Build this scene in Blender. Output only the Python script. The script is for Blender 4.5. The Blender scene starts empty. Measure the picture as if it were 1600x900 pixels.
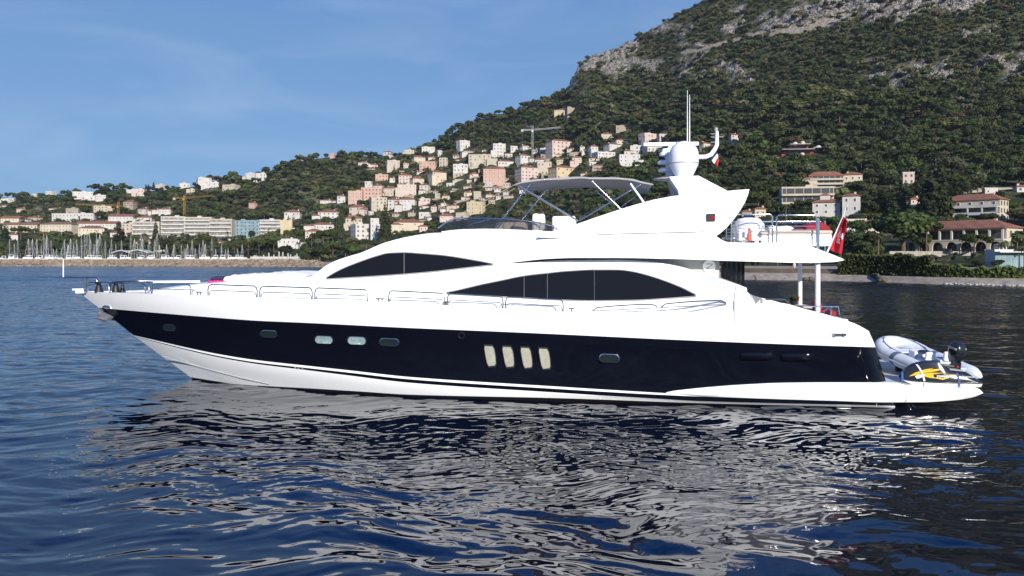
import bpy, bmesh, math, random
import numpy as np
from mathutils import Vector, Matrix

R = math.radians
random.seed(7)
rng = np.random.default_rng(7)
SC = bpy.context.scene
COL = SC.collection

# ------------------------------------------------------------------ camera
F = 1256.0          # focal length in photograph pixels (1600 wide)
U0, V0 = 800.0, 402.0
H = 4.8             # drone height above the sea
cam_d = bpy.data.cameras.new('camera')
cam = bpy.data.objects.new('camera', cam_d)
COL.objects.link(cam)
cam.location = (0, 0, H)
cam.rotation_euler = (R(90), 0, 0)
cam_d.sensor_width = 36.0
cam_d.lens = 36.0 * F / 1600.0
cam_d.shift_y = -(450.0 - V0) / 1600.0
cam_d.clip_start = 0.5
cam_d.clip_end = 20000
SC.camera = cam

# ------------------------------------------------------------------ sky, sun, exposure
SUN_EL, SUN_AZ = 22.0, 19.0     # height; degrees to the right of straight behind the camera
sx = math.cos(R(SUN_EL)) * math.sin(R(SUN_AZ))
sy = -math.cos(R(SUN_EL)) * math.cos(R(SUN_AZ))
sz = math.sin(R(SUN_EL))
wd = bpy.data.worlds.new('World')
SC.world = wd
wd.use_nodes = True
nt = wd.node_tree
nt.nodes.clear()
wo = nt.nodes.new('ShaderNodeOutputWorld')
bg = nt.nodes.new('ShaderNodeBackground')
sky = nt.nodes.new('ShaderNodeTexSky')
sky.sky_type = 'NISHITA'
sky.sun_disc = False
sky.sun_elevation = R(SUN_EL)
sky.sun_rotation = math.atan2(sx, sy)
sky.altitude = 0
sky.air_density = 1.0
sky.dust_density = 0.1
sky.ozone_density = 2.6
bg.inputs['Strength'].default_value = 0.143
# thin cirrus
tc = nt.nodes.new('ShaderNodeTexCoord')
mp = nt.nodes.new('ShaderNodeMapping')
mp.inputs['Scale'].default_value = (2.2, 2.2, 9.0)
mp.inputs['Rotation'].default_value = (0, R(12), 0)
nz = nt.nodes.new('ShaderNodeTexNoise')
nz.inputs['Scale'].default_value = 1.6
nz.inputs['Detail'].default_value = 7
nz.inputs['Distortion'].default_value = 0.8
cr = nt.nodes.new('ShaderNodeValToRGB')
cr.color_ramp.elements[0].position = 0.46
cr.color_ramp.elements[0].color = (0, 0, 0, 1)
cr.color_ramp.elements[1].position = 0.82
cr.color_ramp.elements[1].color = (0.27, 0.27, 0.27, 1)
mx = nt.nodes.new('ShaderNodeMixRGB')
mx.inputs[2].default_value = (3.4, 4.0, 4.8, 1)
nt.links.new(tc.outputs['Generated'], mp.inputs['Vector'])
nt.links.new(mp.outputs[0], nz.inputs['Vector'])
nt.links.new(nz.outputs[0], cr.inputs[0])
nt.links.new(cr.outputs[0], mx.inputs[0])
gm = nt.nodes.new('ShaderNodeGamma')       # evens out the strong fall-off of the clear sky
gm.inputs['Gamma'].default_value = 0.40
nt.links.new(sky.outputs[0], gm.inputs['Color'])
ti = nt.nodes.new('ShaderNodeMixRGB'); ti.blend_type = 'MULTIPLY'; ti.inputs[0].default_value = 1.0
ti.inputs[2].default_value = (0.60, 0.985, 1.555, 1)
nt.links.new(gm.outputs[0], ti.inputs[1])
# the clear sky deepens overhead
sp = nt.nodes.new('ShaderNodeSeparateXYZ'); nt.links.new(tc.outputs['Generated'], sp.inputs[0])
zr_ = nt.nodes.new('ShaderNodeMapRange'); zr_.inputs['From Min'].default_value = 0.27; zr_.inputs['From Max'].default_value = 0.60
nt.links.new(sp.outputs[2], zr_.inputs['Value'])
dp = nt.nodes.new('ShaderNodeMixRGB'); dp.blend_type = 'MULTIPLY'; dp.inputs[2].default_value = (0.18, 0.68, 1.42, 1)
nt.links.new(zr_.outputs[0], dp.inputs[0]); nt.links.new(ti.outputs[0], dp.inputs[1])
nt.links.new(dp.outputs[0], mx.inputs[1])
nt.links.new(mx.outputs[0], bg.inputs['Color'])

nt.links.new(bg.outputs[0], wo.inputs['Surface'])

sun_d = bpy.data.lights.new('sun', 'SUN')
sun = bpy.data.objects.new('sun', sun_d)
COL.objects.link(sun)
sun_d.energy = 5.0
sun_d.angle = R(0.53)
sun_d.color = (1.0, 0.94, 0.85)
sun.location = (60, -60, 60)
sun.rotation_euler = Vector((sx, sy, sz)).to_track_quat('Z', 'Y').to_euler()

vs = SC.view_settings
vs.view_transform = 'Standard'
vs.look = 'None'
vs.exposure = 0.44
vs.gamma = 1.0
SC.cycles.max_bounces = 6
SC.cycles.transparent_max_bounces = 8
SC.cycles.use_denoising = True
SC.cycles.sample_clamp_indirect = 40
SC.cycles.blur_glossy = 0.1

# ------------------------------------------------------------------ helpers
def mat(name, col, rough=0.5, metal=0.0, spec=0.5, coat=0.0, bump=0.0, bscale=20.0, vary=0.0, vscale=3.0, trans=0.0, ior=1.45, alpha=1.0):
    m = bpy.data.materials.new(name)
    m.use_nodes = True
    n = m.node_tree.nodes
    l = m.node_tree.links
    b = n['Principled BSDF']
    b.inputs['Base Color'].default_value = (*col, 1)
    b.inputs['Roughness'].default_value = rough
    b.inputs['Metallic'].default_value = metal
    b.inputs['Specular IOR Level'].default_value = spec
    b.inputs['Coat Weight'].default_value = coat
    b.inputs['Coat Roughness'].default_value = 0.05
    b.inputs['Transmission Weight'].default_value = trans
    b.inputs['IOR'].default_value = ior
    b.inputs['Alpha'].default_value = alpha
    if bump or vary:
        t = n.new('ShaderNodeTexCoord')
        z = n.new('ShaderNodeTexNoise')
        z.inputs['Scale'].default_value = vscale if vary else bscale
        z.inputs['Detail'].default_value = 6
        l.new(t.outputs['Object'], z.inputs['Vector'])
        if vary:
            h = n.new('ShaderNodeHueSaturation')
            h.inputs['Color'].default_value = (*col, 1)
            mr = n.new('ShaderNodeMapRange')
            mr.inputs['From Min'].default_value = 0.3
            mr.inputs['From Max'].default_value = 0.7
            mr.inputs['To Min'].default_value = 1 - vary
            mr.inputs['To Max'].default_value = 1 + vary
            l.new(z.outputs[0], mr.inputs['Value'])
            l.new(mr.outputs[0], h.inputs['Value'])
            l.new(h.outputs[0], b.inputs['Base Color'])
        if bump:
            z2 = n.new('ShaderNodeTexNoise')
            z2.inputs['Scale'].default_value = bscale
            z2.inputs['Detail'].default_value = 5
            l.new(t.outputs['Object'], z2.inputs['Vector'])
            bp_ = n.new('ShaderNodeBump')
            bp_.inputs['Strength'].default_value = bump
            bp_.inputs['Distance'].default_value = 0.1
            l.new(z2.outputs[0], bp_.inputs['Height'])
            l.new(bp_.outputs[0], b.inputs['Normal'])
    return m

M = {}
def mk(k, *a, **kw):
    M[k] = mat(k, *a, **kw)
mk('gelcoat', (0.80, 0.80, 0.79), 0.25, coat=0.3, vary=0.02, vscale=0.6)
mk('navy_paint', (0.003, 0.0035, 0.007), 0.015, spec=0.36)
mk('antifouling', (0.008, 0.008, 0.010), 0.4)
mk('tinted_glass', (0.008, 0.009, 0.012), 0.05, spec=0.14)
mk('chrome', (0.62, 0.63, 0.65), 0.16, metal=1.0)
mk('rail_steel', (0.26, 0.27, 0.29), 0.28, metal=1.0)
mk('dark_trim', (0.02, 0.02, 0.022), 0.35)
mk('grey_trim', (0.30, 0.30, 0.31), 0.4)
mk('blind', (0.33, 0.32, 0.25), 0.35, coat=0.6, vary=0.12, vscale=8)
mk('port_glass', (0.012, 0.018, 0.02), 0.05, spec=0.25)
mk('pale_glass', (0.22, 0.29, 0.28), 0.08, spec=0.6, vary=0.3, vscale=9)
mk('teak', (0.27, 0.17, 0.09), 0.6, vary=0.15, vscale=6)
mk('canvas', (0.30, 0.295, 0.29), 0.85, bump=0.3, bscale=8)
mk('white_cloth', (0.72, 0.72, 0.73), 0.8, bump=0.4, bscale=6)
mk('pink_cloth', (0.75, 0.03, 0.22), 0.8)
mk('purple_cloth', (0.03, 0.018, 0.05), 0.8)
mk('red_cloth', (0.24, 0.008, 0.02), 0.8, vary=0.15, vscale=5)
mk('beige_cloth', (0.50, 0.42, 0.32), 0.8)
mk('black_cover', (0.012, 0.012, 0.014), 0.5)
mk('white_plastic', (0.76, 0.77, 0.78), 0.35)
mk('rib_grey', (0.42, 0.45, 0.50), 0.5, vary=0.06, vscale=4)
mk('rib_pale', (0.55, 0.59, 0.62), 0.5, vary=0.06, vscale=4)
mk('rib_navy', (0.11, 0.13, 0.19), 0.5)
mk('engine_black', (0.012, 0.014, 0.018), 0.2, coat=0.5)
mk('yellow_paint', (0.72, 0.42, 0.01), 0.3)
mk('strap_white', (0.6, 0.6, 0.58), 0.7)
mk('strap_blue', (0.02, 0.07, 0.22), 0.7)
mk('orange_plastic', (0.65, 0.10, 0.04), 0.5)
mk('flag_blue', (0.012, 0.016, 0.07), 0.8)
mk('flag_white', (0.75, 0.74, 0.73), 0.8)
mk('flag_red', (0.50, 0.03, 0.03), 0.8)
mk('ensign_red', (0.42, 0.015, 0.03), 0.8)
mk('leaf_small', (0.03, 0.07, 0.02), 0.7)

def tag(o, label=None, cat=None, group=None, kind=None):
    if label: o['label'] = label
    if cat: o['category'] = cat
    if group: o['group'] = group
    if kind: o['kind'] = kind
    return o

def empty(name, loc=(0, 0, 0), rz=0.0):
    o = bpy.data.objects.new(name, None)
    COL.objects.link(o)
    o.empty_display_size = 0.2
    o.location = loc
    o.rotation_euler = (0, 0, rz)
    return o

class MB:
    """collects verts, faces and a material slot per face for ONE mesh"""
    def __init__(s):
        s.v = []; s.f = []; s.m = []
    def add(s, vs_, fs_, mi=0):
        o = len(s.v)
        s.v.extend([tuple(p) for p in vs_])
        s.f.extend([tuple(i + o for i in f) for f in fs_])
        if isinstance(mi, int): s.m.extend([mi] * len(fs_))
        else: s.m.extend(mi)
        return s
    def box(s, c, d, mi=0, rz=0.0, ry=0.0):
        x, y, z = d[0] / 2, d[1] / 2, d[2] / 2
        P = [Vector((a * x, b * y, e * z)) for e in (-1, 1) for b in (-1, 1) for a in (-1, 1)]
        if rz or ry:
            m = Matrix.Rotation(rz, 3, 'Z') @ Matrix.Rotation(ry, 3, 'Y')
            P = [m @ p for p in P]
        P = [p + Vector(c) for p in P]
        return s.add(P, [(0, 2, 3, 1), (4, 5, 7, 6), (0, 1, 5, 4), (2, 6, 7, 3), (0, 4, 6, 2), (1, 3, 7, 5)], mi)
    def tube(s, pts, r, n=8, mi=0, close=False):
        pts = [Vector(p) for p in pts]
        if not hasattr(r, '__len__'): r = [r] * len(pts)
        vv = []; ff = []
        ref = None
        for i, p in enumerate(pts):
            a = pts[max(i - 1, 0)]; b = pts[min(i + 1, len(pts) - 1)]
            if close: a = pts[i - 1]; b = pts[(i + 1) % len(pts)]
            d = (b - a).normalized()
            if ref is None:
                ref = Vector((0, 0, 1)) if abs(d.z) < 0.9 else Vector((1, 0, 0))
            x = d.cross(ref).normalized(); y = x.cross(d).normalized()
            ref = y
            for k in range(n):
                t = 2 * math.pi * k / n
                vv.append(p + (x * math.cos(t) + y * math.sin(t)) * r[i])
        m_ = len(pts)
        for i in range(m_ if close else m_ - 1):
            j = (i + 1) % m_
            for k in range(n):
                k2 = (k + 1) % n
                ff.append((i * n + k, i * n + k2, j * n + k2, j * n + k))
        if not close:
            ff.append(tuple(range(n - 1, -1, -1)))
            ff.append(tuple((m_ - 1) * n + k for k in range(n)))
        return s.add(vv, ff, mi)
    def lathe(s, prof, c=(0, 0, 0), n=24, mi=0):
        vv = []; ff = []
        for (r, z) in prof:
            for k in range(n):
                t = 2 * math.pi * k / n
                vv.append((c[0] + r * math.cos(t), c[1] + r * math.sin(t), c[2] + z))
        for i in range(len(prof) - 1):
            for k in range(n):
                k2 = (k + 1) % n
                ff.append((i * n + k, i * n + k2, (i + 1) * n + k2, (i + 1) * n + k))
        ff.append(tuple(range(n - 1, -1, -1)))
        ff.append(tuple((len(prof) - 1) * n + k for k in range(n)))
        return s.add(vv, ff, mi)
    def loft(s, rings, mi=0, caps=True, closed=True):
        n = len(rings[0]); vv = []; ff = []
        for r_ in rings: vv.extend(r_)
        for i in range(len(rings) - 1):
            for k in range(n if closed else n - 1):
                k2 = (k + 1) % n
                ff.append((i * n + k, i * n + k2, (i + 1) * n + k2, (i + 1) * n + k))
        if caps:
            ff.append(tuple(range(n - 1, -1, -1)))
            ff.append(tuple((len(rings) - 1) * n + k for k in range(n)))
        return s.add(vv, ff, mi)
    def slab(s, outer, inner, mi=0):
        """closed plate between two matching outlines"""
        n = len(outer)
        ff = [tuple(range(n)), tuple(range(2 * n - 1, n - 1, -1))]
        for k in range(n):
            k2 = (k + 1) % n
            ff.append((k, n + k, n + k2, k2))
        return s.add(list(outer) + list(inner), ff, mi)
    def build(s, name, mats, parent=None, smooth=None, base=None):
        me = bpy.data.meshes.new(name)
        v = s.v
        if base is not None:
            b = Vector(base); v = [tuple(Vector(p) - b) for p in v]
        me.from_pydata(v, [], s.f)
        if not isinstance(mats, (list, tuple)): mats = [mats]
        for m_ in mats: me.materials.append(m_)
        me.polygons.foreach_set('material_index', s.m)
        bm = bmesh.new(); bm.from_mesh(me)
        bmesh.ops.remove_doubles(bm, verts=bm.verts, dist=1e-5)
        bmesh.ops.recalc_face_normals(bm, faces=bm.faces)
        bm.to_mesh(me); bm.free()
        if smooth is not None:
            me.polygons.foreach_set('use_smooth', [True] * len(me.polygons))
            me.set_sharp_from_angle(angle=R(smooth))
        o = bpy.data.objects.new(name, me)
        COL.objects.link(o)
        if parent is not None: o.parent = parent
        return o

def cin(knots):
    """smooth interpolation through knots (monotone hermite)"""
    k = sorted(knots)
    x = np.array([a for a, b in k], float); y = np.array([b for a, b in k], float)
    d = np.diff(y) / np.diff(x)
    mm = np.zeros_like(y)
    mm[0] = d[0]; mm[-1] = d[-1]
    for i in range(1, len(y) - 1):
        if d[i - 1] * d[i] > 0:
            mm[i] = 2 * d[i - 1] * d[i] / (d[i - 1] + d[i])
    def f(t):
        t = min(max(t, x[0]), x[-1])
        i = min(max(int(np.searchsorted(x, t)) - 1, 0), len(x) - 2)
        h = x[i + 1] - x[i]; u = (t - x[i]) / h
        return float((2*u**3 - 3*u**2 + 1) * y[i] + (u**3 - 2*u**2 + u) * h * mm[i] + (-2*u**3 + 3*u**2) * y[i+1] + (u**3 - u**2) * h * mm[i+1])
    return f

def W(u, v, Y):
    return Vector(((u - U0) / F * Y, Y, H + (V0 - v) / F * Y))
# ================================================================== water
def make_water():
    fpx = F * 1024 / 1600.0
    Ys = [8.0]
    while Ys[-1] < 150:
        y = Ys[-1]
        Ys.append(y + max(0.020, 0.46 * y * y / (H * fpx)) if y < 60 else y * 1.022)
    Ys = np.array(Ys, np.float32)
    A = np.linspace(-1.02, 1.02, 1450, dtype=np.float32)
    Yg, Ag = np.meshgrid(Ys, A, indexing='ij')
    X = Yg * Ag
    dY = np.gradient(Ys)[:, None].astype(np.float32)
    Z = np.zeros_like(X)
    r = np.random.default_rng(11)
    # slow modulation of the ripples (wind patches, wash beside the hull)
    modl = np.zeros_like(X)
    for lam in (9, 14, 22):
        for k in range(3):
            th = r.uniform(0, 6.28); ph = r.uniform(0, 6.28)
            modl += np.sin((X * math.cos(th) * 0.6 + Yg * math.sin(th)) * 2 * math.pi / lam + ph)
    modl = 0.5 + 0.5 * np.tanh(modl * 0.45)
    wash = np.exp(-((Yg - 21.5) / 5.0) ** 2) * (0.62 + 0.38 / (1 + np.exp(-(X - 0.5) / 1.2))) * (1 / (1 + np.exp(-(X + 9.5) / 1.2)))
    wash = np.clip(wash, 0, 1)
    # gently warped coordinates so crests are not ruler straight
    WX = X + 0.5 * np.sin(Yg * 0.9 + X * 0.35) + 0.25 * np.sin(Yg * 2.1 - X * 0.8 + 1.0)
    WY = Yg + 0.35 * np.sin(X * 0.7 + 0.5 * Yg) + 0.16 * np.sin(X * 1.9 + 2.0 + Yg * 0.6)
    def band(l0, l1, n, slope, spread, main, kind):
        nonlocal Z
        for k in range(n):
            lam = l0 * (l1 / l0) ** ((k + r.uniform(0, 1)) / n)
            th = main + r.normal(0, spread)
            kk = 2 * math.pi / lam
            amp = slope / kk * math.sqrt(2.0 / n)
            ph = r.uniform(0, 6.28)
            cut = np.clip((lam / (dY + 1e-6) / 2.2 - 1.0), 0, 1)
            w = np.sin((WX * math.cos(th) + WY * math.sin(th)) * kk + ph)
            if kind == 0: g = 1.0
            elif kind == 1: g = 0.6 + 0.5 * modl
            elif kind == 3: g = wash * 1.1
            else: g = 0.15 + 0.35 * modl + 1.0 * wash + 0.55 * np.clip((Yg - 21) / 10, 0, 1)
            Z += amp * w * cut * g
    band(5.0, 13.0, 10, 0.012, 0.4, R(72), 0)
    band(1.8, 4.5, 18, 0.026, 0.45, R(80), 0)
    band(0.75, 1.7, 26, 0.050, 0.50, R(86), 1)
    band(0.26, 0.7, 34, 0.062, 0.60, R(93), 2)
    band(0.11, 0.26, 26, 0.11, 0.75, R(96), 3)
    n1, n2 = X.shape
    co = np.stack([X, Yg, Z], -1).reshape(-1, 3)
    idx = np.arange(n1 * n2, dtype=np.int32).reshape(n1, n2)
    quads = np.stack([idx[:-1, :-1], idx[:-1, 1:], idx[1:, 1:], idx[1:, :-1]], -1).reshape(-1, 4)
    # far sheet to the horizon and the strips left and right of the fan
    base = len(co)
    yl, yr = float(Ys[0]), float(Ys[-1])
    xe = 1.02
    ex = np.array([(-xe*yr, yr, 0), (xe*yr, yr, 0), (2300, 2300, 0), (-2300, 2300, 0),
                   (-xe*yl, yl, 0), (-2300, -200, 0), (xe*yl, yl, 0), (2300, -200, 0)], np.float32)
    co = np.concatenate([co, ex])
    q2 = np.array([(base, base+1, base+2, base+3), (base+4, base, base+3, base+5), (base+6, base+7, base+2, base+1), (base+5, base+7, base+6, base+4)], np.int32)
    quads = np.concatenate([quads, q2])
    o = fast_mesh('sea_water', co, quads, True)
    o.data.materials.append(water_mat())
    tag(o, kind='structure')
    return o

def fast_mesh(name, co, quads, smooth=False, parent=None):
    me = bpy.data.meshes.new(name)
    nf, k = quads.shape
    me.vertices.add(len(co)); me.vertices.foreach_set('co', np.ascontiguousarray(co, np.float32).ravel())
    me.loops.add(nf * k); me.loops.foreach_set('vertex_index', np.ascontiguousarray(quads, np.int32).ravel())
    me.polygons.add(nf)
    me.polygons.foreach_set('loop_start', np.arange(0, nf * k, k, dtype=np.int32))
    me.polygons.foreach_set('loop_total', np.full(nf, k, np.int32))
    me.update(calc_edges=True)
    if smooth: me.polygons.foreach_set('use_smooth', np.ones(nf, bool))
    o = bpy.data.objects.new(name, me)
    COL.objects.link(o)
    if parent is not None: o.parent = parent
    return o

def water_mat():
    m = bpy.data.materials.new('sea')
    m.use_nodes = True
    n = m.node_tree.nodes; l = m.node_tree.links
    b = n['Principled BSDF']
    b.inputs['Base Color'].default_value = (0.0003, 0.0024, 0.0115, 1)
    b.inputs['Roughness'].default_value = 0.03
    b.inputs['IOR'].default_value = 1.48
    tc = n.new('ShaderNodeTexCoord')
    geo = n.new('ShaderNodeNewGeometry')
    sep = n.new('ShaderNodeSeparateXYZ'); l.new(tc.outputs['Object'], sep.inputs[0])
    def vm(op, a_, b_=None, scale=None):
        q = n.new('ShaderNodeVectorMath'); q.operation = op
        l.new(a_, q.inputs[0])
        if b_ is not None:
            if isinstance(b_, tuple): q.inputs[1].default_value = b_
            else: l.new(b_, q.inputs[1])
        if scale is not None: l.new(scale, q.inputs['Scale'])
        return q.outputs[0]
    nrm = geo.outputs['Normal']
    # ripples too small for the sheet itself: they tilt the surface normal (more so on the open water beyond the yacht)
    for sc_, y0, y1, k0, k1, st in ((2.6, 20, 75, 0.05, 0.62, (0.5, 1, 1)), (0.55, 40, 160, 0.0, 0.42, (0.45, 1, 1)), (0.05, 60, 200, 0.0, 0.16, (0.3, 1, 1))):
        mp = n.new('ShaderNodeMapping'); mp.inputs['Scale'].default_value = st
        l.new(tc.outputs['Object'], mp.inputs['Vector'])
        z1 = n.new('ShaderNodeTexNoise'); z1.inputs['Scale'].default_value = sc_; z1.inputs['Detail'].default_value = 3
        z1.inputs['Distortion'].default_value = 0.5
        l.new(mp.outputs[0], z1.inputs['Vector'])
        mr = n.new('ShaderNodeMapRange')
        mr.inputs['From Min'].default_value = y0; mr.inputs['From Max'].default_value = y1
        mr.inputs['To Min'].default_value = k0; mr.inputs['To Max'].default_value = k1
        l.new(sep.outputs[1], mr.inputs['Value'])
        d = vm('SUBTRACT', z1.outputs['Color'], (0.5, 0.5, 0.5))
        d = vm('MULTIPLY', d, (0.8, 1.5, 0.0))
        # on the open water one sees the wave faces that lean towards the shore the drone came from
        ab = vm('ABSOLUTE', d); ab = vm('MULTIPLY', ab, (0.0, -1.0, 0.0))
        d = vm('MULTIPLY', d, (1.0, 0.25 if y0 > 20 else 0.55, 0.0)); d = vm('ADD', d, ab)
        d = vm('SCALE', d, None, mr.outputs[0])
        nrm = vm('ADD', nrm, d)
    nrm = vm('NORMALIZE', nrm)
    l.new(nrm, b.inputs['Normal'])
    return m
make_water()

# ================================================================== terrain
bw_u = cin([(-400, 445), (0, 432), (300, 420), (500, 395), (560, 370)])      # breakwater distance
shore = cin([(-1200, 600), (-400, 520), (0, 520), (380, 505), (470, 470), (560, 395), (700, 310), (900, 240), (1125, 180), (1320, 165), (1480, 145), (1600, 136), (2000, 122)])
ridge = cin([(-1200, 880), (-400, 900), (300, 950), (600, 950), (800, 1000), (1000, 1000), (1100, 950), (1300, 900), (1600, 850), (2000, 850)])
skyl = cin([(-1200, 380), (-400, 318), (0, 308), (60, 309), (120, 303), (170, 297), (235, 299), (300, 292), (340, 282), (400, 276), (430, 267), (470, 252), (540, 243), (600, 247),
            (640, 241), (700, 213), (740, 190), (800, 174), (850, 158), (884, 140), (892, 124), (915, 94), (928, 88), (975, 71), (1000, 56), (1030, 41), (1060, 22), (1090, 5),
            (1150, -30), (1200, -60), (1300, -110), (1600, -200), (2000, -250)])
def vbase(u):
    return V0 + (H - 1.2) / shore(u) * F
PW = 0.75
def depth(u, v):
    """distance at which the hillside shows at photograph pixel (u, v)"""
    vb = vbase(u); vr = skyl(u)
    w = min(max((vb - v) / (vb - vr), 0.0), 1.0)
    return shore(u) + (ridge(u) - shore(u)) * w ** PW

_perm = np.random.default_rng(3).permutation(256)
_perm = np.concatenate([_perm, _perm, _perm])
def vnoise(x, y):
    xi = np.floor(x).astype(int); yi = np.floor(y).astype(int)
    fx = x - xi; fy = y - yi
    fx = fx*fx*(3-2*fx); fy = fy*fy*(3-2*fy)
    def h(a, b): return _perm[(_perm[a & 255] + b) & 255] / 255.0
    return (h(xi, yi)*(1-fx) + h(xi+1, yi)*fx)*(1-fy) + (h(xi, yi+1)*(1-fx) + h(xi+1, yi+1)*fx)*fy
def fbm(x, y, o=4):
    s = 0; a = 0.5; t = 0
    for i in range(o):
        s = s + a * vnoise(x, y); t += a
        x = x * 2.03 + 17.1; y = y * 2.03 + 5.3; a *= 0.5
    return s / t

def seg_d(u, v, pts):
    d = np.full(np.shape(u), 1e9)
    for (a, b), (c, e) in zip(pts[:-1], pts[1:]):
        t = np.clip(((u-a)*(c-a) + (v-b)*(e-b)) / ((c-a)**2 + (e-b)**2), 0, 1)
        d = np.minimum(d, np.hypot(u-a-t*(c-a), v-b-t*(e-b)))
    return d
def rock_mask(u, v):
    """0..1, where bare limestone shows; soft regions on the hillside broken up by noise"""
    u = np.asarray(u, float); v = np.asarray(v, float)
    n = fbm(u / 26.0, v / 13.0 + u / 40.0, 5)
    def reg(pts, w): return np.clip(1.25 - seg_d(u, v, pts) / w, 0, 1)
    m = reg([(888, 132), (905, 108), (930, 97), (985, 74)], 14) * 1.25
    m = np.maximum(m, reg([(1020, 50), (1075, 40)], 16) * 0.8)
    m = np.maximum(m, reg([(1130, 50), (1160, 20)], 18) * 0.85)
    m = np.maximum(m, reg([(1200, 30), (1320, 12), (1350, -20)], 26) * 0.95)
    m = np.maximum(m, reg([(1360, 20), (1440, 8)], 26) * 0.95)
    m = np.maximum(m, reg([(1365, 105), (1420, 110), (1470, 112)], 26) * 0.9)
    m = np.maximum(m, reg([(1510, 55), (1545, 45)], 14) * 0.8)
    m = np.maximum(m, reg([(1540, 110), (1600, 100), (1700, 100)], 30) * 0.9)
    m = np.maximum(m, reg([(1465, 5), (1540, 0)], 16) * 0.85)
    m = np.maximum(m, reg([(950, 108), (1050, 95), (1120, 80)], 22) * 0.62)
    m = np.maximum(m, reg([(1080, 110), (1150, 105)], 26) * 0.5)
    return np.clip((m - 0.33 - (0.55 - n) * 1.9) * 3.0, 0, 1)
def scree_mask(u, v):
    u = np.asarray(u, float); v = np.asarray(v, float)
    d = seg_d(u, v, [(1065, 84), (1120, 70), (1170, 56), (1230, 50), (1290, 36), (1318, 24)])
    wd_ = 3.2 + 4.5 * np.clip((u - 1120) / 150, 0, 1)
    m = np.clip((wd_ - d) / 2 + (fbm(u/9., v/9., 3) - .5) * 2.5, 0, 1)
    d2 = seg_d(u, v, [(858, 186), (905, 178)]); d3 = seg_d(u, v, [(815, 200), (880, 190), (940, 184)])
    m = np.maximum(m, np.clip((3.5 - d2) / 2, 0, .8)); m = np.maximum(m, np.clip((2.2 - d3) / 1.5, 0, .7))
    d4 = seg_d(u, v, [(440, 285), (480, 312), (520, 330)])
    m = np.maximum(m, np.clip((9 - d4) / 9 + (fbm(u/7., v/7., 3) - .55) * 3, 0, .6))
    return m

def terrain_point(u, w):
    """vectorised: hillside surface point, its rock and scree weight"""
    u = np.asarray(u, float); w = np.asarray(w, float)
    uu = np.clip(u, -1190, 1990)
    sh = np.interp(uu, TU, TSH); rd = np.interp(uu, TU, TRD); vr = np.interp(uu, TU, TSK)
    vb = V0 + (H - 1.2) / sh * F
    v = vb + (vr - vb) * w
    Y = sh + (rd - sh) * w ** PW
    X = (u - U0) / F * Y
    Z = H + (V0 - v) / F * Y
    sc = scree_mask(u, v); rk = rock_mask(u, v) * (1 - sc)
    amp = 1.0 + 5.0 * np.clip(w - 0.15, 0, 1)
    edge = np.clip(w * 12, 0, 1) * np.clip((1 - w) * 14, 0.35, 1)
    Z = Z + (fbm(X / 55, Y / 55, 4) - 0.5) * 2 * amp * edge
    # limestone ribs: ledges pushed out and up
    rib = np.abs(fbm(X / 9.0 + Z / 60, Z / 16.0, 4) - 0.5) * 2
    crag = np.abs(fbm(X / 3.5 + Z / 25, Z / 7.0, 3) - 0.5) * 2
    Z = Z + rk * ((rib - 0.35) * 13 + (crag - .3) * 5)
    Y = Y - rk * ((1 - rib) * 7 + (1 - crag) * 3)
    return X, Y, Z, rk, sc
TU = np.linspace(-1195, 1995, 800)
TSH = np.array([shore(a) for a in TU]); TRD = np.array([ridge(a) for a in TU]); TSK = np.array([skyl(a) for a in TU])

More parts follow.
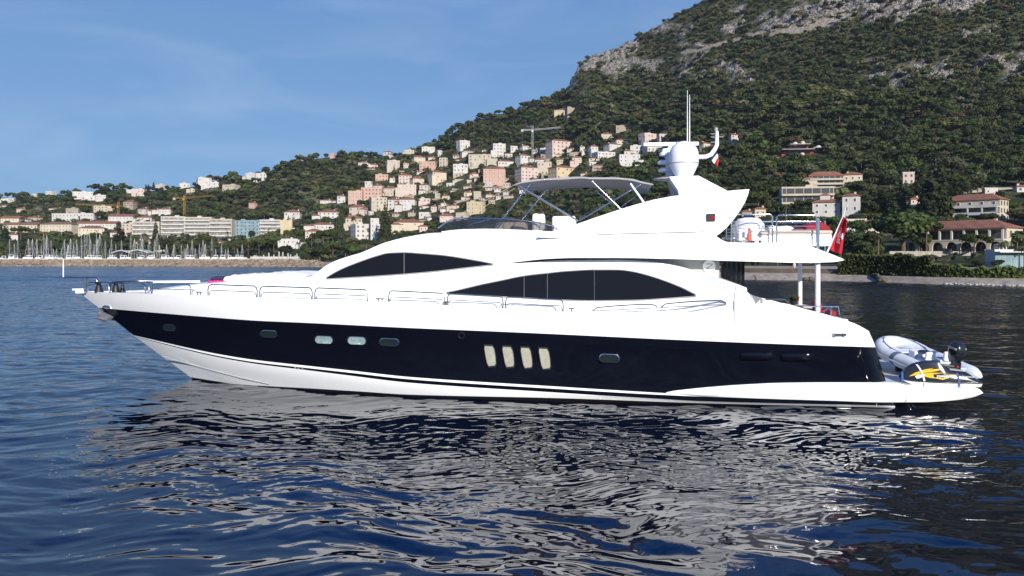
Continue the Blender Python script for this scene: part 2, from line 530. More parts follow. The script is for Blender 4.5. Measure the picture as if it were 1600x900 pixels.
def make_terrain():
    us = np.concatenate([np.arange(-1190, -40, 16), np.arange(-40, 840, 5.0), np.arange(840, 1640, 2.2), np.arange(1640, 1990, 16)])
    ws = np.concatenate([np.linspace(0, .5, 130), np.linspace(.503, 1, 230)])
    Ug, Wg = np.meshgrid(us, ws, indexing='ij')
    X, Y, Z, rk, sc = terrain_point(Ug, Wg)
    # skirt down to the water in front, back slope behind the ridge
    f1 = np.stack([X[:, 0], Y[:, 0] - 4, np.full(len(us), -1.0)], -1)[:, None]
    b1 = np.stack([X[:, -1] * 1.1, Y[:, -1] * 1.12, Z[:, -1] * 0.93], -1)[:, None]
    b2 = np.stack([X[:, -1] * 1.7, Y[:, -1] * 1.8, Z[:, -1] * 0.2 - 10], -1)[:, None]
    P = np.concatenate([f1, np.stack([X, Y, Z], -1), b1, b2], 1)
    def ext(a): return np.concatenate([np.zeros((len(us), 1)), a, np.zeros((len(us), 2))], 1)
    n1, n2 = P.shape[:2]
    idx = np.arange(n1 * n2).reshape(n1, n2)
    q = np.stack([idx[:-1, :-1], idx[1:, :-1], idx[1:, 1:], idx[:-1, 1:]], -1).reshape(-1, 4)
    o = fast_mesh('hillside', P.reshape(-1, 3), q, True)
    for nm, a in (('rock', rk), ('scree', sc)):
        at = o.data.attributes.new(nm, 'FLOAT', 'POINT')
        at.data.foreach_set('value', ext(a).ravel().astype(np.float32))
    m = bpy.data.materials.new('hillside_soil')
    m.use_nodes = True
    n = m.node_tree.nodes; l = m.node_tree.links
    b = n['Principled BSDF']; b.inputs['Roughness'].default_value = 0.95; b.inputs['Specular IOR Level'].default_value = 0.1
    tc = n.new('ShaderNodeTexCoord')
    def noise(sc_, det=6, dist=0):
        z = n.new('ShaderNodeTexNoise'); z.inputs['Scale'].default_value = sc_; z.inputs['Detail'].default_value = det; z.inputs['Distortion'].default_value = dist
        l.new(tc.outputs['Object'], z.inputs['Vector']); return z
    def ramp(src, els):
        r_ = n.new('ShaderNodeValToRGB')
        while len(r_.color_ramp.elements) < len(els): r_.color_ramp.elements.new(0.5)
        for e, (p, c) in zip(r_.color_ramp.elements, els):
            e.position = p; e.color = (*c, 1)
        l.new(src, r_.inputs[0]); return r_
    scrub = ramp(noise(0.09, 9).outputs[0], [(0.34, (0.026, 0.036, 0.014)), (0.5, (0.05, 0.056, 0.022)), (0.62, (0.085, 0.078, 0.035)), (0.74, (0.15, 0.12, 0.075))])
    mpr = n.new('ShaderNodeMapping'); mpr.inputs['Scale'].default_value = (1.0, 1.0, 0.38); mpr.inputs['Rotation'].default_value = (0, R(14), 0)
    l.new(tc.outputs['Object'], mpr.inputs['Vector'])
    zr = n.new('ShaderNodeTexNoise'); zr.inputs['Scale'].default_value = 0.34; zr.inputs['Detail'].default_value = 11; zr.inputs['Distortion'].default_value = 1.6; zr.inputs['Roughness'].default_value = 0.62
    l.new(mpr.outputs[0], zr.inputs['Vector'])
    rockc = ramp(zr.outputs[0], [(0.40, (0.028, 0.026, 0.022)), (0.47, (0.12, 0.108, 0.09)), (0.53, (0.27, 0.24, 0.195)), (0.66, (0.40, 0.355, 0.295))])
    screec = ramp(noise(0.25, 8).outputs[0], [(0.3, (0.21, 0.18, 0.14)), (0.7, (0.30, 0.26, 0.205))])
    a1 = n.new('ShaderNodeAttribute'); a1.attribute_name = 'rock'
    a2 = n.new('ShaderNodeAttribute'); a2.attribute_name = 'scree'
    m1 = n.new('ShaderNodeMixRGB'); m2 = n.new('ShaderNodeMixRGB')
    l.new(a1.outputs['Fac'], m1.inputs[0]); l.new(scrub.outputs[0], m1.inputs[1]); l.new(rockc.outputs[0], m1.inputs[2])
    l.new(a2.outputs['Fac'], m2.inputs[0]); l.new(m1.outputs[0], m2.inputs[1]); l.new(screec.outputs[0], m2.inputs[2])
    l.new(m2.outputs[0], b.inputs['Base Color'])
    bpn = n.new('ShaderNodeBump'); bpn.inputs['Strength'].default_value = 1.0; bpn.inputs['Distance'].default_value = 2.5
    l.new(noise(0.35, 10, 0.6).outputs[0], bpn.inputs['Height']); l.new(bpn.outputs[0], b.inputs['Normal'])
    o.data.materials.append(m)
    tag(o, kind='structure')
make_terrain()
# ================================================================== motor yacht (local axes: x towards the bow, y to port, z up)
PSI = R(6.5)
OX, OY = 12.21, 28.93
AX = Vector((-math.cos(PSI), math.sin(PSI), 0)); NX = Vector((-math.sin(PSI), -math.cos(PSI), 0))
BOAT_RZ = math.pi - PSI
def bp(u, v, t):
    """photograph pixel on the lengthwise plane t metres to port of the keel -> boat coordinates"""
    d = Vector(((u - U0) / F, 1, (V0 - v) / F))
    lam = (t + NX.x * OX + NX.y * OY) / (NX.x * d.x + NX.y * d.y)
    P = d * lam
    return Vector((AX.x * (P.x - OX) + AX.y * (P.y - OY), t, P.z + H))
def on(u, v, tf, off=0.0):
    t = 3.0
    for i in range(30):
        p = bp(u, v, t)
        t = 0.5 * t + 0.5 * (tf(p.x, p.z, u) + off)
    return bp(u, v, t)
def bw(s, t, z):
    return (OX + AX.x * s + NX.x * t, OY + AX.y * s + NX.y * t, z)

yacht = empty('motor_yacht', (OX, OY, 0), BOAT_RZ)
tag(yacht, 'long white motor yacht with navy hull lying at anchor on the calm sea', 'yacht')

# ---------------- hull
def taper(bm, smid, send, k):
    def f(s):
        x = min(max((s - smid) / (send - smid), 0), 1.0)
        return bm * (1 - x ** k)
    return f
def stemS(u, v): return bp(u, v, 0).x
HL = [  # knots along the port side, half breadth, stem pixel, fullness
    ([(122, 455.5), (224, 458.5), (325, 461.5), (398, 464.5), (487, 467.5), (573, 471), (608, 472.5), (695, 477), (786, 482), (880, 487), (950, 488.5), (1050, 488), (1140, 486), (1186, 474), (1215, 473), (1260, 483.5), (1300, 494), (1340, 507.5), (1358, 518)], 3.6, 2.3),
    ([(154.5, 481), (240, 488.5), (320, 495), (400, 501), (480, 504.5), (640, 512.4), (800, 519), (1100, 532.8), (1287, 540), (1368, 542.5)], 3.62, 2.15),
    ([(209, 524), (340, 553), (400, 562.6), (480, 571.5), (544, 578.5), (640, 589), (870, 604), (1025, 613.5), (1100, 617.5), (1395, 628)], 3.5, 2.0),
    ([(210.5, 525.5), (340, 556), (400, 566), (480, 575), (544, 582), (640, 592.6), (870, 607.6), (1025, 616.5), (1100, 619.8), (1396, 630)], 3.5, 2.0),
    ([(212, 526.5), (340, 558), (400, 568.5), (480, 578.4), (544, 586.5), (640, 598), (870, 613.4), (1025, 623), (1100, 627), (1398, 634)], 3.49, 2.0),
    ([(298, 589.3), (340, 596), (369, 600.3), (427, 603.8), (480, 606.6), (560, 611.5), (640, 616.6), (870, 622), (1100, 630), (1399, 637)], 3.38, 1.9),
    ([(304, 594.5), (340, 600), (400, 607.5), (480, 612), (640, 621), (870, 627), (1100, 634), (1400, 640)], 3.30, 1.85),
]
NC = 150
rows = []
TFS = []
for kn, bmx, k in HL:
    send = stemS(*kn[0])
    tf0 = taper(bmx, 12.0, send, k)
    send_st = bp(kn[-1][0], kn[-1][1], bmx - 0.7).x
    rr = 0.75
    def tf(s, z, u, tf0=tf0, e=send_st, rr=rr):
        t = tf0(s)
        d = s - e
        if d < rr:
            q = min((rr - d) / rr, 1.0)
            t -= rr * (1 - math.sqrt(max(1 - q * q, 0.0)))
        return t
    TFS.append(tf)
    cv = cin(kn)
    row = []
    for i in range(NC):
        p_ = i / (NC - 1)
        p_ = p_ + 0.10 * math.sin(math.pi * 2 * p_) / (2 * math.pi) * -1   # a little denser at both ends
        u = kn[0][0] + (kn[-1][0] - kn[0][0]) * p_
        P = on(u, cv(u), tf)
        if i == 0: P = bp(u, cv(u), 0.0)
        row.append(P)
    rows.append(row)
sheer_c = cin(HL[0][0])
T0 = TFS[0]
keel = [Vector((p.x, p.y * 0.8, -0.7)) if p.y > 0.05 else Vector((p.x - 1.2, 0, -0.7)) for p in rows[-1]]
keel2 = [Vector((p.x - 0.4, 0, -1.2)) for p in rows[-1]]
# inner bulwark, deck (sunk aft for the cockpit)
def deck_drop(s): return 0.05 if s > 6.4 else 0.05 + 0.95 * min((6.4 - s) / 0.5, 1)
inner = [Vector((p.x if i else p.x - 0.25, max(p.y - 0.14, 0), p.z)) for i, p in enumerate(rows[0])]
deckp = [Vector((p.x, p.y, max(p.z - deck_drop(p.x), 2.15))) for p in inner]
deckc = [Vector((p.x, 0, p.z + 0.03)) for p in deckp]
allrows = [deckc, deckp, inner] + rows[:1]
# subdivide the white topsides and the navy band so they stay fair
def sub(ra, rb, n, bulge=0.0):
    out = []
    for j in range(1, n):
        f = j / n
        out.append([a.lerp(b, f) + Vector((0, bulge * math.sin(math.pi * f) * min(a.y, 1), 0)) for a, b in zip(ra, rb)])
    return out
slots = []      # material of the strip below each row
allrows = [deckc, deckp, inner, rows[0]]
slots = [5, 0, 0]
def push(new, s):
    allrows.append(new); slots.append(s)
for r_ in sub(rows[0], rows[1], 3, 0.02): push(r_, 0)
push(rows[1], 0)
for r_ in sub(rows[1], rows[2], 5, -0.04): push(r_, 1)
push(rows[2], 1)
push(rows[3], 0); push(rows[4], 1)
for r_ in sub(rows[4], rows[5], 2): push(r_, 0)
push(rows[5], 0)
push(rows[6], 2); push(keel, 2); push(keel2, 2)
mb = MB()
for side in (1, -1):
    nr = len(allrows)
    vv = [(p.x, p.y * side, p.z) for r_ in allrows for p in r_]
    ff = []; mm = []
    for i in range(nr - 1):
        for k in range(NC - 1):
            ff.append((i*NC + k, i*NC + k + 1, (i+1)*NC + k + 1, (i+1)*NC + k)); mm.append(slots[i])
    mb.add(vv, ff, mm)
# transom
tv = []; tf_ = []; tm = []
for i in range(3, len(allrows)):
    a = allrows[i][-1]
    tv += [(a.x, a.y, a.z), (a.x - 0.25, 0, a.z), (a.x, -a.y, a.z)]
for i in range(len(allrows) - 4):
    for k in range(2):
        tf_.append((i*3 + k, i*3 + k + 1, (i+1)*3 + k + 1, (i+1)*3 + k)); tm.append(slots[i + 3])
mb.add(tv, tf_, tm)
hull = mb.build('hull', [M['gelcoat'], M['navy_paint'], M['antifouling'], M['chrome'], M['teak'], M['gelcoat']], yacht, smooth=32)

def hullT(u, v):
    """port side point of the hull plating at a pixel between the traced lines"""
    cs = [cin(h[0]) for h in HL]
    vv = [c(u) for c in cs]
    for i in range(len(vv) - 1):
        if vv[i] <= v <= vv[i + 1] or i == len(vv) - 2:
            f = (v - vv[i]) / (vv[i + 1] - vv[i])
            ta, tb = TFS[i], TFS[i + 1]
            return lambda s, z, uu: ta(s, z, uu) * (1 - f) + tb(s, z, uu) * f
def onhull(u, v, off=0.0): return on(u, v, hullT(u, v), off)

# spray rail and rubbing strake
mb = MB(); mb.tube([onhull(u, v, 0.012) for u, v in ((254, 556.5), (300, 570), (340, 581), (380, 591.5), (420, 600))], 0.02, 6)
mb.build('spray_rail', M['grey_trim'], yacht, smooth=60)

# ---------------- pill shaped portholes
def pill(uc, vc, w, h, off, tilt=0.0, n=10, f=1.0, tl=0.0):
    pts = []
    w *= f; h *= f
    r = h / 2
    for k in range(2 * n):
        if k < n: a = -math.pi/2 + math.pi * k / (n - 1); cx = w/2 - r
        else: a = math.pi/2 + math.pi * (k - n) / (n - 1); cx = -w/2 + r
        x = cx + r * math.cos(a); y = r * math.sin(a)
        pts.append((uc + x, vc + y + tilt * x))
    return [onhull(a, b, off) for a, b in pts]
for (u, v, w, h, gl) in [(265, 512.5, 21, 10.5, 'port_glass'), (420, 522.3, 28, 12, 'port_glass'), (506, 531.3, 30, 12.5, 'pale_glass'), (557.3, 532.6, 31, 13, 'pale_glass'), (608, 535.3, 32, 13, 'port_glass'), (952, 560.3, 33, 14, 'port_glass')]:
    po = pill(u, v, w, h, 0.0); fr = MB()
    ring = [pill(u, v, w, h, -0.05, 0.04), pill(u, v, w, h, 0.03, 0.04), pill(u, v, w, h, 0.035, 0.04, f=0.90), pill(u, v, w - 3, h - 3, -0.01, 0.04)]
    fr.loft(ring, 0, caps=False)
    p = fr.build('porthole', M['chrome'], yacht, smooth=30)
    g = MB(); g.slab(pill(u, v, w - 2.4, h - 2.4, 0.004, 0.04), pill(u, v, w - 2.4, h - 2.4, -0.03, 0.04))
    g.build('pane', M[gl], p)
# the four tall hull windows
for k in range(4):
    du, dv = 28.4 * k, 1.4 * k
    def q(ins, off):
        raw = [(757.5, 540.5), (769.5, 541), (772.2, 546), (774, 556), (774.8, 567), (773.6, 571), (763.5, 572.2), (761, 567), (758.8, 556), (757, 545)]
        c = (766, 556.5)
        return [onhull(c[0] + (a - c[0]) * ins + du, c[1] + (b - c[1]) * ins + dv, off) for a, b in raw]
    fr = MB(); fr.loft([q(1.16, -0.04), q(1.16, 0.012), q(1.0, 0.014), q(0.98, -0.02)], 0, caps=False)
    p = fr.build('hull_window', M['dark_trim'], yacht)
    g = MB(); g.slab(q(0.99, 0.004), q(0.99, -0.03)); g.build('pane', M['blind'], p)
# engine room vents
for (u, v, w) in ((1182.5, 556.5, 51), (1245.5, 558, 49)):
    g = MB(); g.loft([pill(u, v, w, 12.5, -0.03), pill(u, v, w, 12, 0.05), pill(u, v, w - 4, 9, 0.075)], 0)
    g.build('air_vent', M['navy_paint'], yacht, smooth=40)
# small drains, round stern hatch
for (u, v) in ((461, 574.5), (466.5, 575.5), (472.5, 576.5)):
    g = MB(); g.loft([pill(u, v, 2.8, 2.8, -0.02), pill(u, v, 2.6, 2.6, 0.02)], 0); g.build('drain', M['grey_trim'], yacht)
g = MB(); ring = [onhull(721 + 4.5 * math.cos(a), 524 + 4.5 * math.sin(a), 0.006) for a in np.linspace(0, 2 * math.pi, 20, endpoint=False)]
g.tube(ring, 0.012, 6, close=True); g.build('hatch_ring', M['dark_trim'], yacht, smooth=60)

# ---------------- superstructure
def TS(s, z, u=0):
    b = 2.98
    if s > 11:
        x = min((s - 11) / 17.0, 1.0); b *= 1 - x ** 2.1
    return max(b - 0.20 * (z - 2.7), 0.12)
def loft_body(name, us, top, bot, tf, m, rows_=8, crown=0.12, smooth=35, slot=None):
    mb = MB(); rings = []
    for u in us:
        a, b = top(u), bot(u)
        port = [on(u, b + (a - b) * (j / rows_), tf) for j in range(rows_ + 1)]
        tp = port[-1]
        cr_ = [Vector((tp.x, tp.y * f, tp.z + crown * (1 - f ** 2))) for f in (0.9, 0.6, 0.3, 0, -0.3, -0.6, -0.9)]
        st = [Vector((p.x, -p.y, p.z)) for p in reversed(port)]
        rings.append(port + cr_ + st)
    mb.loft(rings, 0, caps=True)
    return mb.build(name, m, yacht, smooth=smooth)
lin = np.linspace
# foredeck trunk
tr_top = cin([(224, 458), (245, 454.5), (262, 451.5), (290, 447.5), (330, 443), (370, 440), (430, 436.5), (492, 432)])
tr_bot = cin([(224, 464), (330, 470), (430, 474), (492, 477)])
loft_body('foredeck_trunk', list(lin(224, 492, 40)), tr_top, tr_bot, lambda s, z, u: TS(s, z) * 0.985, M['gelcoat'], 4, 0.10)
def TSW(s, z, u):
    """house side that flares out to the bulwark at its aft end"""
    t = TS(s, z)
    g = min(max((u - 1050) / 105.0, 0), 1); g = g * g * (3 - 2 * g)
    return t + (3.60 - t) * g
# deckhouse (main saloon and wheelhouse)
dh_top = cin([(484, 433), (492, 428.5), (502, 420.5), (515.5, 411.5), (540, 402), (562, 395.5), (602, 379), (640, 369.5), (671, 365), (700, 364), (740, 366), (770, 370), (772, 410.5), (800, 411.5), (855, 408), (900, 406.5), (960, 406), (1005, 408), (1050, 414), (1095, 426), (1134, 438), (1152, 444.5), (1167, 450)])
dh_bot = cin([(484, 478), (700, 484), (900, 492), (1167, 492)])
loft_body('deckhouse', list(lin(484, 770, 90)) + list(lin(772.5, 1167, 90)), dh_top, dh_bot, TSW, M['gelcoat'], 10, 0.10)
# aft wing of the deckhouse with its side door panel
wing = [(1150, 446), (1167, 450.3), (1165, 454), (1172, 460), (1178, 468), (1182.5, 478), (1184.6, 492), (1185, 512), (1147.5, 513), (1147.5, 470)]
TW = lambda s, z, u: 3.625
mb = MB(); mb.slab([on(a, b, TW) for a, b in wing], [on(a, b, TW) + Vector((0, -0.10, 0)) for a, b in wing])
mb.build('side_door', M['gelcoat'], yacht, smooth=30)
# flybridge moulding
fb_top = cin([(690, 361.5), (720, 358.5), (760, 357.5), (850, 361), (900, 364), (1000, 367), (1100, 367.5), (1117, 368.5), (1128, 375), (1138, 378.5), (1180, 379.5), (1240, 380), (1262, 384), (1290, 393.5), (1319, 405)])
fb_bot = cin([(690, 405), (720, 409), (748, 411), (771, 413), (800, 410.3), (855, 404.6), (900, 403), (960, 403), (1050, 404.6), (1122, 407), (1190, 409), (1255, 410.5), (1300, 409.5), (1319, 407)])
def TF_(s, z, u):
    g = min(max((u - 768) / 120.0, 0), 1); g = g * g * (3 - 2 * g)
    t = TS(s, z) - 0.04 + 0.36 * g + 0.04 * min(max((u - 745) / 25.0, 0), 1)
    if u > 1262:
        q = min((u - 1262) / 57.5, 1.0)
        t -= 1.15 * (1 - math.sqrt(max(1 - q * q, 0)))
    return t
loft_body('flybridge', list(lin(690, 1262, 130)) + list(lin(1265, 1319, 26)), fb_top, fb_bot, TF_, M['gelcoat'], 8, 0.0)
# recess between the two mouldings (overhang shade put into its grey colour) and the aft bulkhead with its dark doors
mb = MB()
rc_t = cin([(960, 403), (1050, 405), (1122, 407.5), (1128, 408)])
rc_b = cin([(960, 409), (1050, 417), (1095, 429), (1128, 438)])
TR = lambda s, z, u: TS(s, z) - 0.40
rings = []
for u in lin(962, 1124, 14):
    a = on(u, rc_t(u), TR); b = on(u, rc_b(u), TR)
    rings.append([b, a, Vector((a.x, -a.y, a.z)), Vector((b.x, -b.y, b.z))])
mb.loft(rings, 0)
mb.build('aft_bulkhead', mat('recess_shade_grey', (0.34, 0.34, 0.335), 0.5), yacht)
a = on(1126, 409, TR); b = on(1126, 470, TR)
mb = MB()
for k in range(5):
    mb.box((a.x - 0.10 - 0.17 * k, 2.2 - 0.12 * k, (a.z + 2.3) / 2), (0.1, 0.5, a.z - 2.3), 0)
mb.build('saloon_door', M['tinted_glass'], yacht)
# round badge
bc = on(1108, 416.5, TR, 0.03)
mb = MB(); rr = 0.215
disc = lambda r, y: [Vector((bc.x + r * math.cos(t), y, bc.z + r * math.sin(t))) for t in lin(0, 2 * math.pi, 28, endpoint=False)]
mb.loft([disc(rr, bc.y - 0.1), disc(rr, bc.y + 0.03), disc(rr * 0.92, bc.y + 0.045)], 0)
bd = mb.build('badge', M['gelcoat'], yacht, smooth=30)
mb = MB(); y1 = bc.y + 0.05
def pl(pts, y=y1, mi=0):
    mb.slab([Vector((bc.x + a * rr, y, bc.z + b * rr)) for a, b in pts], [Vector((bc.x + a * rr, y - 0.012, bc.z + b * rr)) for a, b in pts], mi)
pl([(0.62, -0.42), (0.52, -0.52), (-0.62, 0.36), (-0.52, 0.46)])
pl([(0.50, 0.50), (0.50, 0.34), (-0.36, 0.36), (-0.50, 0.46)])
pl([(-0.46, -0.46), (-0.52, -0.36), (0.40, -0.26), (0.56, -0.40)])
mb.build('emblem', M['grey_trim'], bd)

# moulding joints
for pts, tf, off in (([(1147.5, 470), (1147.5, 490), (1147.5, 513), (1166, 512.6), (1185, 512), (1184.6, 492), (1182.5, 478), (1178, 468), (1172, 460)], TW, 0.006),
                     ([(855, 409.5), (855, 418), (855, 426)], TSW, 0.004), ([(855, 469), (855, 478), (855, 486)], TSW, 0.004), ([(466, 434.5), (467, 441), (468.5, 449)], lambda s, z, u: TS(s, z) * 0.985, 0.004)):
    mb = MB(); mb.tube([on(a, b, tf, off) for a, b in pts], 0.009, 5); mb.build('moulding_joint', M['grey_trim'], yacht, smooth=60)
mb = MB(); mb.tube([onhull(u, v, 0.004) for u, v in ((1000, 509), (1060, 511.5), (1120, 514), (1180, 516.5), (1240, 519), (1290, 522))], 0.008, 5); mb.build('moulding_joint', M['grey_trim'], yacht, smooth=60)
# ---------------- side windows
def side_window(name, outline, off, m, parent, th=0.03, tf=TS):
    mb = MB()
    top = [on(a, b, tf, off) for a, b in outline]
    bot = [on(a, b, tf, off - th) for a, b in outline]
    mb.slab(top, bot)
    return mb.build(name, m, parent)
def strip_window(name, top, bot, us, off, m, parent, tf=TS, th=0.05):
    """window pane following the curved house side"""
    mb = MB(); rings = []
    for u in us:
        a, b = top(u), bot(u)
        if b - a < 0.2: b = a + 0.2
        o_ = [on(u, a + (b - a) * f, tf, off) for f in (0, .33, .67, 1)]
        i_ = [on(u, a + (b - a) * f, tf, off - th) for f in (1, .67, .33, 0)]
        rings.append(o_ + i_)
    mb.loft(rings, 0)
    return mb.build(name, m, parent, smooth=25)
uw_t = cin([(509.7, 434.6), (518, 429.5), (530, 423), (544, 416.7), (566, 408.3), (588, 401), (608, 396.2), (631, 395.4), (660, 397), (689, 399.4), (741, 407.3), (770, 413)])
uw_b = cin([(509.7, 435.4), (560, 432.6), (631, 427.8), (680, 423.5), (730, 417.7), (770, 413.4)])
lw_t = cin([(697.5, 457.6), (722, 452.5), (750, 445.8), (785, 438.5), (817.5, 432), (855, 427.4), (895, 423.8), (930, 422.3), (965, 422.4), (985, 424.5), (1005, 429), (1035, 438.2), (1065, 450), (1087.5, 461.6)])
lw_b = cin([(697.5, 458.4), (746.6, 461.3), (817.5, 465), (855, 467.3), (928.5, 469.4), (990, 468.6), (1040, 466), (1087.5, 462.2)])
def framed(name, t, b, cuts, tf=TS):
    u0, u1 = cuts[0], cuts[-1]
    fr = MB()
    path = [on(u, t(u) - 0.9, tf, 0.012) for u in lin(u0, u1, 50)] + [on(u, b(u) + 0.7, tf, 0.012) for u in lin(u1, u0, 50)]
    fr.tube(path, 0.022, 6, close=True)
    w = fr.build(name, M['grey_trim'], yacht, smooth=60)
    for a, c in zip(cuts[:-1], cuts[1:]):
        n = max(int((c - a) / 6), 8)
        strip_window('pane', t, b, list(lin(a + 0.16, c - 0.16, n)), 0.012, M['tinted_glass'], w, tf)
    return w
framed('wheelhouse_window', uw_t, uw_b, [510, 631.5, 770])
framed('saloon_window', lw_t, lw_b, [698, 819, 855.3, 928.8, 1087], TSW)
# raked windscreen across the front of the wheelhouse
mb = MB(); rings = []
for u in lin(493, 545, 10):
    tp = on(u, dh_top(u), TS)
    rings.append([Vector((tp.x, tp.y * f, tp.z + 0.10 * (1 - f * f) + 0.02)) for f in lin(0.93, -0.93, 13)] + [Vector((tp.x, tp.y * f, tp.z + 0.10 * (1 - f * f) - 0.03)) for f in lin(-0.93, 0.93, 13)])
mb.loft(rings, 0); mb.build('windscreen', M['tinted_glass'], yacht, smooth=30)
for f in (0.55, -0.1, -0.6):
    mb = MB()
    a = on(494, dh_top(494), TS); b = on(512, dh_top(512), TS)
    mb.tube([(a.x, a.y * f, a.z + 0.10), (b.x, b.y * f + 0.25, b.z + 0.14)], 0.018, 6)
    mb.build('wiper', M['dark_trim'], yacht)

# flybridge windscreen: tinted band with chrome top rail
sc_t = cin([(684, 357), (697, 348), (714, 341.3), (745, 341.2), (800, 343), (835, 347), (866, 353.5)])
sc_b = cin([(684, 358), (720, 358.3), (760, 357.3), (820, 359), (866, 361)])
TSC = lambda s, z, u: (TS(s, z) - 0.05) * min(1.0, (0.05 + max(u - 682, 0) / 50.0) ** 0.5)
w = strip_window('flybridge_windscreen', sc_t, sc_b, list(lin(684, 866, 40)), 0.0, mat('smoked_screen', (0.03, 0.036, 0.045), 0.05, alpha=0.5), yacht, TSC, 0.02)
mb = MB(); mb.tube([on(u, sc_t(u) - 0.3, TSC, 0.0) for u in lin(685, 866, 40)], 0.025, 6); mb.build('top_rail', M['chrome'], w, smooth=60)
mb = MB(); mb.tube([on(u, v, TSC, 0.01) for u, v in ((723, 358), (738, 350), (757, 344.5), (765, 342.5))], 0.02, 6); mb.build('mullion', M['chrome'], w, smooth=60)
# helm seats and console behind it
def soft_box(name, s, t, z, d, m, parent, r=0.3, rz=0):
    """upholstered block with rounded edges"""
    mb = MB(); mb.box((s, t, z + d[2] / 2), d, 0, rz)
    o = mb.build(name, m, parent, smooth=60)
    bv = o.modifiers.new('b', 'BEVEL'); bv.width = min(d) * r; bv.segments = 3
    return o
for u, v0_, v1_, t in ((838, 334, 357, 0.3), (846, 333, 357, -0.7)):
    a = bp(u, v1_, t); b = bp(u, v0_, t)
    soft_box('helm_seat', a.x, t, a.z - 0.2, (0.28, 0.6, b.z - a.z + 0.2), M['white_cloth'], yacht, 0.35)
for u, t in ((797, 1.0), (813, 1.4), (786, -0.4)):
    a = bp(u, 352, t); soft_box('lounge_seat', a.x, t, a.z - 0.25, (0.5, 0.7, 0.36), M['beige_cloth'], yacht, 0.35)
a = bp(882, 346, 0.4); soft_box('wet_bar', a.x, 0.4, a.z - 0.45, (0.85, 1.2, 0.62), M['white_plastic'], yacht, 0.12)

# ---------------- radar arch
TA = lambda s, z, u: 2.78 - 0.10 * (z - 5.4)
fin = [(840, 369.2), (870, 360), (900, 350.5), (930, 340), (960, 330), (990, 320.5), (1020, 312.3), (1050, 306.5), (1090, 302), (1130, 299), (1150, 297), (1171, 295.5), (1168.5, 305), (1164, 316), (1157, 328), (1147, 342), (1136, 355), (1126, 364), (1116, 370.5)]
low = [(1098, 361.5), (1000, 363.5), (918, 366), (911, 371)]
ol = fin + [(1080, 371), (960, 371.5), (900, 371.5)]
ft = cin([(838, 370), (870, 365.5), (911, 361), (1000, 357), (1090, 354), (1118, 345), (1136, 333)])
fb2 = cin([(838, 371), (911, 371.5), (930, 366.5), (1000, 364), (1098, 361.5), (1120, 352), (1136, 336)])
for sd in (1, -1):
    mb = MB()
    P = [on(a, b, TA) for a, b in ol]
    Q = [p + Vector((0, -0.42 * min(1, max(0.35, (b - 292) / 40)), 0)) for p, (a, b) in zip(P, ol)]
    mb.slab([Vector((p.x, p.y * sd, p.z)) for p in P], [Vector((p.x, p.y * sd, p.z)) for p in Q])
    arch = mb.build('radar_arch_fin', M['gelcoat'], yacht, smooth=28)
    # proud lower fairing along the foot of the fin
    mb = MB(); rings = []
    for u in lin(840, 1136, 50):
        a, b = ft(u), fb2(u)
        o_ = [on(u, a, TA, 0.005), on(u, (a + b) / 2, TA, 0.05), on(u, b, TA, 0.07), on(u, b + 0.5, TA, 0.0)]
        rings.append([Vector((p.x, p.y * sd, p.z)) for p in o_])
    mb.loft(rings, 0); mb.build('fairing', M['gelcoat'], arch, smooth=40)
# cross beam and mast pylon
def prism_s(name, ol, t0, t1, m, parent, smooth=30, shrink=1.0):
    """side outline (pixels read at the middle plane) given real width from t0 to t1"""
    tm = (t0 + t1) / 2
    mb = MB(); P = [bp(a, b, tm) for a, b in ol]
    mb.slab([Vector((p.x, t1, p.z)) for p in P], [Vector((p.x, t0, p.z)) for p in P])
    o = mb.build(name, m, parent, smooth=smooth)
    return o
bx0 = on(1000, 330, TA); bx1 = on(1125, 306, TA)
mb = MB(); rings = []
for t in lin(-2.5, 2.5, 9):
    rings.append([Vector((bp(u, v, 2.5).x, t, bp(u, v, 2.5).z + 0.06 * (1 - (t / 2.5) ** 2))) for u, v in ((1010, 317), (1060, 306.5), (1128, 301.5), (1128, 312), (1060, 322), (1012, 326))])
mb.loft(rings, 0); mb.build('arch_beam', M['gelcoat'], yacht, smooth=30)
pyl = prism_s('mast', [(1043, 279), (1088, 277.5), (1100, 284), (1131, 300), (1140, 309), (1060, 316), (1057, 300)], -0.45, 0.95, M['gelcoat'], yacht)
prism_s('mast_shaded_front', [(1043, 285), (1056, 285), (1064, 316), (1054, 318)], -0.3, 0.3, M['grey_trim'], pyl)  # front of the mast, its shaded side put into the grey colour
pc = bp(1047, 281, 0)
mb = MB(); mb.lathe([(0.30, -0.05), (0.62, 0.0), (0.62, 0.05), (0.3, 0.07)], (pc.x, 0, pc.z), 24)
mb.build('radar_shelf', M['grey_trim'], pyl, smooth=30)
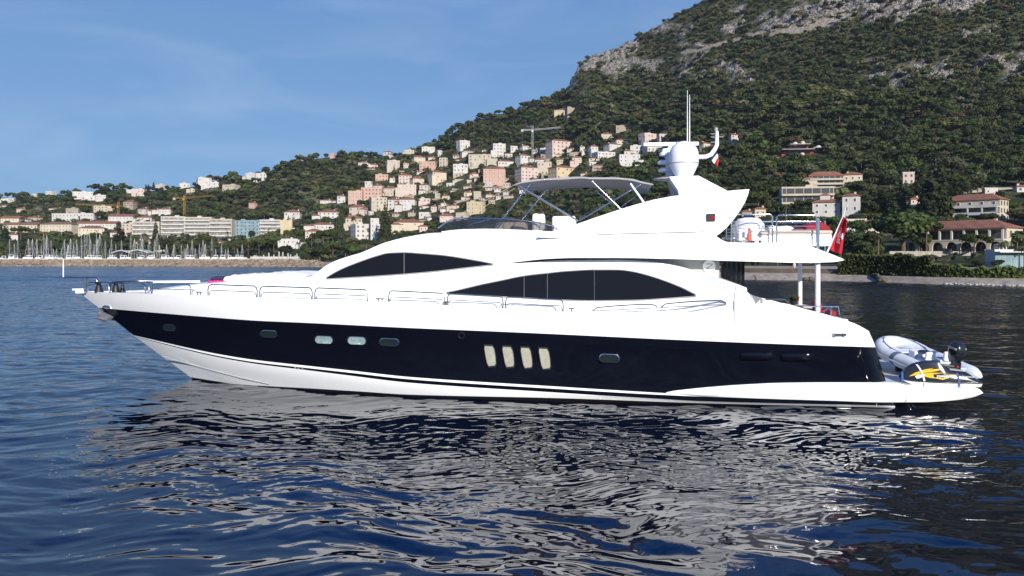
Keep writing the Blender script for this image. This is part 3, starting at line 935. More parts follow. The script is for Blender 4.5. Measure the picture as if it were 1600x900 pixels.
# satellite dome
DT = 0.55
a = bp(1068.5, 279, DT); b = bp(1068.5, 220.5, DT); rw = 22.8 / F * 28.9
h_ = b.z - a.z
prof = [(rw * .60, 0.02), (rw * .62, h_ * .08), (rw * .76, h_ * .18), (rw * .98, h_ * .36), (rw * 1.0, h_ * .40), (rw * 1.0, h_ * .62)]
for k in range(1, 9):
    t = k / 8 * math.pi / 2
    prof.append((rw * math.cos(t) + 0.001, h_ * .62 + h_ * .38 * math.sin(t)))
mb = MB(); mb.lathe(prof, (a.x, DT, a.z), 32)
dome = mb.build('satellite_dome', M['white_plastic'], yacht, smooth=40)
mb = MB(); mb.lathe([(rw * 1.005, h_ * .385), (rw * 1.012, h_ * .395), (rw * 1.012, h_ * .405), (rw * 1.005, h_ * .415)], (a.x, DT, a.z), 32); mb.build('seam', M['grey_trim'], dome)
mb = MB(); mb.lathe([(rw * .5, -0.12), (rw * .5, 0.01)], (a.x, DT, a.z), 20); mb.build('dome_foot', M['chrome'], dome, smooth=40)
# open array scanner in front of the dome
a = bp(1005, 225.3, -0.7); b = bp(1092, 225.3, -0.7)
mb = MB(); mb.box(((a.x + b.x) / 2, -0.7, (a.z + b.z) / 2), (abs(a.x - b.x), 0.12, 0.15))
scn = mb.build('radar_scanner', M['white_plastic'], yacht, smooth=30)
bv = scn.modifiers.new('b', 'BEVEL'); bv.width = 0.035; bv.segments = 2
c = bp(1047, 228, -0.7)
mb = MB(); mb.lathe([(0.2, -0.45), (0.2, -0.15), (0.12, -0.1), (0.06, 0.0), (0.06, 0.06)], (c.x, -0.7, c.z), 20); mb.build('motor_housing', M['white_plastic'], scn, smooth=40)
# tiered horns and small domes on the mast front
p0 = bp(1040, 244, 0.2)
mb = MB(); mb.box((bp(1046, 258, -.2).x, -0.2, bp(1048, 260, -.2).z), (0.25, 0.3, 0.95)); col = mb.build('horn_post', M['white_plastic'], yacht)
for v, r_ in ((241.5, 0.24), (254.5, 0.30), (266.5, 0.27), (236, 0.15)):
    p = bp(1040, v, -0.2); mb = MB(); mb.lathe([(r_ * .6, -0.07), (r_, -0.05), (r_, 0.04), (r_ * .7, 0.09), (0.02, 0.1)], (p.x, -0.2, p.z), 20); mb.build('horn', M['white_plastic'], col, smooth=40)
# aerials
for u, v in ((1074, 141), (1077.5, 148)):
    t = -0.35 if u < 1076 else 0.2
    a = bp(u, 224, t); b = bp(u, v, t)
    mb = MB(); mb.tube([(a.x, t, a.z - 0.9), (a.x, t, a.z + 0.1), (b.x, t, b.z)], [0.026, 0.022, 0.010], 6); mb.build('whip_aerial', M['white_plastic'], yacht)
# curved light arm
arm = [(1088, 245.5), (1103, 245), (1111, 241.5), (1117, 233), (1120, 226.5), (1120.2, 205)]
P = [bp(u, v, -0.2) for u, v in arm]
mb = MB(); mb.tube(P, [0.085, 0.085, 0.085, 0.085, 0.08, 0.06], 10); am = mb.build('light_arm', M['white_plastic'], yacht, smooth=50)
p = P[-1]; mb = MB(); mb.lathe([(0.06, -0.02), (0.07, 0.04), (0.06, 0.12), (0.02, 0.14)], (p.x + 0.03, p.y, p.z), 12); mb.build('navigation_light', M['grey_trim'], am, smooth=40)
mb = MB()
for v in (214, 209, 222): q_ = bp(1120, v, -0.2); mb.tube([q_ + Vector((0.22, 0, 0)), q_ - Vector((0.24 if v == 214 else 0.0, 0, 0))], 0.016, 6)
mb.build('small_aerial', M['grey_trim'], am)
# red side light on the fin
p = on(1111, 339.5, TA, 0.03); mb = MB(); mb.box(p, (0.26, 0.12, 0.24)); sl = mb.build('side_light', M['dark_trim'], yacht)
mb = MB(); mb.box(p + Vector((-0.03, 0.065, -0.03)), (0.14, 0.02, 0.12)); mb.build('lens', mat('red_lens', (0.25, 0.01, 0.02), 0.15), sl)

# ---------------- bimini
bimini = empty('bimini', (0, 0, 0)); bimini.parent = yacht
bt = cin([(804, 286.5), (818, 281.5), (835, 279), (850, 277.2), (880, 276), (912, 274.2), (922, 275.5), (960, 275.6), (985, 277.5), (1000, 281), (1012, 284), (1021, 286.5)])
mb = MB(); rings = []
half = 2.0
for u in lin(804, 1021, 44):
    p = bp(u, bt(u), half)
    sag = 0.05 * math.sin((u - 804) / 217 * math.pi * 3) ** 2
    e = min(1, (u - 803) / 30, (1022 - u) / 22)
    drop = 0.10 + 0.38 * max(e, 0.0) ** 0.6 * (0.8 if u < 850 else 1)
    o_ = []
    n = 15
    for f in lin(1, -1, n):
        z = p.z + 0.02 * (1 - f * f) - 0.012 * math.sin(f * 9 + u * .2) - sag * (1 - f * f)
        if abs(f) > 0.95: z -= 0.05
        o_.append(Vector((p.x, half * f, z)))
    i_ = [q - Vector((0, 0, 0.025)) for q in reversed(o_)]
    rings.append(o_ + i_)
mb.loft(rings, 0); mb.build('canopy', M['canvas'], bimini, smooth=50)
# hanging valance on the far side and the ends that show the grey underside
mb = MB(); rings = []
for u in lin(806, 1020, 40):
    p = bp(u, bt(u), half)
    e = max(min(1, (u - 805) / 14, (1021 - u) / 16), 0)
    d = 0.06 + 0.04 * e
    rings.append([Vector((p.x, half + .003, p.z - 0.04)), Vector((p.x, half + .012, p.z - d)), Vector((p.x, half - .012, p.z - d)), Vector((p.x, half - .02, p.z - 0.06))])
mb.loft(rings, 0); mb.build('valance', M['canvas'], bimini, smooth=50)
def pole(us, t, m='chrome', r=0.026, name='pole'):
    mb = MB(); mb.tube([bp(u, v, t) for u, v in us], r, 8); return mb.build(name, M[m], bimini, smooth=60)
pole([(766, 366), (830, 285)], 2.0)
pole([(812, 291), (903, 345)], 2.0, r=0.035)
pole([(925, 283), (970, 327)], 2.0, r=0.026)
pole([(905, 345), (1001, 288)], 2.0, r=0.03)
pole([(985, 287), (1007, 318)], 2.0, 'white_plastic', 0.04)
pole([(816, 343), (854, 296)], -2.0)
pole([(930, 298), (957, 318)], -2.0)
pole([(1002, 300), (955, 335)], -2.0)
pole([(726, 342), (806, 293)], 1.0, 'beige_cloth', 0.008, 'guy_line')
pole([(700, 345), (807, 287)], -1.0, 'beige_cloth', 0.008, 'guy_line')

# ---------------- stainless rails along the side deck
def side_rail(u0, u1, hgt=0.40, mid=True, d0=True, d1=True, tilt=0):
    def q(u, dz): 
        p = on(u, sheer_c(u), T0, -0.10); return Vector((p.x, p.y, p.z + dz))
    k = 5.0 if u1 > u0 else -5.0
    top = []
    if d0: top += [q(u0, -0.02), q(u0, hgt * .55), q(u0 + k * .25, hgt * .85), q(u0 + k, hgt)]
    else: top += [q(u0, 0.02), q(u0 + k * 2, hgt)]
    for u in lin(u0 + k * 3, u1 - k * 1.2, 8): top.append(q(u, hgt))
    top += [q(u1 - k, hgt), q(u1 - k * .25, hgt * .85), q(u1, hgt * .55), q(u1, -0.02)]
    mb = MB(); mb.tube(top, 0.022, 6)
    if mid:
        m_ = [q(u0 + 2, 0.0), q(u0 + 2.5, hgt * .32), q(u0 + 6, hgt * .48)] + [q(u, hgt * .48) for u in lin(u0 + 9, u1 - 7, 6)] + [q(u1 - 4, hgt * .46), q(u1 - 2, hgt * .25), q(u1 - 1.5, 0)]
        mb.tube(m_, 0.016, 6)
    return mb.build('deck_rail', M['rail_steel'], yacht, smooth=60)
for a, b in ((325, 402), (406, 488), (492, 575), (607.5, 695), (699, 786), (790, 880)): side_rail(a, b)
side_rail(298, 238, 0.38, True); side_rail(227, 172, 0.38, False)
# handrails on the wing aft
for a, b in ((925, 1027), (1032, 1135)):
    tr = cin([(a, 486 - (a - 925) * .05), (a + 9, 480.5 - (a - 925) * .055), (b - 6, 475.5 - (a - 925) * .055), (b, 479 - (a - 925) * .05)])
    mb = MB(); mb.tube([on(u, tr(u), T0, -0.05) for u in lin(a, b, 14)], 0.022, 6)
    mb.tube([on(u, 486 - (u - 925) * .05, T0, -0.05) for u in lin(a, b, 8)], 0.016, 6)
    mb.build('deck_rail', M['rail_steel'], yacht, smooth=60)
# cleats
for u in (591, 597, 697, 893, 309, 313): 
    p = on(u, sheer_c(u), T0, -0.10); mb = MB()
    mb.tube([p, p + Vector((0, 0, 0.10))], 0.02, 6); mb.tube([p + Vector((-.09, 0, .11)), p + Vector((.09, 0, .11))], 0.022, 6); mb.build('cleat', M['dark_trim'], yacht, smooth=50)

# ---------------- bow: pulpit, jackstaff, windlasses, fairlead, anchor
mb = MB()
mb.tube([bp(99, 433.5, 0.0), bp(133, 434, 0.35), bp(150, 433, 0.7), bp(152, 440, 0.7)], 0.025, 6)
mb.tube([bp(133, 434, 0.35), bp(133, 456, 0.35)], 0.05, 8)
mb.tube([bp(136, 442, 0.4), bp(148, 441, 0.6), bp(170, 441, 0.9), bp(171, 456, 0.9)], 0.022, 6)
mb.tube([bp(190, 439.5, 1.0), bp(228, 440, 1.4), bp(233, 443, 1.5), bp(233, 457, 1.5)], 0.022, 6)
mb.tube([bp(190, 439.5, 1.0), bp(172, 441, .9), bp(172, 456, .9)], 0.022, 6)
mb.tube([bp(135, 447, -0.5), bp(160, 441, -1.0), bp(230, 439, -1.9), bp(330, 442, -2.6)], 0.022, 6)
mb.build('pulpit', M['rail_steel'], yacht, smooth=60)
mb = MB(); a = bp(99, 433, 0); b = bp(99, 405, 0); mb.tube([a, b], [0.026, 0.022], 8); js = mb.build('jackstaff', M['white_plastic'], yacht, smooth=60)
mb = MB(); a = bp(128, 454.5, 0.1); mb.box(a, (0.35, 0.3, 0.18)); mb.box(a + Vector((0.08, 0, 0.06)), (0.42, 0.36, 0.07)); mb.build('bow_roller', M['white_plastic'], yacht)
mb = MB(); mb.tube([bp(240, 440.5, 0.6), bp(312, 440, 0.6)], 0.05, 8); mb.build('boat_hook', M['white_plastic'], yacht, smooth=50)
for (u0_, u1_, t) in ((148, 161, 0.35), (175, 187, 0.6), (187.5, 195, 0.2)):
    um = (u0_ + u1_) / 2; a = bp(um, 457, t); wdt = (u1_ - u0_) / F * 31 / 2
    mb = MB(); mb.lathe([(wdt, 0), (wdt * .95, 0.08), (wdt * .72, 0.22), (wdt * .5, 0.30), (wdt * .55, 0.36), (wdt * .25, 0.42), (0.01, 0.43)], (a.x, t, a.z), 14)
    mb.box((a.x + 0.05, t, a.z + 0.38), (wdt * 1.3, 0.1, 0.07))
    mb.build('windlass', M['black_cover'], yacht, smooth=50)
mb = MB(); mb.tube([onhull(u, v, 0.02) for u, v in ((161, 480), (164, 477.8), (171, 479), (173.5, 482.3))], 0.045, 8); mb.build('fairlead', M['chrome'], yacht, smooth=50)
# anchor stowed on the stem: shank and two folded flukes
mb = MB()
c = bp(169, 489.5, 0)
mb.tube([c + Vector((-0.35, 0, -0.05)), c + Vector((0.25, 0, 0.18))], 0.06, 8)
for sd in (1, -1):
    P = [c + Vector((0.28, 0.04 * sd, 0.08)), c + Vector((0.26, 0.30 * sd, -0.22)), c + Vector((-0.1, 0.26 * sd, -0.32)), c + Vector((-0.28, 0.06 * sd, -0.16))]
    mb.slab(P, [p + Vector((0.03, 0.05 * sd, 0.06)) for p in P])
mb.tube([c + Vector((0.27, -0.3, -0.1)), c + Vector((0.27, 0.3, -0.1))], 0.06, 8)
mb.build('anchor', mat('galvanised_steel', (0.20, 0.205, 0.21), 0.45, metal=0.7, vary=0.3, vscale=9), yacht, smooth=40)

# ---------------- platform fairing along the waterline and the bathing platform
pf_t = cin([(1025, 614), (1060, 610), (1100, 606), (1160, 601.5), (1230, 598.5), (1300, 598), (1404, 598.5), (1408, 600.5), (1440, 606), (1480, 607.5), (1510, 606.5), (1527, 606.8), (1533, 610), (1536, 613)])
pf_b = cin([(1025, 615), (1060, 617), (1100, 619.5), (1200, 623.5), (1300, 626.5), (1380, 629), (1440, 629), (1490, 626), (1520, 621.5), (1532, 617.5), (1536, 614.5)])
def TP_(s, z, u):
    g = min(max((u - 1025) / 120, 0), 1)
    t = 3.46 + 0.16 * g * (2 - g)
    if s < -1.2:
        q = min((-1.2 - s) / 3.3, 1.0)
        t = 3.62 - 1.9 * (1 - math.sqrt(max(1 - q ** 2.6, 0)))
    return t
mb = MB(); rings = []
for u in list(lin(1025, 1500, 80)) + list(lin(1503, 1536, 16)):
    a, b = pf_t(u), pf_b(u)
    po = [on(u, b + (a - b) * j / 5, TP_) for j in range(6)]
    d = 0.05
    po[0].y -= d; po[-1].y -= d * .5
    if u > 1404:
        rings.append(po + [Vector((p.x, -p.y, p.z)) for p in reversed(po)])
    else:
        rings.append(po + [Vector((p.x, p.y - 1.2, p.z)) for p in reversed(po)])
k = sum(1 for u in list(lin(1025, 1500, 80)) if u <= 1404)
mb.loft(rings[:k], 0)
mb.loft([[Vector((p.x, abs(p.y) * (1 if i < 6 else -1), p.z)) for i, p in enumerate(r_[:6] + [Vector((q.x, q.y, q.z)) for q in reversed(r_[:6])])] if j == 0 else r_ for j, r_ in enumerate(rings[k - 1:])], 0)
plat = mb.build('swim_platform', M['gelcoat'], yacht, smooth=35)
mb = MB(); mb.tube([on(1416, v, TP_, 0.004) for v in (603, 612, 628)], 0.008, 4); mb.build('joint', M['grey_trim'], plat)
mb = MB(); a = bp(1410, 601, 3.0); b = bp(1520, 607, 2.2)
mb.box(((a.x + b.x) / 2, 0, bp(1450, 606.8, 3.3).z), (abs(a.x - b.x) * 0.95, 5.6, 0.03)); mb.build('teak_deck', M['teak'], plat)
mb = MB(); a = bp(1417, 632, 3.2)
mb.tube([a, a + Vector((-0.16, 0, -0.16))], 0.02, 6); mb.tube([a + Vector((-.15, 0, 0)), a + Vector((-0.34, 0, -0.2))], 0.02, 6); mb.build('ladder_bracket', M['chrome'], plat)
mb = MB(); mb.tube([on(u, 638.5 - 0.004 * (1380 - u) * .3, lambda s, z, q: 3.4) for u in lin(1140, 1330, 10)], 0.02, 6); mb.build('chine_strip', M['white_plastic'], yacht, smooth=50)

# overhanging quarter tip
QT = lambda u: 3.64 - 0.5 * (1 - math.sqrt(max(1 - (max(u - 1255, 0) / 104) ** 4, 0)))
mb = MB(); rings = []
qt = cin([(1255, 484), (1290, 492), (1315, 499), (1340, 508), (1358, 517.3)]); qb = cin([(1255, 521), (1300, 520.5), (1340, 520.3), (1354, 520.5), (1358, 518.3)])
for u in lin(1255, 1358, 20):
    a, b = qt(u), qb(u); t_ = QT(u); _ = (1 - math.sqrt(max(1 - ((u - 1255) / 104) ** 4, 0)))
    rings.append([on(u, a, lambda s, z, q: t_ - 0.06), on(u, (a + b) / 2, lambda s, z, q: t_), on(u, b, lambda s, z, q: t_ - .02), on(u, b, lambda s, z, q: t_ - 0.35), on(u, a, lambda s, z, q: t_ - 0.35)])
mb.loft(rings, 0); mb.build('quarter_bulwark', M['gelcoat'], yacht, smooth=40)
mb = MB(); mb.loft([[Vector((p.x, -p.y, p.z)) for p in r_] for r_ in rings], 0); mb.build('quarter_bulwark', M['gelcoat'], yacht, smooth=40)

# recessed mooring slot with small posts below the quarter
mb = MB(); rings = []
for u in lin(1300.5, 1351, 14):
    rings.append([on(u, v, lambda s, z, q: QT(u) + d) for v, d in ((520.8, .03), (526.3, .03), (526.3, -.25), (520.8, -.25))])
mb.loft(rings, 0); slot = mb.build('mooring_slot', M['grey_trim'], yacht)
mb = MB(); rings = []
for u in lin(1303, 1348, 14):
    rings.append([on(u, v, lambda s, z, q: QT(u) + d) for v, d in ((521.6, .036), (525, .036), (525, .0), (521.6, .0))])
mb.loft(rings, 0); mb.build('slot_opening', M['dark_trim'], slot)
for u in (1304, 1318, 1333, 1347):
    mb = MB(); mb.tube([on(u, 520.8, lambda s, z, q: QT(u) + .05), on(u, 526.5, lambda s, z, q: QT(u) + .05)], 0.025, 8); mb.build('slot_post', M['chrome'], slot)

# posts under the overhang
for u, t, r_ in ((1277.5, 2.6, 0.085), (1250, 0.9, 0.075)):
    a = bp(u, 495, t); b = bp(u, 408.5, t)
    mb = MB(); mb.tube([(a.x, t, min(a.z, 2.3)), (a.x, t, b.z + 0.02)], r_, 14); mb.build('awning_post', M['gelcoat'], yacht, smooth=50)
# cockpit coaming rail
mb = MB(); mb.tube([bp(1196, 468, 1.8), bp(1226, 468, 1.8), bp(1232, 472, 1.9)], 0.03, 6); mb.build('cockpit_rail', M['chrome'], yacht, smooth=50); mb = MB()
mb.tube([bp(1232, 478, 3.3), bp(1310, 479, 3.2), bp(1312, 492, 3.2)], 0.022, 6); mb.tube([bp(1299, 479, 3.2), bp(1299, 492, 3.2)], 0.022, 6)
mb.tube([bp(1288, 492, 3.0), bp(1288, 485, 3.0), bp(1294, 481, 3.0), bp(1298, 485, 3.0), bp(1298, 492, 3.0)], 0.022, 6)
mb.build('cockpit_rail', M['chrome'], yacht, smooth=50)

# ---------------- rails on the aft flybridge deck
def fly_rail(u0, u1, vt, vbt, t, wires):
    mb = MB()
    mb.tube([bp(u0, vbt, t), bp(u0, vt + 4, t), bp(u0 + 3, vt, t), bp(u1 - 3, vt, t), bp(u1, vt + 4, t), bp(u1, vbt, t)], 0.026, 8)
    for k in range(wires):
        v = vt + 12 + k * 5.2
        mb.tube([bp(u0, v, t), bp(u1, v, t)], 0.009, 5)
    return mb.build('flybridge_rail', M['chrome'], yacht, smooth=50)
fly_rail(1143, 1207, 335, 378, 2.4, 5)
fly_rail(1213.5, 1276, 336, 379, 2.4, 4)
mb = MB(); mb.tube([bp(1278, 341, 2.2), bp(1278, 392, 2.2)], 0.06, 10); mb.build('rail_post', M['chrome'], yacht, smooth=50)
mb = MB(); mb.tube([bp(1289, 345, 1.5), bp(1289, 392, 1.5)], 0.035, 8); mb.build('rail_post', M['chrome'], yacht, smooth=50)
fly_rail(1135, 1285, 346, 372, -2.4, 3)
# ================================================================== things carried on board (each its own top-level object)
def aboard(name, s, t, z, label, cat, rz=0.0, group=None):
    o = empty(name, bw(s, t, z), BOAT_RZ + rz)
    return tag(o, label, cat, group)
def bev(o, w, n=3):
    b = o.modifiers.new('b', 'BEVEL'); b.width = w; b.segments = n; b.limit_method = 'ANGLE'
    return o

# ---- rigid inflatable tender on the platform (local x = its bow)
tw = W(1459, 600, 27.9)
tender = empty('tender', (14.45, 28.5, 0.80), R(101))
tender.rotation_euler = (0, R(-10), R(101))
tender.scale = (1.0, 1.22, 1.05)
tag(tender, 'pale grey inflatable tender with black outboard on the bathing platform', 'dinghy')
path = []
for x in lin(-1.55, 0.75, 8): path.append(Vector((x, 0.62, 0.34)))
for k in range(1, 12):
    a = math.pi / 2 - math.pi * k / 12
    path.append(Vector((0.75 + 1.0 * math.cos(a), 0.62 * math.sin(a), 0.34 + 0.16 * math.cos(a))))
for x in lin(0.75, -1.55, 8): path.append(Vector((x, -0.62, 0.34)))
cone0 = [Vector((-1.95, 0.62, 0.36)), Vector((-1.75, 0.62, 0.345))]
full = cone0 + path + [Vector((-1.75, -0.62, 0.345)), Vector((-1.95, -0.62, 0.36))]
rad = [0.05, 0.17] + [0.235] * len(path) + [0.17, 0.05]
mb = MB(); mb.tube(full, rad, 16); mb.build('tube_collar', M['rib_pale'], tender, smooth=60)
for sgn in (1, -1):
    mb = MB(); mb.tube([Vector((x, 0.62 * sgn, 0.34)) for x in (0.1, 0.32)], 0.239, 16); mb.build('wear_patch', M['rib_navy'], tender, smooth=60)
mb = MB(); st = [Vector((p.x + (0.235 * (p.x - 0.75) if p.x > 0.75 else 0), p.y * 1.375, p.z - 0.02)) for p in path]
mb.tube(st, 0.035, 6); mb.build('rubbing_strip', M['rib_grey'], tender, smooth=60)
mb = MB()
mb.tube([Vector((0.85 + 0.9 * math.cos(a), 0.55 * math.sin(a), 0.60 + 0.14 * math.cos(a))) for a in lin(0.5, 2.2, 9)], 0.016, 5)
mb.tube([Vector((0.85 + 0.9 * math.cos(a), 0.55 * math.sin(a), 0.60 + 0.14 * math.cos(a))) for a in lin(-0.5, -2.2, 9)], 0.016, 5)
for a in (0.6, 1.1, 1.7, -0.6, -1.1, -1.7): mb.box((0.85 + 0.9 * math.cos(a), 0.57 * math.sin(a), 0.58 + 0.14 * math.cos(a)), (0.1, 0.07, 0.04))
mb.build('grab_rope', M['rib_navy'], tender, smooth=60)
mb = MB(); rings = []
for x, hw, zk, zc in ((-1.55, .55, .02, .22), (-0.5, .55, .0, .2), (0.5, .5, .02, .22), (1.1, .3, .12, .3), (1.55, .05, .32, .40)):
    rings.append([Vector((x, hw, zc)), Vector((x, 0, zk)), Vector((x, -hw, zc)), Vector((x, 0, zc + .03))])
mb.loft(rings, 0); mb.build('keel_hull', M['rib_grey'], tender, smooth=30)
mb = MB(); mb.box((-0.2, 0, 0.24), (2.6, 0.95, 0.04)); mb.build('floor', M['rib_grey'], tender)
mb = MB(); mb.box((-1.5, 0, 0.36), (0.07, 0.9, 0.34)); bev(mb.build('transom', M['rib_grey'], tender), .02)
mb = MB(); mb.box((0.05, 0.05, 0.46), (0.36, 0.5, 0.46)); bev(mb.build('steering_console', M['white_plastic'], tender), .05)
mb = MB(); mb.lathe([(0.15, -.012), (0.165, 0), (0.15, .012)], (-0.2, 0.05, 0.72), 16); mb.build('steering_wheel', M['dark_trim'], tender)
mb = MB(); mb.box((-0.62, 0, 0.42), (0.42, 0.85, 0.34)); bev(mb.build('bench_seat', M['rib_grey'], tender), .04)
for yy in (.28, -.3): mb = MB(); mb.box((-0.85, yy, 0.72), (0.12, 0.3, 0.32)); bev(mb.build('backrest', M['white_plastic'], tender), .05)
mb = MB(); mb.box((0.9, 0.0, 0.36), (0.5, 0.55, 0.16)); bev(mb.build('bow_locker', M['rib_pale'], tender), .04)
mb = MB(); rings = []
for z, x0, x1, hw in ((0.62, -1.72, -1.44, .13), (0.74, -1.86, -1.38, .19), (0.98, -1.88, -1.36, .20), (1.12, -1.82, -1.40, .17), (1.19, -1.70, -1.48, .10)):
    c = (x0 + x1) / 2; a = (x1 - x0) / 2
    rings.append([Vector((c + a * math.copysign(abs(math.cos(t)) ** .6, math.cos(t)), hw * math.copysign(abs(math.sin(t)) ** .6, math.sin(t)), z)) for t in lin(0, 2 * math.pi, 20, endpoint=False)])
mb.loft(rings, 0); en = mb.build('outboard_engine', M['engine_black'], tender, smooth=50); en.scale = (1, .85, 1.2)
mb = MB(); mb.loft([[Vector((-1.68 + a * .13, b * .10, z)) for a, b in ((1, 1), (-1, .7), (-1, -.7), (1, -1))] for z in (0.66, 0.3, 0.0)], 0); mb.box((-1.70, 0, 0.02), (0.42, .3, .03)); mb.build('engine_leg', M['engine_black'], en)
mb = MB(); mb.box((-1.62, 0, 1.02), (0.36, 0.405, 0.05)); bev(mb.build('cowl_band', M['grey_trim'], en), .01)
# chocks under it
for x in (-1.0, 0.6):
    p = tender.matrix_basis @ Vector((x, 0, 0))
    o = empty('boat_chock', (p.x, p.y, 0.60), R(101)); tag(o, 'dark support chock under the %s of the grey tender' % ('stern' if x < 0 else 'bow'), 'chock')
    mb = MB(); mb.slab([(-.05, .5, 0), (-.05, -.5, 0), (-.05, -.5, .30), (-.05, 0, .14), (-.05, .5, .30)], [(.05, .5, 0), (.05, -.5, 0), (.05, -.5, .30), (.05, 0, .14), (.05, .5, .30)])
    mb.build('cradle', M['dark_trim'], o)

# ---- stand-up jet ski lying fore and aft at the port edge of the platform
JT = 3.15
jb = bp(1473, 603, JT)
jet = aboard('jet_ski', jb.x, JT - 0.36, jb.z, 'black jet ski with yellow flashes and white bottom strapped to platform edge', 'jet ski')
def jp(x, y):     # pixel in the enlarged crop -> local x, z on the plane of the side
    p = bp(1340 + x / 5.627, 500 + y / 5.627, JT); return p.x - jb.x, p.z - jb.z
def jcurve(pts):
    return cin([jp(x, y) for x, y in pts])
wl = jcurve([(400, 521), (500, 541), (600, 546), (850, 553), (1097, 556)])
bot = jcurve([(400, 524), (470, 562), (600, 600), (750, 602), (900, 600), (1097, 594)])
top = jcurve([(400, 515), (425, 478), (450, 450), (485, 422), (530, 400), (575, 390), (620, 383), (680, 377), (720, 377), (745, 388), (770, 405), (800, 428), (830, 446), (880, 456), (960, 465), (1010, 492), (1050, 520), (1090, 546), (1097, 552)])
x_bow = jp(400, 520)[0]; x_st = jp(1097, 560)[0]
def hw(x):
    f = (x_bow - x) / (x_bow - x_st)
    return 0.36 * min(1, 0.12 + 1.25 * max(f, 0) ** 0.55)
mb = MB(); rings = []
for x in lin(x_bow, x_st, 30):
    w_ = hw(x); b_, l_ = bot(x), wl(x)
    rings.append([Vector((x, w_, l_)), Vector((x, w_ * .97, b_ * .35 + l_ * .65)), Vector((x, w_ * .75, b_)), Vector((x, -w_ * .75, b_)), Vector((x, -w_ * .97, b_ * .35 + l_ * .65)), Vector((x, -w_, l_))])
mb.loft(rings, 0); mb.build('hull', M['white_plastic'], jet, smooth=35)
def jside(x, z):
    w_ = hw(x); f = min(max((z - wl(x)) / max(top(x) - wl(x), .02), 0), 1)
    return w_ * (1.0 - 0.30 * f ** 2.2) 
mb = MB(); rings = []
for x in lin(x_bow, x_st, 44):
    l_, t_ = wl(x), max(top(x), wl(x) + .01)
    po = [Vector((x, jside(x, l_ + (t_ - l_) * f), l_ + (t_ - l_) * f)) for f in (0, .2, .4, .6, .8, .93, 1.0)]
    e = po[-1]
    mid = [Vector((x, e.y * .7, t_ + .025)), Vector((x, 0, t_ + 0.035)), Vector((x, -e.y * .7, t_ + .025))]
    rings.append(po + mid + [Vector((p.x, -p.y, p.z)) for p in reversed(po)])
mb.loft(rings, 0); deck = mb.build('deck_shell', M['engine_black'], jet, smooth=40)
mb = MB(); mb.tube([Vector((x, hw(x) + .012, wl(x))) for x in lin(x_bow, x_st, 24)], 0.022, 6); mb.build('bumper_strip', M['dark_trim'], jet, smooth=60)
def decal(name, polys, m, par, off=0.006):
    mb = MB()
    for pg in polys:
        P = []
        # subdivide edges so the flat decal follows the curved side
        for (a, b), (c, d) in zip(pg, pg[1:] + pg[:1]):
            for k in range(6):
                x, z = jp(a + (c - a) * k / 6, b + (d - b) * k / 6); P.append((x, z))
        front = [Vector((x, jside(x, z) + off, z)) for x, z in P]
        back = [Vector((x, jside(x, z) - 0.01, z)) for x, z in P]
        mb.slab(front, back)
    return mb.build(name, m, par)
decal('yellow_flash', [[(470, 503), (520, 470), (600, 440), (680, 425), (640, 440), (755, 430), (700, 452), (640, 462), (580, 472), (540, 488)],
                       [(590, 475), (650, 466), (780, 466), (700, 474), (640, 478), (875, 484), (870, 492), (790, 492), (800, 510), (750, 526), (700, 515), (640, 510), (600, 500)]], M['yellow_paint'], deck)
decal('white_flash', [[(520, 500), (545, 487), (590, 480), (600, 492), (560, 515), (535, 520)], [(700, 490), (840, 489), (810, 500), (745, 503)]], M['flag_white'], deck, 0.009)
def text(s, size, name, m, par, loc, rot, ext=0.002, xs=1.0, shear=0.0):
    c = bpy.data.curves.new(name, 'FONT'); c.body = s; c.size = size; c.extrude = ext; c.align_x = 'CENTER'; c.align_y = 'CENTER'; c.shear = shear
    o = bpy.data.objects.new(name, c); COL.objects.link(o)
    bpy.context.view_layer.update()
    me = bpy.data.meshes.new_from_object(o.evaluated_get(bpy.context.evaluated_depsgraph_get()))
    bpy.data.objects.remove(o); bpy.data.curves.remove(c)
    me.name = name; me.materials.clear(); me.materials.append(m)
    o = bpy.data.objects.new(name, me); COL.objects.link(o); o.parent = par
    o.location = loc; o.rotation_euler = rot; o.scale = (xs, 1, 1)
    return o
# lettering on the port side reads from port: local +x is the bow (left in the photo)
x, z = jp(985, 503); text('YAMAHA', 0.075, 'lettering', M['flag_white'], deck, (x, jside(x, z) + 0.012, z), (R(90), 0, R(180)))
x, z = jp(925, 502); mb = MB(); mb.tube([Vector((x + .03 * math.cos(a), jside(x, z) + .012, z + .03 * math.sin(a))) for a in lin(0, 2 * math.pi, 14, endpoint=False)], .007, 5, close=True)
for a in (math.pi/2, math.pi*7/6, -math.pi/6): mb.tube([Vector((x, jside(x, z) + .012, z)), Vector((x + .03 * math.cos(a), jside(x, z) + .012, z + .03 * math.sin(a)))], .005, 5)
mb.build('emblem', M['flag_white'], deck)
x, z = jp(768, 497); text('SUPERJET', 0.10, 'lettering', M['flag_white'], deck, (x, jside(x, z) + 0.016, z), (R(90), 0, R(180)), xs=1.3, shear=.25)
mb = MB(); a = jp(760, 395); b = jp(905, 432); c = jp(880, 408)
mb.tube([(a[0], 0, a[1] - .05), (b[0], 0, b[1] + .03)], 0.045, 8); mb.tube([(b[0] + .05, -.3, b[1] + .06), (b[0], 0, b[1] + .05), (b[0] + .05, .3, b[1] + .06)], 0.022, 8)
mb.build('handle_pole', M['dark_trim'], jet, smooth=50)
mb = MB(); mb.tube([(b[0] + .045, .18, b[1] + .06), (b[0] + .055, .31, b[1] + .06)], 0.03, 8); mb.build('red_grip', M['ensign_red'], jet, smooth=50)
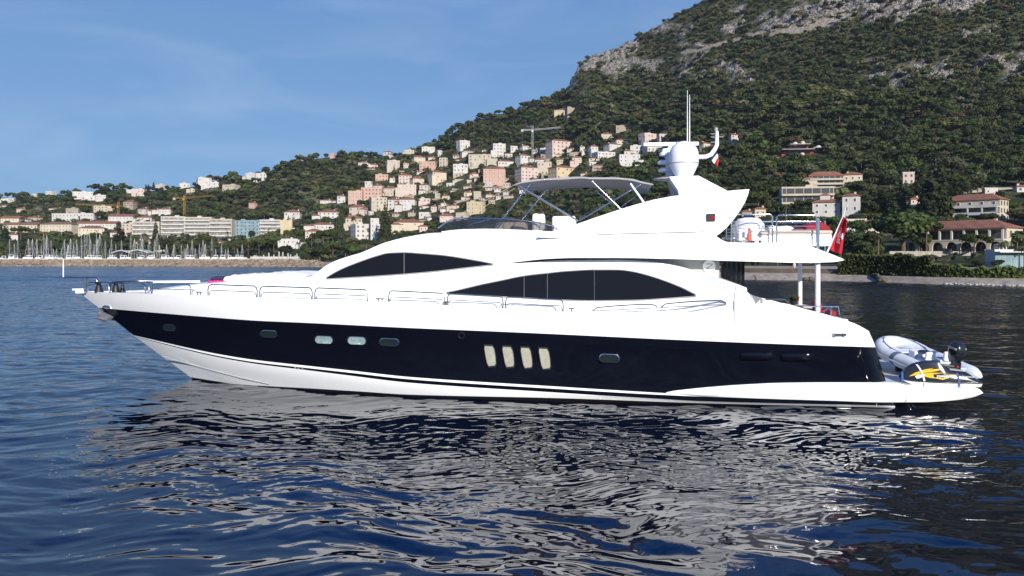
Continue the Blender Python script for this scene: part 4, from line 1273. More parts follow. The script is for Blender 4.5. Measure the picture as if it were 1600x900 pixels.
mb = MB(); mb.slab([(jp(830, 446)[0], y, jp(830, 446)[1] + .05) for y in (.2, -.2)] + [(jp(960, 466)[0], y, jp(960, 466)[1] + .045) for y in (-.2, .2)], [(jp(830, 446)[0], y, jp(830, 446)[1]) for y in (.2, -.2)] + [(jp(960, 466)[0], y, jp(960, 466)[1]) for y in (-.2, .2)]); mb.build('foot_mat', M['grey_trim'], jet)
def strap(name, pts, m, label):
    P = [jp(*p) for p in pts]
    o = aboard(name, jb.x, JT - 0.36, jb.z, label, 'strap')
    mb = MB(); wd2 = 0.03
    fr = [Vector((x, jside(x, z) + .02, z)) for x, z in P]
    ring = [[p + Vector((wd2, 0, 0)), p + Vector((-wd2, 0, 0)), p + Vector((-wd2, -.012, 0)), p + Vector((wd2, -.012, 0))] for p in fr]
    ring.insert(0, [p + Vector((0, -0.35, .06)) for p in ring[0]])
    mb.loft(ring, 0); mb.build('webbing', M[m], o)
strap('lashing_strap', [(540, 398), (560, 430), (578, 470), (592, 520), (600, 560), (605, 602)], 'strap_white', 'white lashing strap over the nose of the black jet ski')
strap('lashing_strap', [(880, 468), (884, 490), (892, 530), (895, 560), (890, 600)], 'strap_blue', 'blue lashing strap around the tail of the black jet ski')
mb = MB()
o = aboard('mooring_block', *bp(1410, 594, 3.0), 'small blue and grey mooring block at the nose of jet ski', 'block')
mb.box((0.02, 0, 0.12), (0.06, 0.12, 0.30)); mb.build('block_body', M['strap_blue'], o)
for xx in (700, 890):
    p = jp(xx, 612); o = empty('jet_ski_bunk', bw(jb.x + p[0], JT - .36, jb.z - 0.02), BOAT_RZ); tag(o, 'low pale bunk under the %s of the black jet ski' % ('middle' if xx == 700 else 'tail'), 'bunk')
    mb = MB(); mb.box((0, 0, 0.03), (0.12, 0.6, 0.10)); mb.build('bunk_beam', M['strap_white'], o)

# ---- ensign on its staff at the aft edge of the upper deck
ft = 0.0
a = bp(1291, 393, ft); b = bp(1318.5, 335, ft)
st = aboard('flag_staff', a.x, ft, a.z - 0.1, 'thin white leaning flag staff at the aft end of the upper deck', 'flag staff')
mb = MB(); mb.tube([(0, 0, 0), (b.x - a.x, 0, b.z - a.z + .1)], [0.035, 0.02], 8); mb.tube([(b.x - a.x, 0, b.z - a.z + .1), (b.x - a.x - .08, 0, b.z - a.z + .35)], 0.012, 6); mb.build('staff_pole', M['white_plastic'], st, smooth=50)
en = aboard('ensign', a.x, ft, a.z, 'red ensign with white cross hanging limp from the leaning staff', 'flag')
mb = MB(); nu, nv = 26, 30
hoist0 = Vector((b.x - a.x, 0, b.z - a.z - 0.05)); hoist1 = Vector(((b.x - a.x) * .10, 0, (b.z - a.z) * .10))
tip0 = bp(1321, 345, ft) - a; tip1 = bp(1317, 398, ft) - a; tip1.y = 0; tip0.y = 0
vv = []; ff = []; mm = []
for i in range(nu):
    for j in range(nv):
        f, g = i / (nu - 1), j / (nv - 1)
        h = hoist0.lerp(hoist1, g); e = tip0.lerp(tip1, g)
        p = h.lerp(e, f)
        y = 0.16 * math.sin(f * 9 + g * 2.2) * min(f * 3, 1) + 0.05 * math.sin(f * 17 - g * 4)
        vv.append((p.x, y, p.z - 0.05 * math.sin(f * 3.1) * g))
for i in range(nu - 1):
    for j in range(nv - 1):
        ff.append((i*nv + j, (i+1)*nv + j, (i+1)*nv + j + 1, i*nv + j + 1))
        x_, y_ = (i + .5) / (nu - 1) * 2 - 1, (j + .5) / (nv - 1) * 2 - 1
        x_ *= 1.1
        cross = (abs(x_) < 0.04 + 0.34 * abs(y_) and abs(y_) < .46) or (abs(y_) < 0.04 + 0.34 * abs(x_) and abs(x_) < .5)
        edge = i == 0 or (j == 0 and i < 4)
        mm.append(1 if (cross and not (abs(x_) < .07 and abs(y_) < .07)) or edge else 0)
mb.add(vv, ff, mm)
fo = mb.build('flag_cloth', [M['ensign_red'], M['flag_white']], en, smooth=80)
fo.modifiers.new('s', 'SOLIDIFY').thickness = 0.008

# ---- courtesy flag under the light arm
a = bp(1110, 240, -0.25)
cf = aboard('courtesy_flag', a.x, -0.25, a.z, 'small blue white red flag hanging below the curved light arm', 'flag')
mb = MB(); vv = []; ff = []; mm = []
c0, c1, c2, c3 = [(bp(u, v, -0.25) - a) for u, v in ((1107.5, 246), (1120, 233.5), (1123, 252), (1120.5, 261))]
for i in range(13):
    for j in range(9):
        f, g = i / 12, j / 8
        p = c0.lerp(c1, g).lerp(c3.lerp(c2, g), f)
        vv.append((p.x, 0.05 * math.sin(f * 7 + g * 3), p.z))
for i in range(12):
    for j in range(8):
        ff.append((i*9 + j, (i+1)*9 + j, (i+1)*9 + j + 1, i*9 + j + 1)); mm.append(i // 4)
mb.add(vv, ff, mm); fo = mb.build('flag_cloth', [M['flag_blue'], M['flag_white'], M['flag_red']], cf, smooth=80)
fo.modifiers.new('s', 'SOLIDIFY').thickness = 0.006

# ---- foredeck: covered sunpads, cushions
def lump(name, us, top_k, bot_k, t0, t1, m, label, cat, wob=0.03):
    tp, bt_ = cin(top_k), cin(bot_k); tm = (t0 + t1) / 2
    p0 = bp(sum(us) / 2, bot_k[len(bot_k) // 2][1], tm)
    o = aboard(name, p0.x, tm, p0.z, label, cat)
    mb = MB(); rings = []
    n = 22
    for i, u in enumerate(lin(us[0], us[1], 30)):
        a = bp(u, tp(u), tm) - p0; b = bp(u, bt_(u), tm) - p0
        e = math.sqrt(max(min(1, i / 2.5, (29 - i) / 2.5), 0.02))
        hgt = max(a.z - b.z, .02); w2 = (t1 - t0) / 2 * (0.85 + .15 * e)
        ring = []
        for k in range(n):
            t = 2 * math.pi * k / n
            cy, sz_ = math.cos(t), math.sin(t)
            y = w2 * math.copysign(abs(cy) ** .45, cy); z = b.z + hgt * (0.5 + 0.5 * math.copysign(abs(sz_) ** .55, sz_)) * (1)
            z += wob * math.sin(y * 5 + u * .22) * (sz_ > 0) + wob * .6 * math.sin(y * 11 - u * .4) * (sz_ > 0)
            ring.append(Vector((a.x, y, z)))
        rings.append(ring)
    mb.loft(rings, 0); mb.build('cover', m, o, smooth=60); return o
lump('covered_sunpad', (368, 426), [(368, 433), (373, 430), (390, 428.5), (415, 427), (426, 430)], [(368, 440), (395, 440), (426, 440)], -1.2, 1.2, M['white_cloth'], 'white cloth covered sunpad beside the pink cushions on the foredeck', 'sunpad')
lump('covered_sunpad', (424, 494), [(424, 430), (432, 426.5), (450, 425), (475, 424), (488, 424.5), (494, 427)], [(424, 438), (460, 437), (494, 435)], -1.3, 1.3, M['white_cloth'], 'longer white covered sunpad just ahead of the wheelhouse windscreen', 'sunpad')
lump('cushion', (331, 366), [(331, 438.5), (345, 437.5), (352, 438), (366, 438)], [(331, 442.5), (350, 442), (366, 442)], 0.1, 0.9, M['pink_cloth'], 'bright pink seat cushion lying on the white foredeck', 'cushion', 0.0)
lump('bolster', (333, 352), [(333, 434), (340, 431.5), (352, 432)], [(333, 438.5), (343, 438.5), (352, 438)], 0.2, 0.7, M['purple_cloth'], 'dark purple bolster on top of the pink cushion', 'cushion', 0.0)
lump('bolster', (357.5, 368), [(357.5, 434), (363, 431), (368, 433)], [(357.5, 440), (363, 440), (368, 440)], 0.2, 0.8, M['purple_cloth'], 'short dark purple bolster against the white sunpad', 'cushion', 0.0)

# ---- cockpit: table, plant, chairs, cushions
def cpart(o, name, c, d, m, b=0.03):
    mb = MB(); mb.box(c, d); x = mb.build(name, m, o)
    if b: bev(x, b)
    return x
def cbase(u, v, t): p = bp(u, v, t); return p
p = cbase(1239, 476, 1.2)
tb = aboard('cockpit_table', p.x, 1.2, 2.35, 'low beige wicker table with plant in the aft cockpit', 'table')
cpart(tb, 'tabletop', (0, 0, p.z - 2.35 - .05), (1.0, 1.3, 0.08), M['beige_cloth']); cpart(tb, 'pedestal', (0, 0, (p.z - 2.45) / 2), (0.75, 0.9, p.z - 2.45), M['beige_cloth'])
pl_ = aboard('potted_plant', p.x - 0.02, 1.2, p.z - 0.01, 'small plant with red flowers standing on the cockpit table', 'plant')
mb = MB(); mb.lathe([(0.09, 0), (0.12, 0.14), (0.10, 0.14)], n=14); mb.build('pot', M['dark_trim'], pl_, smooth=50)
mb = MB(); rr_ = random.Random(3)
for k in range(60):
    a = rr_.uniform(0, 6.28); e = rr_.uniform(0.2, 1.3); L = rr_.uniform(.16, .34)
    d = Vector((math.cos(a) * math.cos(e), math.sin(a) * math.cos(e), math.sin(e))); s_ = Vector((-math.sin(a), math.cos(a), 0)) * .025
    b0 = Vector((0, 0, .12)); mb.add([b0 - s_ * .4, b0 + s_ * .4, b0 + d * L * .6 + s_, b0 + d * L, b0 + d * L * .6 - s_], [(0, 1, 2, 3, 4)])
mb.build('leaves', M['leaf_small'], pl_)
mb = MB()
for k in range(9):
    a = rr_.uniform(0, 6.28); r_ = rr_.uniform(.02, .2); mb.lathe([(.01, -.03), (.045, 0), (.01, .03)], (-.08 + r_ * math.cos(a), r_ * math.sin(a), .18 + rr_.uniform(0, .1)), 7)
mb.build('blossom', M['red_cloth'], pl_)
for i, (u, v, t) in enumerate(((1266, 473, 1.6), (1262, 470.5, -0.2))):
    p = cbase(u, v, t)
    ch = aboard('cockpit_chair', p.x, t, 2.3, ['red upholstered armchair beside the thicker white post in the cockpit', 'red upholstered armchair on the far side of the cockpit table'][i], 'chair')
    cpart(ch, 'seat', (0, 0, .42), (0.6, 0.6, 0.16), M['red_cloth'], .05); cpart(ch, 'backrest', (-0.26, 0, .68), (0.14, 0.6, max(p.z - 2.3 - .4, .3)), M['red_cloth'], .05)
    for sx_ in (-.24, .24):
        for sy_ in (-.24, .24): cpart(ch, 'leg', (sx_, sy_, .17), (.05, .05, .36), M['dark_trim'], 0)
p = cbase(1284, 476, -1.2)
sf = aboard('stern_seat', p.x, -0.5, 2.3, 'beige transom bench with dark red cushions at the cockpit stern', 'bench')
cpart(sf, 'seat', (0, 0, .2), (0.6, 3.2, 0.3), M['white_plastic'], .05)
for k in (-1.2, -.4, .4): cpart(sf, 'cushion', (-0.05, k, .45), (0.2, 0.62, 0.26), M['red_cloth'], .07)

# ---- aft upper deck: covered grill, chairs, horseshoe buoy, red cover
p = bp(1170, 376, 1.3)
g = aboard('covered_grill', p.x, 1.3, 5.25, 'white rounded cover over the bar on the aft upper deck', 'cover')
mb = MB(); q = bp(1170, 340, 1.3).z - 5.25; wr = 24 / F * 28
mb.lathe([(wr * .8, -.1), (wr * .9, q * .3), (wr, q * .55), (wr * .97, q * .75), (wr * .7, q * .95), (wr * .25, q), (.01, q)], n=24); mb.build('cover', M['white_cloth'], g, smooth=50)
for i, (u, t) in enumerate(((1162, 2.0), (1182, 2.0))):
    p = bp(u, 377, t); c = aboard('deck_chair', p.x, t, 5.2, ['white moulded chair left of the orange buoy on upper deck', 'white moulded chair right of the orange buoy on upper deck'][i], 'chair')
    cpart(c, 'seat', (0, 0, .22), (.4, .42, .10), M['white_plastic'], .04); cpart(c, 'backrest', (0, -.05, .36), (.34, .12, .42), M['white_plastic'], .05); cpart(c, 'pedestal', (0, 0, .08), (.14, .14, .2), M['white_plastic'], .02)
p = bp(1170.5, 372, 2.3); o = aboard('buoy_light', p.x, 2.3, p.z - .1, 'small orange buoy light clipped between two white deck chairs', 'buoy')
mb = MB(); mb.lathe([(.04, 0), (.075, .06), (.075, .2), (.05, .26), (.03, .34), (.05, .4), (.02, .44)], n=14); mb.build('float', M['orange_plastic'], o, smooth=50)
p = bp(1232, 372, 1.0)
o = aboard('sun_lounge', p.x, 1.0, 5.2, 'long white upholstered bench under the dark red cover on upper deck', 'bench')
z_ = bp(1232, 366, 1.0).z - 5.2
cpart(o, 'base', (0, 0, z_ / 2 - .03), (2.3, 2.4, z_ - .02), M['white_plastic'], .04); cpart(o, 'cushion', (0, 0, z_ + .03), (2.34, 2.44, .13), M['beige_cloth'], .05)
lump('folded_cover', (1233, 1289), [(1233, 365), (1245, 357), (1262, 349), (1275, 347.5), (1289, 355)], [(1233, 368), (1260, 368.5), (1289, 368)], 0.0, 1.6, M['red_cloth'], 'dark red folded fabric cover heaped on the upper deck bench', 'cover', .02)
lump('white_cover', (1196, 1236), [(1196, 356), (1205, 353), (1225, 353), (1236, 356)], [(1196, 370), (1215, 370), (1236, 370)], -0.9, 0.3, M['white_cloth'], 'white cloth heap between the rounded cover and the red cover', 'cover', .01)
for i, k in enumerate((0, 1)):
    p = bp(1140 + 10 * k, 372, -0.5); c = aboard('steamer_chair', p.x, -0.5 - .5 * k, 5.2, ['folded slatted chair beside the foot of the radar arch', 'slatted chair nearer the white rounded cover on upper deck'][i], 'chair')
    cpart(c, 'seat', (0, 0, .3), (.5, .5, .06), M['white_plastic'], .02)
    mb = MB()
    for j in range(5): mb.box((-.2 + .02 * j, 0, .38 + .1 * j), (.03, .5, .05))
    mb.build('backrest', M['white_plastic'], c)
    for sx_ in (-.2, .2):
        for sy_ in (-.2, .2): cpart(c, 'leg', (sx_, sy_, .13), (.04, .04, .28), M['grey_trim'], 0)
# ================================================================== buildings on the hillside
for k, c in dict(plaster_white=(0.46, 0.44, 0.405), plaster_cream=(0.47, 0.41, 0.31), plaster_pink=(0.44, 0.29, 0.23), plaster_rose=(0.47, 0.38, 0.335), plaster_beige=(0.40, 0.35, 0.275), plaster_yellow=(0.46, 0.38, 0.24), plaster_tan=(0.28, 0.235, 0.18)).items():
    M[k] = mat(k, c, 0.85, spec=0.2, vary=0.10, vscale=0.25)
M['tiles_red'] = mat('tiles_red', (0.22, 0.098, 0.064), 0.85, spec=0.2, vary=0.25, vscale=0.6, bump=0.4, bscale=3)
M['tiles_brown'] = mat('tiles_brown', (0.19, 0.105, 0.075), 0.85, spec=0.2, vary=0.25, vscale=0.6, bump=0.4, bscale=3)
M['roof_flat'] = mat('roof_flat', (0.36, 0.34, 0.32), 0.9, vary=0.15, vscale=0.4)
M['roof_slate'] = mat('roof_slate', (0.10, 0.10, 0.12), 0.7)
M['win_dark'] = mat('win_dark', (0.06, 0.06, 0.06), 0.15, spec=0.6)
M['win_mid'] = mat('win_mid', (0.22, 0.21, 0.19), 0.3, spec=0.5, vary=.6, vscale=.5)
M['win_frame'] = mat('win_frame', (0.60, 0.58, 0.54), 0.6)
M['shutter'] = mat('shutter', (0.16, 0.15, 0.13), 0.6, vary=0.3, vscale=2)
M['glass_blue'] = mat('glass_blue', (0.18, 0.26, 0.29), 0.2, spec=0.6, vary=0.25, vscale=0.3)
M['stone_wall'] = mat('stone_wall', (0.30, 0.27, 0.23), 0.9, vary=0.25, vscale=1.2, bump=0.8, bscale=2.5)
WALLS = dict(w='plaster_white', c='plaster_cream', p='plaster_pink', r='plaster_rose', b='plaster_beige', y='plaster_yellow', t='plaster_tan')

def wmesh(frame, pane):
    mb = MB()
    mb.box((0, 0, 0), (1.0, 0.10, 1.45), 0)
    f = mb.build('window', frame)
    mb = MB(); mb.box((0, -0.06, 0), (0.68, 0.06, 1.15), 0)
    g = mb.build('pane', pane)
    d = (f.data, g.data)
    for o in (f, g): bpy.data.objects.remove(o)
    return d
WIN = wmesh(M['win_frame'], M['win_dark'])
SHUT = wmesh(M['shutter'], M['win_dark'])
HOUSES = []      # (u0, u1, v0, v1, Y) screen boxes kept clear of nearer tree crowns
hrng = random.Random(21)
def add_window(root, x, y, z, rz, sx_=1.0, sz_=1.0, deep=False, data=WIN):
    o = bpy.data.objects.new('window', data[0]); COL.objects.link(o)
    o.parent = root; o.location = (x, y, z); o.rotation_euler = (0, 0, rz); o.scale = (sx_, 1, sz_)
    if deep:
        g = bpy.data.objects.new('pane', data[1]); COL.objects.link(g); g.parent = o
    return o
def house(u0, u1, v0, v1, wall, roof, label, group=None, yaw=None, floors=None, dep=None, name='house', cat='house', balc=False, rcol=None, win=True, top_w=None, wm=None, Y=None, big=False, chim=True):
    """v0 roof top, v1 wall foot in photograph pixels; stands where the hillside is at its foot"""
    u = (u0 + u1) / 2
    Y = Y or depth(u, v1)
    HOUSES.append((u0 - 1, u1 + 1, v0 - 1, v1 - 0.56 * (v1 - v0), Y))
    appw = (u1 - u0) / F * Y; h = (v1 - v0) / F * Y
    if yaw is None: yaw = R(hrng.uniform(-22, 34))
    dr = dep or hrng.uniform(0.6, 0.85)
    L = appw / (math.cos(yaw) + dr * abs(math.sin(yaw)))
    D = min(L * dr, 13) if not dep else L * dr
    base = W(u, v1, Y)
    root = empty(name, (base.x, Y + D * 0.5, base.z), yaw)
    tag(root, label, cat, group)
    rh = 0 if roof == 'f' else min(h * 0.30, L * 0.20, 2.6)
    hw_ = h - rh
    m = wm or M[WALLS[wall]]
    mb = MB(); mb.box((0, 0, (hw_ - 7) / 2), (L, D, hw_ + 7))
    if roof == 'f':
        for (cx, cy, dx, dy) in ((0, -D/2 + .15, L + .3, .3), (0, D/2 - .15, L + .3, .3), (-L/2 + .15, 0, .3, D - .3), (L/2 - .15, 0, .3, D - .3)):
            mb.box((cx, cy, hw_ + .25), (dx, dy, .5))
    mb.build('wall', m, root)
    if roof == 'f':
        mb = MB(); mb.box((0, 0, hw_ + .06), (L - .7, D - .7, .1)); mb.build('roof', M['roof_flat'], root)
        if L > 9:
            mb = MB(); mb.box((L * hrng.uniform(-.25, .25), D * .1, hw_ + .9), (min(3.5, L * .3), min(3, D * .3), 1.7)); mb.build('rooftop_hut', m, root)
    else:
        e = 0.55; rl = max(L / 2 - D / 2, L * .08) if roof == 'h' else L / 2 + e
        mb = MB(); x, y = L/2 + e, D/2 + e
        mb.add([(-x, -y, hw_ - .05), (x, -y, hw_ - .05), (x, y, hw_ - .05), (-x, y, hw_ - .05), (-x, -y, hw_ + .15), (x, -y, hw_ + .15), (x, y, hw_ + .15), (-x, y, hw_ + .15), (-rl, 0, hw_ + rh), (rl, 0, hw_ + rh)],
               [(0, 3, 2, 1), (0, 1, 5, 4), (1, 2, 6, 5), (2, 3, 7, 6), (3, 0, 4, 7), (4, 5, 9, 8), (5, 6, 9), (6, 7, 8, 9), (7, 4, 8)])
        rf = mb.build('roof', M[rcol or 'tiles_red'], root)
        if chim:
            mb = MB(); mb.box((L * hrng.choice((-.25, .22, .3)), D * .12, hw_ + rh * .8), (.8, .8, 1.5)); mb.build('chimney', m, rf)
    if not big and L > 6.5 and not balc and hrng.random() < .65:
        sd = hrng.choice((-1, 1)); wl2, wd2, wh2 = L * hrng.uniform(.3, .5), D * hrng.uniform(.4, .7), hw_ * hrng.uniform(.4, .75)
        cx = sd * (L/2 - wl2 * hrng.uniform(-.25, .3)); cy = -D/2 - wd2 * hrng.uniform(.0, .45)
        mb = MB(); mb.box((cx, cy, (wh2 - 7) / 2), (wl2, wd2, wh2 + 7)); mb.build('wing', m, root)
        mb = MB()
        if roof == 'f' or hrng.random() < .3: mb.box((cx, cy, wh2 + .1), (wl2 + .3, wd2 + .3, .25)); mb.build('wing_roof', M['roof_flat'], root)
        else:
            x, y = wl2/2 + .4, wd2/2 + .4
            mb.add([(cx + a_ * x, cy + b_ * y, wh2) for a_, b_ in ((-1, -1), (1, -1), (1, 1), (-1, 1))] + [(cx - x * .4, cy, wh2 + 1.3), (cx + x * .4, cy, wh2 + 1.3)], [(0, 3, 2, 1), (0, 1, 5, 4), (1, 2, 5), (2, 3, 4, 5), (3, 0, 4)]); mb.build('wing_roof', M[rcol or 'tiles_red'], root)
    if win:
        fl = floors or max(1, int(round(hw_ / 3.3)))
        fh = hw_ / fl
        nx = max(2, min(int(L / 3.0), 12)); ny = max(1, min(int(D / 4.0), 3))
        if not big: nx = min(nx, 5); fl_ = min(fl, 4)
        data = WIN if hrng.random() < .5 else SHUT
        sx_ = (L / nx) / 3.0 * 1.05; sz_ = fh / 3.3
        for j in range(fl):
            z = fh * (j + .52)
            if balc:
                mb = MB(); mb.box((0, -D/2 - .65, fh * j + .02), (L * .96, 1.3, .2)); mb.box((0, -D/2 - 1.25, fh * j + .6), (L * .96, .12, 1.1)); mb.build('balcony', M['plaster_white'] if wall != 'w' else m, root)
                mb = MB(); mb.box((0, -D/2 - .01, z + .1 * fh), (L * .94, .06, fh * .5)); mb.build('glazing', M['win_mid'], root)
                continue
            for i in range(nx):
                if not big and hrng.random() < .25: continue
                add_window(root, -L/2 + L * (i + .5) / nx, -D/2 - .03, z, 0, min(sx_, 1.3), min(sz_, 1.25), True, data)
        if not balc:
            for j in range(fl):
                for i in range(ny):
                    sd = 1 if yaw < 0 else -1     # the gable end that faces the camera
                    add_window(root, (L/2 + .03) * sd, -D/2 + D * (i + .5) / ny, fh * (j + .52), R(90) * sd, 1, min(sz_, 1.2), True, data)
    return root, L, D, hw_

GA = 'apartment blocks along the marina front'
GV = 'villas scattered over the village slope'
GH = 'houses along the far left hill'
# --- marina front, left
house(0, 29, 337, 352, 'c', 'g', 'cream long building with red roof at the far left edge of town', GA, yaw=R(4), rcol='tiles_red', big=True)
house(3, 57, 347, 364, 'c', 'g', 'wide cream building with brown roof, leftmost of the brown roofed row', GA, yaw=R(5), rcol='tiles_brown', big=True)
house(60, 116, 346, 368, 'c', 'h', 'wide cream building with brown roof, middle of the brown roofed row', GA, yaw=R(-6), rcol='tiles_brown', big=True)
house(118, 161, 352, 370, 'c', 'h', 'pale yellow block with brown roof, rightmost of the brown roofed row', GA, yaw=R(14), rcol='tiles_brown', big=True)
house(117, 181, 345, 362, 'w', 'g', 'long white building with red roof behind the brown roofed row', GA, yaw=R(8), rcol='tiles_red', big=True)
house(78, 151, 334, 346, 'w', 'f', 'long low white modern building above the brown roofs', GA, yaw=R(-8), dep=0.25, big=True)
house(168, 207, 334, 350, 'w', 'g', 'white building with red roof and blue front beside the yellow crane', GA, yaw=R(4), big=True)
house(213, 236, 336, 349, 'w', 'h', 'small white block with red roof above the rose apartments', GA, yaw=R(6))
house(189, 208, 350, 371, 'b', 'f', 'narrow beige block left of the rose apartments', GA, yaw=R(6))
house(204, 248, 347, 373, 'r', 'f', 'pale rose flat roofed apartments behind the dark conifer', GA, yaw=R(8), big=True, balc=True)
house(251, 288, 339, 371, 'w', 'f', 'white flat roofed apartments with balconies, first right of the conifer', GA, yaw=R(3), balc=True, dep=.4, big=True)
house(288, 330, 340, 373, 'c', 'f', 'cream apartments with striped balconies, second right of the conifer', GA, yaw=R(2), balc=True, dep=.35, big=True)
house(327, 362, 343, 376, 'b', 'f', 'pale beige banded apartments left of the blue glass block', GA, yaw=R(0), balc=True, dep=.4, big=True)
house(362, 405, 345, 372, 'w', 'f', 'blue glass fronted block in the middle of the apartment row', GA, yaw=R(0), dep=.35, wm=M['glass_blue'], big=True, floors=5)
house(405, 438, 344, 367, 'w', 'f', 'white apartments with balconies right of the blue glass block', GA, yaw=R(2), balc=True, dep=.4, big=True)
house(437, 456, 345, 368, 'y', 'f', 'plain windowless beige end block of the apartment row', GA, yaw=R(8), win=False)
# --- low houses among the marina trees
for a in [(9, 26, 364, 377, 'w', 'h', 'small white house with red roof beside the umbrella pine on the left'), (207, 238, 374, 388, 'r', 'h', 'rose house with red roof among the trees behind the masts'),
          (235, 256, 384, 394, 'w', 'f', 'low white house right of the rose house behind the masts'), (169, 185, 361, 371, 'w', 'h', 'small house with red roof left of the conifer'),
          (327, 350, 375, 384, 'w', 'h', 'small white house with red roof below the striped apartments'), (430, 467, 374, 391, 'w', 'f', 'white modern house among palms below the plain end block')]:
    house(*a[:6], a[6])
# --- far left hill
for a in [(0, 20, 311, 317, 'w', 'f', 'low white house at the left edge of the far hill'), (1, 12, 319, 326, 'w', 'h', 'tiny white cottage with red roof at the left edge of the hill'), (7, 20, 310, 317, 'w', 'f', 'white house with dark porch near the left edge of the hill'),
          (23, 38, 324, 334, 'b', 'h', 'beige house on the lower left slope'), (76, 95, 324, 330, 'w', 'h', 'white house with red roof in the middle of the left slope'), (111, 145, 300, 310, 'w', 'f', 'long white house near the crest of the left hill'),
          (124, 158, 307, 313, 'w', 'f', 'white terrace walls just below the long white crest house'), (50, 58, 303, 310, 'w', 'f', 'small white hut on the left crest'), (70, 84, 299, 306, 'w', 'f', 'white house between trees on the left crest'),
          (146, 163, 305, 313, 'w', 'f', 'white house right of the terrace walls on the left crest'), (208, 225, 296, 307, 'r', 'f', 'pale rose house on the crest left of the white cube'), (196, 209, 297, 303, 'w', 'f', 'low white house beside the pale rose crest house'),
          (240, 257, 289, 296, 'w', 'f', 'low white house beside the two cypresses on the crest'), (277, 295, 287, 293, 'w', 'f', 'low white house half hidden on the crest'), (303, 328, 278, 298, 'w', 'f', 'large white mansion block on the crest'),
          (290, 304, 296, 303, 'b', 'f', 'beige annexe at the foot of the white mansion'), (327, 341, 285, 295, 'w', 'f', 'white wing right of the mansion block'), (102, 122, 326, 335, 't', 'f', 'tan house behind the long low modern building'),
          (192, 210, 312, 328, 't', 'h', 'tan unfinished house beside the yellow crane'), (214, 230, 324, 333, 'w', 'h', 'white house with red roof above the town'), (233, 247, 326, 333, 'w', 'h', 'smaller white house with pale red roof left of the twin gabled house'),
          (247, 266, 324, 334, 'w', 'h', 'twin gabled white house with red roof above the town'), (383, 401, 271, 285, 'w', 'f', 'white modern house on the wooded crest'), (400, 416, 271, 285, 'w', 'f', 'right half of the white modern pair on the crest'),
          (346, 372, 289, 298, 'b', 'f', 'long pale house on the wooded slope'), (388, 400, 315, 326, 'p', 'h', 'small pink house alone in the woods'), (140, 170, 322, 330, 'b', 'f', 'low pale building behind the yellow crane jib'),
          (40, 62, 337, 346, 'b', 'h', 'grey beige house behind the brown roofed row'), (28, 44, 340, 349, 'w', 'h', 'white house with red roof squeezed behind the brown roofs')]:
    house(*a[:6], a[6], GH)
